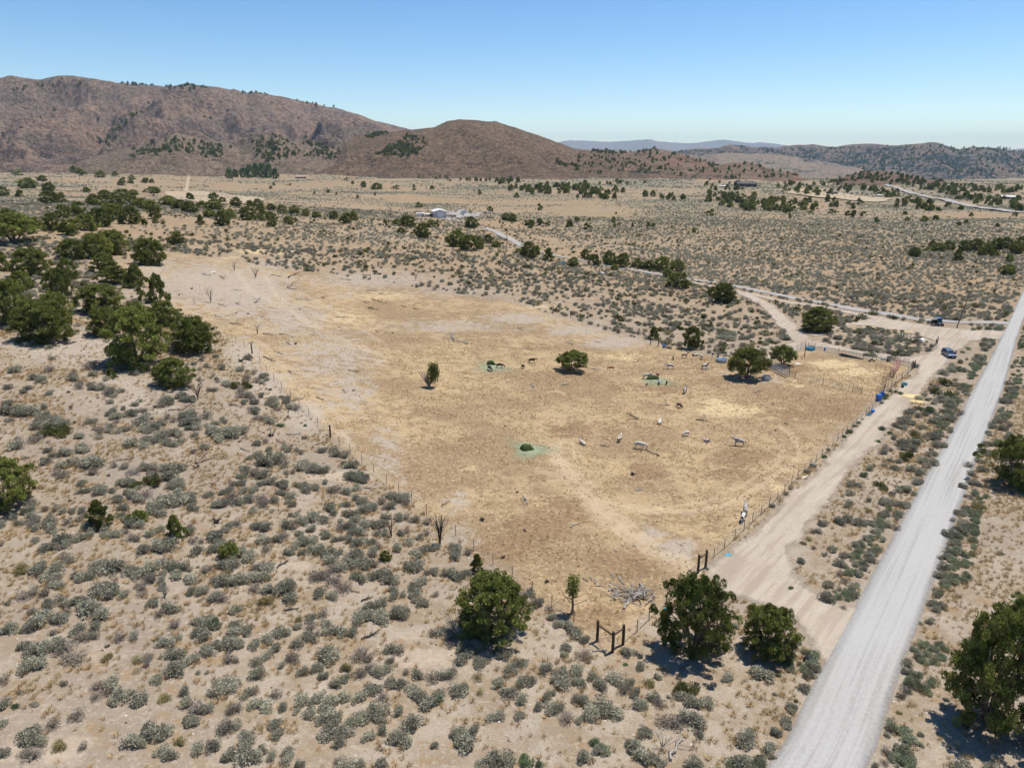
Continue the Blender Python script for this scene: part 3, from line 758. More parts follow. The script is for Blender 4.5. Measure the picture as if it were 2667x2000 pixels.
def juniper_meshes(i, kind, lod):
    """crown and trunk for a unit juniper: height 1, width 1"""
    rg = np.random.default_rng(500 + i)
    rnd = random.Random(900 + i)
    nc, per, size = {0: (620, 96, .0155), 1: (250, 50, .033), 2: (34, 26, .12)}[lod]
    per_n = nc * per
    # outline: radius as a function of height
    def prof(z):
        if kind == 'dome': return .5 * (1 - ((z - .32) / .68) ** 2 * .97) ** .5 if z > .32 else .5 * (.72 + .28 * (z / .32))
        if kind == 'cone': return .5 * min(1, (1.05 - z) ** .7 * 1.12) * (.8 + .2 * min(1, z / .2))
        if kind == 'flat': return .5 * (1 - ((z - .5) / .5) ** 2) ** .5 if z > .5 else .5 * (.35 + .65 * (z / .5) ** .6)
        return .5 * (1 - ((z - .45) / .56) ** 2 * .95) ** .5
    if kind == 'open': nc = int(nc * .72)
    lob = [(rnd.random() * 2 * pi, rnd.uniform(.1, 1), rnd.uniform(.62, 1.32)) for _ in range(14)]
    C = []; R = []; B = []; nb = {'open': 88, 'dome': 135, 'flat': 100, 'cone': 80}[kind] * (1 if lod == 0 else .62)
    zmin = {'dome': .03, 'cone': .05, 'flat': .32, 'open': .10}[kind]
    tries = 0
    while len(C) < nc and tries < nc * 30:
        tries += 1
        z = zmin + (1.0 - zmin) * rnd.random() ** .9; a = rnd.random() * 2 * pi
        rp = prof(min(z, 1.0))
        m = 1.0
        for (la, lz, lm) in lob:
            dd = abs((a - la + pi) % (2 * pi) - pi)
            g = math.exp(-(dd / .4) ** 2 - ((z - lz) / .16) ** 2)
            m += (lm - 1) * g
        if kind == 'open' and rnd.random() < .25: m *= .7
        rr = rp * m * rnd.random() ** .33
        if rr < rp * .30 and z < .8: continue
        if lod < 2:
            if len(B) < nb: B.append((cos(a) * rr, sin(a) * rr, z * .94)); continue
            if rnd.random() < .80:
                b = B[rnd.randrange(len(B))]; g3 = [rnd.gauss(0, 1) for _ in range(3)]; gl = math.sqrt(sum(q * q for q in g3)) + 1e-6; q = (.088 if kind != 'cone' else .065) * rnd.random() ** .4
                bx_, by_, bz_ = b[0] + g3[0] / gl * q, b[1] + g3[1] / gl * q, max(.02, b[2] + g3[2] / gl * q * .75)
            else: bx_, by_, bz_ = cos(a) * rr * .8, sin(a) * rr * .8, z * .9
        else: bx_, by_, bz_ = cos(a) * rr, sin(a) * rr, z * .96
        s = rnd.uniform(.026, .050) * (1.0 if lod == 0 else 1.35 if lod == 1 else 2.3)
        C.append((bx_, by_, bz_)); R.append((s, s, s * 1.15))
    v, f, tn = leaves(C, R, per_n, size, rg, .8)
    v[:, 2] = np.maximum(v[:, 2], .01)
    crown = mesh_np('crown', v, f); fattr(crown, 'tone', tn)
    mb = MB()
    nl = 5 if lod == 0 else 3
    for k in range(nl):
        a = 2 * pi * k / nl + rnd.random(); q = rnd.uniform(.18, .34); top = rnd.uniform(.5, .85)
        p1 = (cos(a) * .02, sin(a) * .02, -.03)
        p2 = (cos(a) * q * .35, sin(a) * q * .35, top * .3); p3 = (cos(a) * q * .8, sin(a) * q * .8, top * .65); p4 = (cos(a) * q, sin(a) * q, top)
        mb.tube([p1, p2, p3, p4], [.026, .018, .010, .004], 5)
        if lod == 0:
            for j in range(5):
                b = a + rnd.uniform(-1, 1); z0 = rnd.uniform(.15, .6) * top
                s0 = (cos(a) * q * .5, sin(a) * q * .5, z0)
                mb.tube([s0, (s0[0] + cos(b) * .18, s0[1] + sin(b) * .18, z0 + .08), (s0[0] + cos(b) * .3, s0[1] + sin(b) * .3, z0 + .12)], [.009, .006, .002], 4, False)
    return crown, mb.mesh('trunk')

# ---- mesh libraries
SAGE_HI = [sage_mesh(i, 1150, .058) for i in range(9)]
SAGE_TW = [sage_mesh(40 + i, 480, .050, True) for i in range(4)]
SAGE_LO = [sage_mesh(60 + i, 90, .16) for i in range(5)]
for m in SAGE_HI: m.materials.append(M_SAGE)
for m in SAGE_LO: m.materials.append(M_SAGEF)
for m in SAGE_TW: m.materials.append(M_SAGEP)
def recol(src, mat):
    out = []
    for m in src:
        q = m.copy(); q.materials.clear(); q.materials.append(mat); out.append(q)
    return out
OLIVE_HI = recol(SAGE_HI[:4], M_OLIVE); YEL_HI = recol(SAGE_TW[:2] + SAGE_HI[4:6], M_YEL); HERB_HI = recol(SAGE_HI[6:9], M_HERB)
OLIVE_LO = recol(SAGE_LO[:2], M_OLIVE); YEL_LO = recol(SAGE_LO[2:4], M_YEL)
JUN = {}
for li in (0, 1):
    for ki, kd in enumerate(('dome', 'cone', 'flat', 'open')):
        for q in range(3 if li == 0 or kd in ('dome', 'open') else 1):
            c, tr = juniper_meshes(li * 40 + ki * 5 + q, kd, li)
            c.materials.append(M_JUN); tr.materials.append(M_BARK)
            JUN.setdefault((li, kd), []).append((c, tr))
JUN_FAR = []
for q in range(4):
    c, tr = juniper_meshes(200 + q, ('dome', 'open', 'dome', 'cone')[q], 2)
    c.materials.append(M_JUN); JUN_FAR.append(c)
# ------------------------------------------------------------------ scattering for uncountable ground cover
def scatter(name, protos, x, y, z, sc, label, tilt=None):
    n = len(x)
    me = bpy.data.meshes.new(name); me.vertices.add(n)
    me.vertices.foreach_set('co', np.stack([x, y, z], 1).astype(np.float32).ravel())
    rg = np.random.default_rng(n)
    fattr(me, 'size', sc); fattr(me, 'turn', rg.random(n) * 6.283)
    fattr(me, 'pick', rg.integers(0, len(protos), n))
    o = bpy.data.objects.new(name, me); COL.objects.link(o)
    g = bpy.data.node_groups.new(name, 'GeometryNodeTree')
    g.interface.new_socket('Geometry', in_out='INPUT', socket_type='NodeSocketGeometry')
    g.interface.new_socket('Geometry', in_out='OUTPUT', socket_type='NodeSocketGeometry')
    N = g.nodes; L = g.links
    gi = N.new('NodeGroupInput'); go = N.new('NodeGroupOutput'); jn = N.new('GeometryNodeJoinGeometry')
    def at_(nm):
        a = N.new('GeometryNodeInputNamedAttribute'); a.data_type = 'FLOAT'; a.inputs[0].default_value = nm
        return [s for s in a.outputs if s.enabled and s.name == 'Attribute'][0]
    cz = N.new('ShaderNodeCombineXYZ'); L.new(at_('turn'), cz.inputs[2])
    e2r = N.new('FunctionNodeEulerToRotation'); L.new(cz.outputs[0], e2r.inputs[0])
    sz = at_('size'); pk = at_('pick')
    for k, pm in enumerate(protos):
        po = bpy.data.objects.new(name + '_shape', pm)
        oi = N.new('GeometryNodeObjectInfo'); oi.inputs[0].default_value = po; oi.inputs['As Instance'].default_value = True
        cp = N.new('FunctionNodeCompare'); cp.data_type = 'FLOAT'; cp.operation = 'EQUAL'
        L.new(pk, cp.inputs[0]); cp.inputs[1].default_value = float(k)
        for s in cp.inputs:
            if s.name == 'Epsilon': s.default_value = .1
        ip = N.new('GeometryNodeInstanceOnPoints')
        L.new(gi.outputs[0], ip.inputs['Points']); L.new(oi.outputs['Geometry'], ip.inputs['Instance'])
        L.new(cp.outputs[0], ip.inputs['Selection']); L.new(e2r.outputs[0], ip.inputs['Rotation']); L.new(sz, ip.inputs['Scale'])
        L.new(ip.outputs[0], jn.inputs[0])
    L.new(jn.outputs[0], go.inputs[0])
    md = o.modifiers.new('scatter', 'NODES'); md.node_group = g
    return tag(o, label, kind='stuff')

GL_A = np.array(GL_); GR_A = np.array(GR_)
ROADPOLY = [tuple(p) for p in GL_] + [tuple(p) for p in GR_][::-1]
UPW, LOW, BRW, BDW, FRW = [widen(a, w) for a, w in ((UP, 6), (LO, 5.5), (BR, 6), (BD, 7), (FR, 18))]
ROADW = worldpoly(ROADPOLY); DIRTW = worldpoly(DIRT)
ISLAND = [(2060,1500),(2100,1395),(2200,1255),(2320,1125),(2440,990),(2515,900),(2600,890),(2590,925),(2540,1000),(2400,1250),(2285,1500),(2235,1590),(2160,1560)]
def free(x, y, m=0.4, pasture=True):
    ok = (sdf(ROADW, x, y) < -m) & (sdf(DIRTW, x, y) < -m)
    for P in (UPW, LOW, BRW, BDW, FRW): ok &= sdf(P, x, y) < -m * .3
    if pasture: ok &= sdf(PAST_W, x, y) < -m - .6
    return ok

# ------------------------------------------------------------------ brush copied from the photo: tile coordinates (x, y, width[, height][, kind])
TILES = []
def tile(ox, oy, s, lst):
    for e in lst:
        k = ''
        if isinstance(e[-1], str): k = e[-1]; e = e[:-1]
        x, y, w = e[:3]; h = e[3] if len(e) > 3 else None
        TILES.append((ox + x / s, oy + y / s, w / s, (h / s if h else w / s * .72), k))
tile(0, 1000, 3.687, [(55,220,130),(90,15,90),(310,15,110),(480,95,75),(790,10,130),(920,60,150),(1100,80,150),(1060,175,65),(420,230,80),(1190,50,90),(230,80,70),(200,275,300,90),(100,330,100),(520,370,430,130),(520,480,270,150,'g'),(220,545,220),(870,375,95),(765,510,90),(745,620,200),(1050,290,80),(1130,250,100),(1250,280,125),(1380,255,85),(1110,340,120),(1050,415,80),(930,425,110),(1000,465,150),(1160,455,100),(1250,415,100),(1600,160,180),(1750,150,170),(1300,200,60),(1350,165,45),(1450,370,300,110),(1600,350,150),(1870,320,270,130),(1440,430,150),(1820,390,130),(1640,470,230,150),(1880,390,130),(1370,560,270,130),(1690,545,150),(1900,500,100),(1900,620,150),(2150,350,90),(2030,390,90),(2120,490,200,120),(460,640,80),(500,690,70),(560,690,80),(440,750,100),(640,780,140),(890,770,300,180),(550,880,150),(1100,785,80),(1200,800,90),(1390,800,280,150),(1620,840,280,150),(1700,950,170,'p'),(1440,930,220,130,'g'),(1180,960,200,130),(1250,1020,130),(980,990,160),(1010,1040,140),(780,1045,120),(790,960,90),(1120,1110,110,'p'),(1320,1070,250,100),(1330,1130,120),(1540,1170,300,160),(1760,1080,300,130),(1500,1240,170),(1200,1190,100),(1200,1270,150),(2000,1060,110),(2110,1160,130),(1870,1190,120),(2180,1020,130),(270,1160,170),(430,1205,90),(300,1240,170),(130,1280,100),(170,1340,80),(30,1350,100),(340,1330,130),(340,1390,100),(480,1290,100),(550,1200,110),(660,1220,140),(790,1240,130),(500,1350,140),(640,1330,110),(470,1430,130),(350,1490,130),(640,1480,210,130),(760,1300,100),(850,1400,150),(830,1460,150),(1050,1420,200,110,'p'),(1200,1400,150,'p'),(1300,1340,170,'p'),(1280,1490,130),(1480,1420,140),(1820,1400,120,'p'),(1850,1510,100),(1940,1510,80),(1520,1570,380,130),(1900,1610,120),(2080,1550,150),(2100,1440,180),(500,1590,180,130),(15,1545,60)])
tile(550, 1000, 3.687, [(25,50,80),(140,15,100),(300,100,170),(330,10,180,90,'g'),(380,165,130),(600,180,170),(480,115,70),(700,130,100),(790,210,120),(730,190,80),(430,240,120),(480,310,120),(560,350,100),(660,400,90,'e'),(905,398,45,'e'),(115,345,90),(20,390,60),(160,470,320,130),(475,560,120),(630,240,80),(740,605,110),(560,645,120),(855,640,130),(700,660,140),(1070,630,90),(430,700,160),(600,750,270,150),(340,800,130),(1000,780,300,170),(1230,660,180),(1330,740,170),(760,840,100),(300,880,120),(450,880,150),(530,930,140),(650,930,170),(820,970,80,'y'),(960,970,190),(700,990,120),(1100,945,70),(1420,890,300,110),(240,965,130),(160,1060,140),(320,1030,90),(410,1020,100),(660,1045,130),(770,1060,120),(760,1130,130),(280,1120,200,110,'p'),(80,1170,140),(500,1140,220,130),(600,1120,60,'e'),(400,1215,90),(1180,1000,160),(1340,1020,150),(1280,1140,110),(1430,1100,150),(1580,1150,200,150),(1700,1160,120),(1170,1210,150),(1470,1210,110),(1780,1100,200,100),(1870,1150,100),(1340,1240,140),(1390,1300,100),(1840,1280,130),(1700,1270,110),(1960,1310,90),(780,1270,130),(780,1340,160,130),(930,1310,160),(1090,1310,110),(1240,1315,50),(2080,1330,100),(1570,1350,240,110),(450,1410,180,130),(190,1360,140),(110,1420,120),(680,1450,180,150,'p'),(520,1520,220,160),(900,1420,130),(980,1390,100),(1100,1430,140,'p'),(1300,1380,170),(1370,1430,150),(940,1500,170,100),(1220,1500,130),(1370,1520,200,110),(1520,1500,130),(1600,1560,100),(820,1545,100),(60,1540,160,150),(350,1620,200),(750,1620,110),(870,1620,90),(1020,1600,150),(1190,1590,170,110),(1400,1620,170),(1550,1620,120),(1860,1430,120),(2040,1440,150),(1900,1520,100),(1780,1580,110),(2000,1590,160),(2120,1580,120),(1670,1430,90),(1600,1440,90)])
tile(0, 1450, 3.0167, [(170,90,120,'y'),(400,90,240,170),(450,180,150),(650,130,200,150),(540,20,120),(870,70,280,120),(1120,90,200,130),(1160,170,150),(1270,50,90),(1280,200,120),(1140,260,130),(1380,40,150),(1380,140,100),(1460,110,120),(1490,180,110),(1550,260,150,'p'),(1700,310,140,'p'),(1720,180,180),(1660,90,120),(1760,60,120),(270,290,200,110,'p'),(480,330,100),(380,370,110),(630,320,200,110),(870,300,240,130),(720,430,280,150),(250,430,130),(360,500,250,130),(520,440,90),(210,570,130),(50,570,150,170),(760,550,100),(620,570,120),(670,640,170,130),(400,690,220,120),(560,750,260,200),(190,700,100),(230,830,200,190),(420,600,70),(1200,370,90),(1290,420,160,110),(990,650,180,100),(850,700,40),(850,790,90,'y'),(1080,810,120,80,'y'),(1170,790,110,'p'),(1380,540,100),(1340,660,150),(1560,540,150),(1700,530,110,'e'),(1540,630,170),(1420,730,200,130),(1580,770,170,140),(1680,700,150),(1790,690,100),(1380,860,160),(1320,900,110),(1240,960,110),(30,960,120,'p'),(820,990,200,120),(820,1060,150,'p'),(1020,1060,230,200),(500,1000,60),(30,1150,110,150),(130,1170,70,'e'),(150,1065,40),(1300,1110,110,'y'),(1450,1100,150,180),(1730,1040,200,200),(1600,1180,200,130),(1490,1290,150,120),(1280,1340,240,180),(1780,1330,120,150,'p'),(1050,1480,200,120),(230,1440,260,180),(190,1570,180,150),(340,1340,160),(30,1540,100),(30,1310,80),(660,1490,90),(1330,1530,170,120),(1550,1510,120),(1670,1490,140,'p'),(1790,1560,110),(1420,1450,80,'y'),(1560,910,40),(1630,910,40),(600,1260,130,60,'p'),(460,1490,110,60,'y')])
tile(550, 1450, 3.0157, [(150,60,200,100),(420,70,160,100),(200,170,160),(400,170,150),(50,310,110,'p'),(340,260,100),(440,260,110),(620,240,230,200),(430,350,110,'y'),(850,160,170,110),(860,250,150,'p'),(1010,220,170,120,'p'),(970,310,90),(980,90,150),(1170,150,140),(1300,140,150),(1400,170,160),(930,20,140),(1100,30,140),(1250,60,140),(1570,100,150),(1720,120,130),(1860,130,110),(1950,140,110),(1620,230,120),(1610,290,100),(1430,260,70),(1470,310,110),(1760,300,60),(200,410,90),(40,530,120),(220,540,200,150),(170,660,200,110),(190,760,140,130),(30,700,90),(690,490,80,'y'),(780,480,90),(880,450,110),(790,550,100),(680,550,70),(900,530,80),(1050,540,260,200),(1190,470,150),(1300,400,200,120),(1430,450,200,120),(1510,440,100),(1660,370,90),(1600,350,60),(560,620,150,100),(730,650,160,120),(350,690,120),(440,650,100),(520,710,90),(650,780,140,'p'),(370,820,150,110),(370,920,130,130),(450,770,90),(560,850,70,'p'),(790,850,160,140),(920,770,180,130),(830,610,80),(1450,690,190,130),(1190,800,180,110,'p'),(1060,870,90,'y'),(1210,900,190,120),(1400,820,70),(1350,880,150,'p'),(1790,620,170,200),(1870,640,140,160,'p'),(1970,720,100),(1970,800,110),(2090,820,70),(2090,690,80),(890,940,90),(970,990,130),(1050,950,80),(1450,980,180,140),(1530,910,70),(1630,930,110),(1740,940,130),(1850,930,120),(1900,900,80),(1570,1040,110),(1710,1120,230,180),(1790,1130,100,'e'),(1940,1050,130),(70,1010,180,210),(310,1060,140,120),(190,1180,150,130),(390,1170,200,150),(500,1080,130),(160,1330,170,130,'p'),(500,1360,160,180),(570,1190,80),(700,1120,130,140),(820,1110,150),(900,1180,260,150),(1020,1110,150),(670,1210,60),(1170,1110,110),(1260,1060,150),(1340,1100,110),(1300,1200,180,130),(1150,1290,200,150),(1300,1280,200),(850,1290,80),(960,1270,150),(1010,1400,240,180),(1290,1380,150,100),(1480,1210,100),(1500,1370,230,200),(1340,1510,45),(1990,1390,190,170),(2010,1490,120),(1750,1480,70,'p'),(2100,1620,110),(290,1420,160),(240,1500,170),(320,1580,220,130),(140,1570,100),(400,1520,90),(470,1570,90,'p'),(590,1530,130,120),(590,1590,110),(1000,1600,130,'p'),(1140,1620,170,90),(1350,1640,140,60),(20,1480,100,'p'),(700,1640,110)])
tile(1150, 1350, 2.212, [(40,310,80),(80,170,90),(80,220,70),(155,200,60),(110,330,80),(545,490,75),(480,430,80),(625,525,55),(640,570,60),(670,610,60),(735,630,75),(785,670,110),(715,750,60),(710,790,50),(820,790,90,'p'),(1065,765,85),(140,750,110),(200,740,80),(360,770,100),(230,830,90),(120,810,90),(445,850,110),(380,885,100),(480,930,100),(330,945,90),(395,990,110),(440,1030,120),(600,870,130),(740,860,130),(670,890,90,'p'),(745,960,150),(610,1010,100),(100,990,90),(40,900,90),(220,1000,70,'y'),(930,965,80),(870,920,60,'p'),(1055,910,130),(1045,990,80),(1150,860,60),(1245,915,50),(1110,1000,70),(1150,1040,130),(1220,1030,70),(1260,1070,80),(1400,970,110,'g'),(1425,1050,130),(1540,1070,80,'p'),(1640,910,90),(1830,890,110),(320,1140,90),(450,1140,60),(590,1110,120),(690,1110,150),(800,1060,130),(880,1110,150),(1010,1120,100),(795,1165,60,'p'),(130,1260,160),(1320,1150,140),(1460,1170,150),(1490,1240,60),(1750,1270,110),(1170,1240,80),(1090,1310,110),(1130,1350,120),(1230,1370,130),(860,1340,160),(900,1300,110,'e'),(310,1400,150),(530,1400,120,'e'),(1450,1410,100),(2145,860,70),(2110,900,60),(2090,975,60),(2040,1050,30,'y'),(2015,1090,60),(1985,1165,70),(1930,1230,60),(1890,1330,80),(1835,1400,90),(1700,1400,40),(1310,1030,30),(1915,1010,25),(1060,840,35,'e'),(1530,290,25),(1200,950,60,'y'),(210,910,70,'y')])
tile(1850, 1000, 2.707, [(1590,35,90),(1735,20,60),(1295,50,75,'e'),(1240,95,60,'e'),(1210,135,35),(1560,110,80),(1490,170,100,'e'),(1680,150,80),(1570,230,90),(1660,190,60),(1380,265,80),(1390,240,50),(1240,330,60,'e'),(1185,405,45,'e'),(1290,380,50),(1370,420,150,110),(1450,370,80,'g'),(1490,300,70),(1560,370,60),(1590,420,80),(1250,455,80),(1220,490,60),(1400,520,130,'g'),(1310,540,110),(1310,600,70),(1390,590,80),(1120,590,70),(1230,575,50),(1080,640,60,'e'),(1000,710,60),(1055,720,50),(985,770,60),(1215,720,100,'g'),(1340,730,110),(1410,765,80),(1280,775,50),(1530,560,110),(1490,630,80),(1460,690,80),(970,850,85),(1120,820,50),(1160,900,110,'y'),(1260,840,100),(1360,860,90),(1240,930,80),(1310,930,80),(1270,1000,80),(900,960,90),(1000,960,80),(1060,980,70),(1120,980,50),(790,985,60),(750,1040,80),(690,1090,60,'y'),(655,1120,40,'y'),(725,1155,45),(1180,1045,70),(1095,1090,60),(1045,1130,85),(1215,1095,60),(1130,1195,120),(1150,1250,70),(940,1215,60),(990,1215,50),(860,1165,70,'p'),(925,1270,80),(1020,1270,60),(1090,1300,60),(1040,1345,60),(915,1340,70),(950,1390,60),(830,1420,70),(910,1445,50),(1010,1430,80),(1000,1490,80),(820,1505,110,100),(935,1575,50),(640,1250,60),(570,1440,40,'e'),
 (1790,60,70),(1760,120,70),(1740,200,70),(1700,260,80),(1680,320,80),(1650,370,60),(1600,420,90),(1570,500,80),(2100,40,60),(2060,110,70),(2030,170,60),(2010,240,70),(1990,300,60),(1965,350,60),(1950,420,70),(1930,480,70),(1890,540,70),(1870,590,80),(1850,640,80),(1840,690,80),(1820,740,80),(1810,790,70),(1790,870,90),(1760,910,80),(1750,970,90),(1740,1020,100),(1720,1080,90),(1720,1130,80),(1690,1190,80),(1665,1235,90),(1640,1290,80),(1620,1350,80),(1640,1400,60),(1600,1470,80),(1580,1540,100),(1590,1590,60),(1870,870,150,'y'),(1845,1195,70,'y'),(2080,375,60),(2110,290,60),(2050,1195,40),
 (1043,275,32,'e'),(1020,298,36,'e'),(980,340,52,'e'),(940,372,38,'e'),(832,465,36,'e'),(797,512,40,'e'),(724,580,42),(680,622,44),(563,735,50),(530,775,42),(435,860,40),(1125,210,30),(1075,250,20,'e')])
tile(2000, 1500, 3.316, [(1400,390,80),(1320,410,40),(1270,640,80),(1300,700,110),(1210,760,90),(1200,830,90),(1220,900,80),(1190,980,110),(1150,1040,70),(1025,1180,70),(1050,1250,60),(1000,1300,60),(1060,1330,80),(1030,1370,60),(1130,1175,50,'y'),(1020,1520,100),(1060,1560,80),(1010,1610,80),(920,1640,70),(1120,1640,50),(60,1020,35),(400,780,100),(370,850,90),(310,975,90),(240,1075,45,'y'),(210,1140,90),(150,1260,110),(70,1360,100),(20,1470,80),(40,1560,60)])
# shrubs just outside the far fence and round the corral (2000,750 x3.316 and 1600,820 x4.424)
tile(1600, 820, 4.424, [(60,50,110,'g'),(60,110,110,'g'),(170,170,110),(290,100,80,'g'),(430,30,100),(620,30,100),(620,90,140),(720,95,100),(590,150,90),(660,165,110),(780,160,130,'g'),(880,90,80,'y'),(1010,75,90),(1070,120,110,'g'),(1070,160,90,'g'),(1230,20,140),(1340,40,100),(1380,135,50),(1530,130,110),(1520,170,120),(1610,150,90),(1280,220,150),(1340,210,130),(1300,270,170),(1480,260,130),(1590,250,110),(1700,140,80),(1730,220,90),(1940,195,110),(1960,265,110),(1690,310,100,'g'),(1830,320,100,'g'),(1210,370,130),(1180,400,110),(1360,340,70),(1280,460,90,'y'),(690,345,70,'y'),(630,380,60),(760,380,80,'y'),(880,40,70),(1550,75,70),(1660,370,35)])
tile(2000, 750, 3.316, [(130,375,80),(140,430,90),(700,380,50),(760,385,50),(650,490,80),(720,430,90),(820,420,80),(930,350,110,'g'),(830,355,80),(1030,385,90),(900,380,80),(920,430,120),(1110,450,110),(1230,455,90,'g'),(940,485,100,'g'),(780,520,110),(850,540,90),(870,500,110),(980,540,110),(1030,550,80),(880,570,100,'e'),(1150,540,60),(1190,570,60,'g'),(1280,550,70),(1230,560,50),(600,310,120),(650,270,130),(720,280,80,'g'),(560,430,50),(480,370,60),(430,360,60),(620,440,70),(1000,455,90),(1180,500,80),(740,470,80)])

KIND = {'': (SAGE_HI, 'sagebrush', 'sagebrush'), 'p': (SAGE_TW, 'sagebrush', 'sagebrush'), 'g': (OLIVE_HI, 'bitterbrush', 'shrub'), 'y': (YEL_HI, 'rabbitbrush', 'shrub'), 'e': (HERB_HI, 'roadside_shrub', 'shrub')}
cand = []      # (x, y, z, width, height, kind, pixel width)
JUNIPER_FEET = []
for (u, v, w, h, k) in TILES:
    if v > 2060: continue
    if k == '' and random.random() < .13: k = 'p'
    p = at(u, v + h * .18); m = ppm(p)
    W = w / m; dep = math.atan2(-p.z, p.y)
    if sdf(ROADW, np.array([p.x]), np.array([p.y]))[0] > -.1: continue
    n = 1 if W < 1.25 else 2 if W < 2.0 else 3 if W < 2.9 else 4 if W < 3.8 else 5 if W < 5 else 7
    dh = h / m
    for i in range(n):
        if n == 1: ox = oy = 0; ww = W
        else:
            ox = ((i + .5) / n - .5) * W * .80 + random.uniform(-.12, .12) * W; oy = random.uniform(-1, 1) * max(.3, dh / max(.35, sin(dep)) * .34)
            ww = W / n ** .5 * random.uniform(.68, 1.30)
        ww = max(.35, ww)
        x = p.x + ox; y = p.y + oy
        cand.append((x, y, float(ground(x, y)), ww * 1.18, ww * random.uniform(.85, 1.1), k, ww * m))
order = sorted(range(len(cand)), key=lambda i: -cand[i][6])
SIZE = {'': 'grey green sagebrush', 'p': 'twiggy purplish grey sagebrush', 'g': 'dark olive bitterbrush', 'y': 'straw yellow rabbitbrush', 'e': 'fresh green shrub'}
GRP = {'': 'sagebrush on the sandy slope', 'p': 'sagebrush on the sandy slope', 'g': 'olive bitterbrush among the sage', 'y': 'straw coloured shrubs among the sage', 'e': 'green shrubs along the fence and roads'}
counts = {}
rest = []
for i in order:
    x, y, z, w, h, k, pw = cand[i]
    fam = 'sage' if k in ('', 'p') else k
    if counts.get(fam, 0) >= 298: rest.append(i); continue
    counts[fam] = counts.get(fam, 0) + 1
    ms, nm, ct = KIND[k]
    o = link(nm, random.choice(ms), None, None, (x, y, z - .03), random.random() * 6.28, (w * random.uniform(.85, 1.15), w * random.uniform(.7, 1.2), h * random.uniform(.8, 1.15)))
    word = 'large ' if w > 2.4 else ('small ' if w < 1.15 else '')
    later(o, word + SIZE[k], ct, GRP[k], w)
print('brush listed', len(cand), counts)

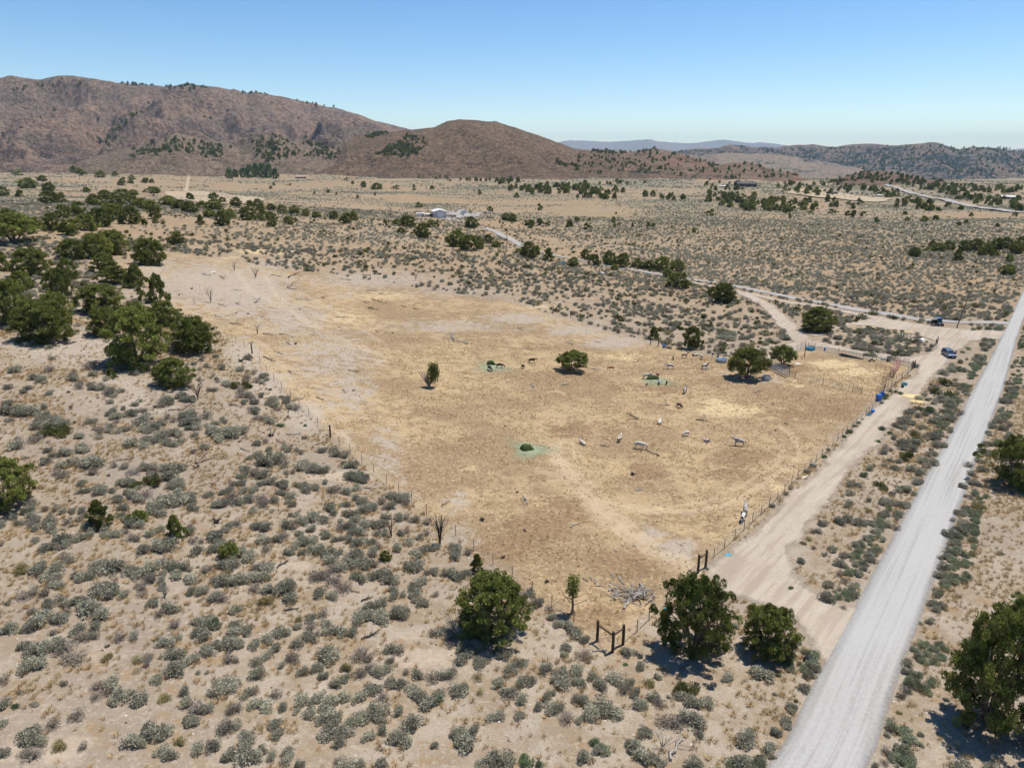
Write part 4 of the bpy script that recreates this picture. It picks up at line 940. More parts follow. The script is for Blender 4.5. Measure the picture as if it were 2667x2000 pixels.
# ------------------------------------------------------------------ junipers: (u, v of foot, width px, height px, kind)
JL = [ # near
 (1285,1645,222,190,'dome'),(1805,1692,215,238,'open'),(2005,1700,172,150,'open'),(1490,1597,52,108,'sparse'),(2570,1880,265,330,'open'),(2672,1640,150,120,'open'),(2650,1262,170,165,'open'),(15,1318,160,165,'open'),(2720,1930,180,200,'open'),
 (262,1372,70,92,'cone'),(458,1402,62,80,'cone'),(358,1355,50,38,'dome'),(598,1448,52,50,'dome'),(1003,1458,32,34,'dome'),(1243,1488,44,60,'cone'),
 (1490,965,88,64,'flat'),(1945,985,108,92,'flat'),(2038,952,68,62,'flat'),(1702,884,30,42,'cone'),(1803,908,56,64,'open'),(2128,862,98,72,'dome'),(1884,787,66,58,'dome'),(1852,771,20,26,'cone'),(1130,1006,42,76,'half'),
 # left stand
 (122,885,168,120,'dome'),(45,845,102,128,'dome'),(85,718,97,76,'dome'),(158,775,72,84,'open'),(180,728,52,58,'dome'),(150,842,82,90,'dome'),(2,705,48,52,'dome'),(38,632,138,56,'flat'),(190,674,76,54,'dome'),(256,670,82,66,'dome'),(300,662,84,66,'dome'),
 (392,690,88,76,'dome'),(276,710,68,55,'open'),(302,738,84,50,'open'),(356,748,62,64,'cone'),(414,788,54,80,'cone'),(262,812,128,82,'dome'),(275,870,97,84,'dome'),(350,842,97,66,'dome'),(430,848,82,74,'dome'),(362,948,178,165,'dome'),(505,914,138,104,'dome'),
 (454,1004,102,86,'dome'),(290,984,30,34,'cone'),(462,637,50,34,'dome'),(370,783,22,40,'cone'),(60,762,60,60,'open'),
 # middle left
 (22,576,46,34,'dome'),(50,592,50,34,'dome'),(137,600,50,46,'dome'),(167,568,40,36,'dome'),(205,562,40,38,'open'),(182,612,62,44,'open'),(225,600,60,44,'dome'),(262,590,64,50,'dome'),(300,572,60,40,'open'),(340,584,60,48,'dome'),(285,560,50,32,'dome'),(130,532,52,34,'open'),(158,530,30,24,'dome'),(127,498,38,22,'dome'),(72,491,48,24,'dome'),(8,512,36,26,'dome'),(53,515,22,20,'dome'),(48,458,20,16,'dome'),(112,474,28,18,'open'),(195,452,22,20,'dome'),(212,458,24,18,'dome'),(262,464,24,20,'dome'),(258,448,16,14,'dome'),(300,459,18,12,'dome'),(320,476,18,14,'dome'),(316,484,18,14,'dome'),(343,468,18,12,'dome'),(342,479,18,12,'dome'),(380,477,22,14,'dome'),(396,477,16,11,'dome'),
 (400,510,42,18,'flat'),(495,522,24,20,'flat'),(556,518,24,16,'dome'),(580,528,26,16,'dome'),(616,538,34,24,'dome'),(652,541,24,20,'dome'),(673,538,28,22,'dome'),(706,548,28,20,'dome'),(736,558,26,28,'dome'),(768,558,30,26,'dome'),(796,564,26,22,'dome'),(824,567,28,18,'dome'),(870,572,28,26,'dome'),(895,584,20,28,'dome'),(495,554,42,30,'dome'),(526,543,24,20,'dome'),(560,548,46,30,'dome'),(470,546,44,26,'dome'),(440,536,44,26,'dome'),(404,570,34,34,'dome'),(398,552,44,30,'dome'),(372,544,40,28,'dome'),(345,535,40,26,'dome'),(320,520,50,28,'dome'),(300,538,48,28,'dome'),(250,536,50,30,'dome'),(275,520,44,22,'dome'),(348,509,30,14,'dome'),(225,500,22,12,'dome'),(160,515,18,14,'dome'),
 (523,586,28,30,'cone'),(546,568,36,24,'dome'),(580,588,44,40,'dome'),(600,570,36,26,'dome'),(645,574,46,36,'dome'),(680,560,30,28,'dome'),(678,576,28,22,'dome'),(705,576,34,24,'dome'),(708,590,26,24,'dome'),(752,584,28,24,'dome'),(772,580,9,14,'cone'),(376,587,20,18,'dome'),(406,582,17,16,'dome'),
 # centre
 (902,584,26,26,'dome'),(922,575,22,26,'open'),(904,572,22,18,'dome'),(1035,588,28,20,'dome'),(1062,592,40,32,'dome'),(1045,608,27,18,'dome'),(1100,620,42,40,'dome'),(1120,593,26,22,'dome'),(1138,590,14,18,'dome'),(1227,594,36,30,'dome'),(1190,642,56,44,'dome'),(1222,652,52,42,'dome'),(1248,648,34,34,'dome'),(1272,634,28,28,'open'),(1292,645,26,20,'dome'),(1376,672,50,44,'dome'),(1352,662,26,18,'dome'),(1398,662,22,24,'dome'),(1428,680,34,36,'cone'),(1494,694,32,26,'dome'),(1526,678,30,34,'open'),(1548,692,32,32,'dome'),(1588,690,42,38,'dome'),(1622,696,46,38,'open'),(1658,696,30,28,'dome'),(1672,700,28,22,'dome'),(1690,702,34,26,'dome'),(1724,706,42,40,'dome'),(1764,706,42,32,'dome'),(1738,724,34,26,'dome'),(1766,748,60,44,'dome'),(1600,704,22,18,'dome'),(1003,588,12,16,'dome'),
 (1093,541,22,15,'dome'),(1277,552,16,15,'dome'),(1406,548,14,18,'dome'),(1318,574,28,22,'dome'),(1335,578,30,24,'dome'),(1380,588,28,18,'dome'),(1405,586,22,18,'dome'),(1427,588,14,12,'dome'),(1484,592,22,20,'dome'),(1502,578,18,14,'dome'),(1530,598,20,18,'open'),(1536,576,8,10,'dome'),(1600,593,9,14,'cone'),(1613,588,8,10,'dome'),(1647,593,8,14,'cone'),(1688,590,12,12,'dome'),(1701,592,12,12,'dome'),(1686,598,7,9,'dome'),
 (947,488,16,15,'dome'),(982,493,30,18,'dome'),(1031,493,18,11,'dome'),(902,472,10,10,'dome'),(919,480,10,9,'dome'),(932,517,9,10,'dome'),(1125,494,13,11,'dome'),(1249,507,12,12,'dome'),(1345,516,14,14,'dome'),(1387,508,12,15,'dome'),
 # right flats
 (2380,668,34,25,'dome'),(2494,681,26,34,'open'),(2627,684,22,22,'dome'),(2624,716,48,32,'dome'),(2442,655,36,24,'dome'),(2470,652,40,26,'dome'),(2510,655,40,32,'dome'),(2540,652,40,34,'dome'),(2570,662,44,32,'dome'),(2595,650,40,34,'dome'),(2620,648,40,32,'dome'),(2645,660,44,36,'dome'),(2660,642,40,30,'dome'),(2556,667,24,18,'dome'),(2588,668,28,22,'dome'),(2672,655,40,32,'dome'),(2415,655,18,12,'dome'),(2428,645,18,20,'dome'),
 (1807,606,12,14,'cone'),(1849,561,22,17,'dome'),(2281,580,14,15,'dome'),(2187,616,8,8,'dome'),(2234,620,7,7,'dome'),(2362,576,13,11,'dome'),(2407,577,22,15,'dome'),(2436,574,20,14,'dome'),(2496,588,14,11,'dome'),(2516,583,15,11,'dome'),(2597,592,14,11,'dome'),(2357,560,16,10,'dome'),(2420,549,24,14,'dome'),(2528,564,14,11,'dome'),(2643,563,14,11,'dome'),(2056,568,9,13,'cone'),(2051,555,20,14,'dome'),(2206,562,15,14,'dome'),(2222,565,18,18,'dome'),(2248,562,18,12,'dome'),(2112,556,18,10,'dome'),(2168,556,22,12,'dome')]
J_FAR_ZONES = [  # (polygon, count, width m, height m)
 ([(1060,452),(1160,446),(1180,462),(1080,466)],14,6,5),([(1130,450),(1340,462),(1350,478),(1140,474),(1120,462)],46,7,6),([(1270,468),(1360,468),(1350,480),(1290,482)],14,8,6),([(1330,488),(1420,480),(1440,502),(1370,508),(1330,500)],22,9,7),
 ([(1410,490),(1530,482),(1560,505),(1420,508)],36,9,8),([(1500,494),(1600,496),(1640,505),(1600,520),(1500,516)],26,8,7),([(1560,470),(1680,476),(1680,486),(1560,482)],12,7,6),([(1640,505),(1780,510),(1780,525),(1680,520)],12,8,6),
 ([(1840,470),(1960,478),(1960,500),(1830,500)],22,7,6),([(1840,500),(1990,510),(2070,530),(2060,555),(1960,552),(1840,530)],64,8,7),([(1990,520),(2120,525),(2130,550),(2040,555)],22,8,6),([(2040,480),(2240,474),(2270,500),(2120,512),(2040,500)],50,8,7),([(2270,490),(2330,495),(2350,515),(2290,520)],16,8,7),([(2270,474),(2667,492),(2667,506),(2400,496)],80,8,6),
 ([(2340,520),(2480,535),(2560,550),(2470,552),(2330,540)],28,7,5),([(2440,500),(2667,520),(2667,552),(2620,545),(2520,530)],46,8,6),([(2150,520),(2250,530),(2240,545),(2150,540)],10,7,6),([(1180,600),(1900,620),(1900,560),(1180,540)],6,4,3),([(700,480),(1100,480),(1060,540),(700,520)],10,5,3),([(2000,480),(2300,476),(2300,484),(2000,490)],24,7,6)]

def dims(u, v, w, e):
    p = at(u, v); m = ppm(p); W = w / m
    dep = math.atan2(-p.z, hypot(p.x, p.y))
    H = (e / m / cos(atan2(abs(1000 - v), F)) - .42 * W * sin(dep)) / max(.5, cos(dep))
    return p, W, max(H, W * .55)
jn = 0
LOOKJ = {'dome': 'round dark green juniper', 'cone': 'pointed green juniper', 'flat': 'spreading flat based juniper', 'open': 'loose crowned green juniper', 'half': 'half dead juniper with grey bare stems', 'sparse': 'slender sparse juniper on a bare trunk'}
for (u, v, w, e, kd) in sorted(JL, key=lambda q: -q[2] * q[3]):
    if kd in ('half', 'sparse'): continue
    p, W, H = dims(u, v, w, e)
    if v > 1500 or u > 2500: W *= .90; H *= .93
    elif v < 1100 and w > 30: W *= 1.0; H *= 1.0
    else: H *= .9
    px = w
    if px >= 26:
        li = 0 if px > 62 else 1
        c, tr = random.choice(JUN[(li, kd)])
        o = empty('juniper_tree', p - Vector((0, 0, .05)), random.random() * 6.28, (W, W * random.uniform(.88, 1.1), H))
        link('crown', c, None, o); link('trunk', tr, None, o)
        o.location.z -= .08
        if px > 62: JUNIPER_FEET.append(o)
    else:
        o = link('juniper_tree', random.choice(JUN_FAR), None, None, p - Vector((0, 0, .1)), random.random() * 6.28, (W, W, H))
    sz = 'large ' if W > 6.5 else ('small ' if W < 2.4 else '')
    later(o, sz + LOOKJ[kd], 'tree', 'junipers', W); jn += 1
# far junipers: individuals up to 300 in all, the rest as one wood
fx = []
for poly, n, w, h in J_FAR_ZONES:
    us = []; P = np.array(poly, float); lo = P.min(0); hi = P.max(0)
    uu = rng.uniform(lo[0], hi[0], n * 4); vv = rng.uniform(lo[1], hi[1], n * 4)
    s = sdf(poly, uu, vv) > 0
    uu, vv = uu[s][:n], vv[s][:n]
    x, y, z = hit(uu, vv)
    for a in zip(x, y, z): fx.append((*a, w * random.uniform(.55, 1.15), h * random.uniform(.6, 1.1)))
fx.sort(key=lambda q: -q[3] / q[1])
room = 298 - jn
for (x, y, z, w, h) in fx[:room]:
    o = link('juniper_tree', random.choice(JUN_FAR), None, None, (x, y, z - .1), random.random() * 6.28, (w, w, h))
    later(o, 'distant dark juniper', 'tree', 'junipers', w)
print('junipers', jn, len(fx))
fx = fx[room:]
# poplars by the far left farm
POP = [(598,466,20,26),(635,462,22,24),(652,464,24,34),(668,462,22,34),(685,464,26,38),(702,464,24,36),(718,466,18,26),(99,434,18,28),(614,462,18,20),(84,440,14,20)]
pm = juniper_meshes(260, 'dome', 1)
pc_ = pm[0]; pc_.materials.append(M_POP); pm[1].materials.append(M_BARK)
for (u, v, w, e) in POP:
    p, W, H = dims(u, v, w, e)
    o = empty('poplar_tree', p - Vector((0, 0, .2)), random.random() * 6, (W, W, max(H, W * .9)))
    link('crown', pc_, None, o); link('trunk', pm[1], None, o)
    later(o, 'tall bright green poplar by the foot of the mountains', 'tree', 'poplars by the far farm', W)

# two odd junipers in the pasture
def bare_tree(name, p, H, look, mat=M_BRNW, n=7, spread=.35, seed=1, cat='dead tree', thick=.035, lean=0.0, group=None):
    rnd = random.Random(seed); mb = MB()
    for k in range(n):
        a = 2 * pi * k / n + rnd.uniform(-.4, .4); L = H * rnd.uniform(.6, 1.0); s = spread * rnd.uniform(.4, 1.2)
        q = [(0, 0, 0)] if k == 0 else [(cos(a) * .04, sin(a) * .04, H * rnd.uniform(0, .25))]
        m1 = (cos(a) * s * L * .35 + lean * L * .4, sin(a) * s * L * .35, L * .5); m2 = (cos(a + .4) * s * L * .8 + lean * L * .8, sin(a + .4) * s * L * .8, L)
        th = thick * H / 2.5
        mb.tube([q[0], m1, m2], [th, th * .6, th * .2], 5)
        for j in range(3):
            b = a + rnd.uniform(-1.2, 1.2); z0 = rnd.uniform(.4, .85)
            s0 = Vector(m1).lerp(Vector(m2), z0 - .3)
            mb.tube([s0, s0 + Vector((cos(b) * L * .16, sin(b) * L * .16, L * .14)), s0 + Vector((cos(b) * L * .24, sin(b) * L * .24, L * .26))], [th * .4, th * .28, th * .1], 4, False)
    o = mb.build(name, mat, None, p - Vector((0, 0, .05)), rnd.random() * 6)
    later(o, look, cat, group); return o

def tuft_crown(parent, clumps, n, size, seed, mat=M_JUN):
    rg = np.random.default_rng(seed)
    c = [q[:3] for q in clumps]; r = [(q[3], q[3], q[3] * 1.3) for q in clumps]
    v, f, tn = leaves(c, r, n, size, rg, .7)
    me = mesh_np('crown', v, f); fattr(me, 'tone', tn); return link('crown', me, mat, parent)
p = at(1118, 1008)
o = empty('juniper_tree', p); later(o, LOOKJ['half'], 'tree')
mb = MB(); rr_ = random.Random(5)
for k in range(14):
    a = rr_.uniform(1.6, 4.6) if k < 10 else rr_.uniform(-1, 1); L = rr_.uniform(2.2, 3.9); q = rr_.uniform(.2, .55)
    mb.tube([(0, 0, 0), (cos(a) * q * L * .7, sin(a) * q * L * .3, L * .5), (cos(a) * q * L * 1.3, sin(a) * q * L * .5, L)], [.09, .06, .02], 5)
mb.build('trunk', M_GREYW, o)
tuft_crown(o, [(.75 + rr_.uniform(-.7, .8), rr_.uniform(-.7, .7), 1.0 + rr_.random() * 3.3, .50) for _ in range(48)], 5200, .13, 3)
p = at(1490, 1597)
o = empty('juniper_tree', p); later(o, LOOKJ['sparse'], 'tree')
mb = MB()
mb.tube([(0, 0, -.1), (.05, 0, 1.0), (-.05, .05, 2.0), (0, 0, 3.3)], [.12, .10, .07, .02], 7)
for k in range(12):
    a = k * 2.4; z0 = .8 + k * .16; L = 1.3 - k * .05
    mb.tube([(0, 0, z0), (cos(a) * L * .6, sin(a) * L * .6, z0 + .35), (cos(a) * L, sin(a) * L, z0 + .8)], [.045, .03, .008], 4)
mb.build('trunk', M_BRNW, o)
tuft_crown(o, [(cos(k * 1.9) * (.15 + .045 * (k % 9)), sin(k * 1.9) * (.15 + .05 * (k % 7)), 1.9 + .055 * k, .24) for k in range(34)], 1700, .10, 4)

# ------------------------------------------------------------------ scattered cover
def rand_px(n, box, seed):
    rg = np.random.default_rng(seed)
    return rg.uniform(box[0], box[2], n), rg.uniform(box[1], box[3], n)

def polar_rand(n, r0, r1, az, seed, power=1.0):
    rg = np.random.default_rng(seed)
    a = rg.uniform(-az, az, n); r = np.sqrt(r0 ** 2 + (r1 ** 2 - r0 ** 2) * rg.random(n) ** power)
    x = r * np.sin(a); y = r * np.cos(a)
    return x, y
X = []; Y = []; S = []
for i in rest:
    x, y, z, w, h, k, pw = cand[i]; X.append(x); Y.append(y); S.append(w)
# plants crowding both edges of the gravel road
ex = []
for E_, sg in ((GL_A, -1), (GR_A, 1)):
    qx, qy, _ = hit(E_[:, 0], E_[:, 1]); sl_ = np.concatenate([[0], np.cumsum(np.hypot(np.diff(qx), np.diff(qy)))])
    n_ = int(sl_[-1] * 2.6); q_ = rng.uniform(0, sl_[-1], n_); off_ = rng.uniform(.7, 2.6, n_)
    px_, py_ = np.interp(q_, sl_, qx), np.interp(q_, sl_, qy)
    keep_ = fbm(q_ / 7, q_ * 0 + sg, 95, 3) > (-.12 if sg > 0 else .05)
    ex.append(np.stack([px_ + sg * off_, py_ - sg * off_ * .2], 1)[keep_])
ex = np.concatenate(ex); ex = ex[free(ex[:, 0], ex[:, 1], .15)]
VERGE = recol(SAGE_HI[:3], leaf_mat('verge_leaf', (.23, .26, .15), (.27, .29, .19), (.31, .33, .21)))
scatter('verge_plants', VERGE, ex[:, 0], ex[:, 1], ground(ex[:, 0], ex[:, 1]) - .02, rng.uniform(.4, 1.15, len(ex)), 'pale green plants growing along both edges of the gravel road')
# small sage between the listed ones, near
x, y = polar_rand(9000, 26, 130, .72, 5)
u, v, d = project(x, y, ground(x, y))
dens = .5 + .9 * fbm(x / 9, y / 9, 71, 3)
listed = (u > -20) & (u < 2690) & (v > 1000) & (v < 2010)
dens = np.where(listed, np.where(dens > .6, .05, .007), dens * .45)
dens *= np.where(blobs(SAND, u, v) > .35, .2, 1) * np.where(blobs(GREY, u, v) > .35, .35, 1)
k = (rng.random(len(x)) < dens) & free(x, y)
X += list(x[k]); Y += list(y[k]); S += list(np.where(listed[k], rng.uniform(.35, .8, k.sum()), rng.uniform(.6, 2.0, k.sum())))
# right verge beyond the gravel road: only small plants
x, y = polar_rand(11000, 120, 310, .72, 6)
u, v, d = project(x, y, ground(x, y))
dens = .62 + 1.0 * fbm(x / 14, y / 14, 73, 3) + .25 * (u > 2000) * (v < 850)
dens = np.where((u < 620) & (v > 860), .10, dens) * np.where(blobs(SAND, u, v) > .4, .75, 1)
dens = np.where((u > 2640) & (v > 700), .1, dens)
k = (rng.random(len(x)) < dens) & free(x, y)
X += list(x[k]); Y += list(y[k]); S += list(rng.uniform(.8, 2.3, k.sum()))
X, Y, S = map(np.array, (X, Y, S))
# sagebrush as a whole: near ones with the detailed shapes, far ones with the light shapes
scatter('sagebrush_cover', SAGE_HI[:6] + SAGE_TW[:2], X, Y, ground(X, Y) - .02, S, 'grey green sagebrush scattered over the slopes between the larger bushes')
x, y = polar_rand(190000, 290, 1250, .70, 8)
u, v, d = project(x, y, ground(x, y))
dens = cover(u, v, x, y) ** 1.2 * np.clip(1.25 - np.hypot(x, y) / 1500, .15, 1)
k = (rng.random(len(x)) < dens) & free(x, y, .6)
x, y = x[k], y[k]
s = rng.uniform(.7, 2.1, len(x))
x2, y2 = polar_rand(60000, 1150, 2700, .70, 18)
u, v, d = project(x2, y2, ground(x2, y2))
k = (rng.random(len(x2)) < cover(u, v, x2, y2) * .8) & free(x2, y2, .6)
x = np.concatenate([x, x2[k]]); y = np.concatenate([y, y2[k]]); s = np.concatenate([s, rng.uniform(1.6, 4.2, k.sum())])
print('far sage', len(x))
scatter('sagebrush_flats', SAGE_LO, x, y, ground(x, y) - .05, s, 'grey sagebrush spread over the far valley flats')
# olive and yellow shrubs on the middle slopes
x, y = polar_rand(9000, 150, 700, .70, 9)
u, v, d = project(x, y, ground(x, y))
k = (rng.random(len(x)) < np.where(np.hypot(x, y) < 330, .40, .22)) & free(x, y, .5) & ~((u < 620) & (v > 820))
x, y = x[k], y[k]
scatter('bitterbrush_cover', OLIVE_LO + OLIVE_LO + YEL_LO[:1], x, y, ground(x, y) - .05, rng.uniform(1.0, 2.8, len(x)), 'olive green shrubs dotted over the middle slopes')
# dry grass
TUFTS = [tuft_mesh(i) for i in range(3)]
for m in TUFTS: m.materials.append(M_DRYT)
x, y = polar_rand(90000, 24, 170, .72, 12, .8)
u, v, d = project(x, y, ground(x, y))
dn = .55 + 1.1 * fbm(x / 5, y / 5, 81, 3)
dn *= np.where(blobs(SAND, u, v) > .35, .15, 1) * np.where(blobs(GREY, u, v) > .3, .25, 1)
inp = sdf(PAST_W, x, y) > 0
k = (rng.random(len(x)) < dn * np.where(inp, .55, 1)) & free(x, y, .15, False)
x, y = x[k], y[k]; inp = inp[k]
scatter('dry_grass', TUFTS, x, y, ground(x, y) - .02, rng.uniform(.5, 1.3, len(x)) * np.where(inp, .55, 1.0), 'dry straw coloured grass tufts')
# litter of small sticks, dark droppings and stones on the pasture and the slopes
def stick_mesh(i, L=.5):
    rd = random.Random(i); mb = MB()
    for k in range(3):
        a = rd.random() * 6.28; c = Vector((rd.uniform(-.15, .15), rd.uniform(-.15, .15), .03))
        dv = Vector((cos(a), sin(a), rd.uniform(-.05, .2))) * L * rd.uniform(.3, .6)
        mb.tube([c - dv, c + dv * .2 + Vector((.03, .05, .02)), c + dv], [.022, .018, .008], 3, False)
    return mb.mesh('stick')
def stone_mesh(i):
    rd = random.Random(i); b = bmesh.new(); bmesh.ops.create_icosphere(b, subdivisions=1, radius=.5)
    for vv in b.verts: vv.co *= rd.uniform(.7, 1.15); vv.co.z *= .55
    me = bpy.data.meshes.new('stone'); b.to_mesh(me); b.free(); return me
STK = [stick_mesh(i) for i in range(6)]
for i, m in enumerate(STK): m.materials.append((M_GREYW, M_BRNW, M_BRNW, M_BURNT, M_GREYW, M_BRNW)[i])
LIT = [stone_mesh(i) for i in range(3)]
t = NT('dark_clod'); LITM = t.bsdf(t.mix(t.rnd(), (.10, .065, .04), (.22, .15, .10)), .95)
t = NT('pale_stone'); STNM = t.bsdf(t.mix(t.rnd(), (.40, .33, .26), (.62, .56, .48)), .9)
for m in LIT: m.materials.append(LITM)
STN = recol(LIT, STNM)
x, y = polar_rand(26000, 30, 240, .70, 14)
u, v, d = project(x, y, ground(x, y)); inp = sdf(PAST_W, x, y) > .5
wgt = np.where(inp, .05 + .2 * blobs(BROWN, u, v) + .22 * np.clip(fbm(x / 8, y / 8, 91, 3), 0, 1), .02)
wgt = np.where((u > 1250) & (u < 1800) & (v > 1420) & (v < 1680), .8, wgt)
k = (rng.random(len(x)) < wgt) & free(x, y, .2, False)
x, y = x[k], y[k]
scatter('stick_litter', STK, x, y, ground(x, y), rng.uniform(.25, 1.0, len(x)) ** 1.5, 'small broken sticks and twigs littering the pasture')
x, y = polar_rand(40000, 28, 230, .70, 15)
inp = sdf(PAST_W, x, y) > .5
k = (rng.random(len(x)) < np.where(inp, .42, .08)) & free(x, y, .2, False)
x, y = x[k], y[k]
scatter('dung_litter', LIT, x, y, ground(x, y) + .01, rng.uniform(.06, .26, len(x)), 'dark dung and clods scattered over the pasture')
x, y = polar_rand(9000, 26, 190, .70, 16)
k = (rng.random(len(x)) < .35) & free(x, y, -3, False)
x, y = x[k], y[k]
scatter('pebbles', STN, x, y, ground(x, y) + .01, rng.uniform(.06, .30, len(x)) ** 1.3 * 1.2, 'pale stones lying about on the dry ground')
# far wood
FX = np.array(fx)
scatter('far_woodland', JUN_FAR, FX[:, 0], FX[:, 1], FX[:, 2] - .2, FX[:, 3], 'dark junipers scattered over the far flats')

# junipers on the hills
def on_hill(name, polys, n, smin, smax, seed, lst):
    Xh, Yh, Zh = HILLS[name]; u, v, d = project(Xh, Yh, Zh); rg = np.random.default_rng(seed)
    for poly, k_ in polys:
        idx = np.nonzero(sdf(poly, u, v) > 0)[0]
        if len(idx) == 0: continue
        pick = rg.choice(idx, int(k_ * n))
        j = Zh[pick]
        w = rg.uniform(smin, smax, len(pick))
        lst += list(zip(Xh[pick] + rg.normal(size=len(pick)) * 6, Yh[pick] + rg.normal(size=len(pick)) * 6, j - .5, w))
HL = []
on_hill('mountain_range', [([(470,216),(500,216),(512,226),(560,232),(500,240),(465,230)],40),([(430,222),(470,222),(470,232),(430,232)],14),([(310,214),(400,220),(400,226),(330,224)],20),([(290,345),(350,290),(360,300),(310,350),(325,365),(300,365)],50),([(240,355),(300,355),(290,375),(240,375)],16),([(520,308),(560,308),(560,312),(520,312)],6),([(600,236),(700,244),(700,250),(620,246)],14),([(765,260),(885,282),(880,288),(780,268)],12),([(170,205),(210,220),(130,240),(60,225)],14),([(0,230),(900,320),(900,420),(0,420)],60),([(40,215),(75,225),(45,250),(35,240)],10)], 1.0, 7, 13, 1, HL)
on_hill('foothill', [([(330,392),(440,360),(520,362),(600,390),(560,420),(480,400),(350,412)],170),([(650,350),(700,352),(760,370),(780,400),(700,430),(660,400)],150),([(560,380),(600,385),(580,410),(520,420)],30),([(780,370),(860,372),(850,410),(790,412),(830,390)],60),([(860,360),(900,390),(880,420),(820,410)],40)], 1.0, 6, 11, 2, HL)
on_hill('cone_hill', [([(960,345),(1000,330),(1005,352),(960,362)],60),([(1010,385),(1060,352),(1100,360),(1070,400),(1030,410),(980,405)],190),([(1060,400),(1100,372),(1090,398),(1065,405)],40),([(1440,410),(1500,430),(1520,450),(1460,435)],40),([(1540,392),(1610,395),(1610,402),(1540,400)],20),([(1500,400),(1640,405),(1700,440),(1560,455),(1500,440)],90)], 1.0, 5, 9, 3, HL)
on_hill('dotted_hill', [([(1460,400),(1700,388),(1760,400),(1900,440),(1800,460),(1500,450)],230),([(1545,392),(1600,396),(1600,402),(1545,400)],24)], 1.0, 6, 11, 4, HL)
on_hill('reddish_hill', [([(1790,445),(1950,425),(2080,460),(1900,470)],80)], 1.0, 6, 9, 5, HL)
on_hill('small_hill', [([(2120,480),(2270,446),(2480,480),(2300,478)],110)], 1.0, 6, 10, 6, HL)
on_hill('juniper_range', [([(1740,396),(2900,370),(2900,470),(2100,440)],1500)], 1.0, 10, 18, 7, HL)
HL = np.array(HL)
scatter('mountain_junipers', JUN_FAR, HL[:, 0], HL[:, 1], HL[:, 2], HL[:, 3], 'dark junipers dotted over the mountain slopes')
# ------------------------------------------------------------------ made things: materials
def paint(name, c, rough=.5, spec=.4, metal=0.0, coat=0.0, wear=.12):
    t = NT(name); n = t.noise(3.0, 4, vec=t.obj())
    col = t.mix(t.step(n, .4, .7, 0, wear * 3), c, tuple(min(1, x * .72 + .04) for x in c))
    return t.bsdf(col, rough, spec, metal=metal, coat=coat)
M_DWOOD = bark('dark_post_wood', (.075, .05, .035), (.15, .105, .075))
M_STEEL = paint('rusty_post_steel', (.11, .085, .07), .7, .3)
M_WIRE = paint('fence_wire', (.30, .28, .26), .5, .4, .6)
M_PIPE = paint('rusty_pipe', (.15, .085, .065), .7)
M_PINK = paint('faded_red_paint', (.40, .16, .15), .6)
M_GALV = paint('galvanised_steel', (.42, .44, .46), .4, .5, .5)
M_PANEL = paint('grey_panel_steel', (.36, .36, .37), .5, .4, .4)
M_WATER = paint('tank_water', (.045, .10, .20), .08, .6)
M_TEAL = paint('turquoise_plastic', (.03, .33, .46), .4)
M_BLUE = paint('blue_plastic', (.015, .15, .52), .4)
M_BLACK = paint('black_plastic', (.02, .02, .022), .5)
M_WHITE = paint('white_paint', (.78, .77, .74), .5)
M_DGREEN = paint('dark_green_plastic', (.02, .05, .035), .45)
M_BARNW = paint('pale_pink_metal', (.62, .52, .48), .6)
M_BARNR = paint('pale_metal_roof', (.70, .66, .62), .4)
M_TAN = paint('tan_boards', (.36, .24, .15), .8)
M_DHOUSE = paint('dark_house_wall', (.07, .055, .05), .8)
M_DROOF = paint('dark_roof', (.05, .05, .055), .8)
M_GROOF = paint('slate_roof', (.10, .13, .16), .7)
M_PROOF = paint('faded_red_roof', (.36, .24, .21), .7)
M_GLASS = paint('dark_window_glass', (.02, .03, .04), .1, .7)
M_RUBBER = paint('tyre_rubber', (.02, .02, .02), .9)
M_CARBLUE = paint('car_blue', (.03, .07, .15), .3, .6, 0, .7, .03)
M_LAMP = paint('lamp_glass', (.75, .77, .8), .15, .7)
M_TAIL = paint('orange_lamp', (.5, .12, .02), .3)
M_ORANGE = paint('machine_orange', (.6, .2, .03), .5)
M_LAWN = paint('green_lawn', (.10, .20, .05), .9)

def gp(u, v): return at(u, v)
def hd(a, b):
    return atan2(b.y - a.y, b.x - a.x)

# ------------------------------------------------------------------ fences
def t_post(parent, p, base, h=1.35, mat=None, thick=.035, name='post', wood=False, lean=0.0):
    q = p - base
    mb = MB()
    if wood: mb.tube([(q.x, q.y, q.z - .3), (q.x + lean * .5, q.y, q.z + h * .5), (q.x + lean, q.y, q.z + h)], [thick, thick * .97, thick * .92], 8)
    else:
        mb.box((q.x, q.y, q.z + h / 2 - .15), (thick * 1.6, thick * .6, h + .3)); mb.box((q.x, q.y + thick * .5, q.z + h / 2 - .15), (thick * .5, thick, h + .28))
    o = mb.build(name, mat or M_STEEL, parent); return o
def wire_fence(px, look, group=None, h=1.35, wires=4, wr=.009, thick=.04, woods=(), mat=None, world=None, cat='fence', whr=.13):
    P = [gp(u, v) for u, v in px] if world is None else world
    base = P[0].copy()
    o = empty('wire_fence', base)
    for i, p in enumerate(P):
        if i in woods: t_post(o, p, base, h * 1.5, M_DWOOD, whr, wood=True)
        else: t_post(o, p, base, h * random.uniform(.95, 1.05), mat, thick)
    for k in range(wires):
        z = .3 + (h - .4) * k / max(1, wires - 1)
        mb = MB()
        mb.tube([(p - base) + Vector((0, .02, z)) for p in P], wr, 3, False)
        mb.build('wire', M_WIRE, o)
    later(o, look, cat, group); return o
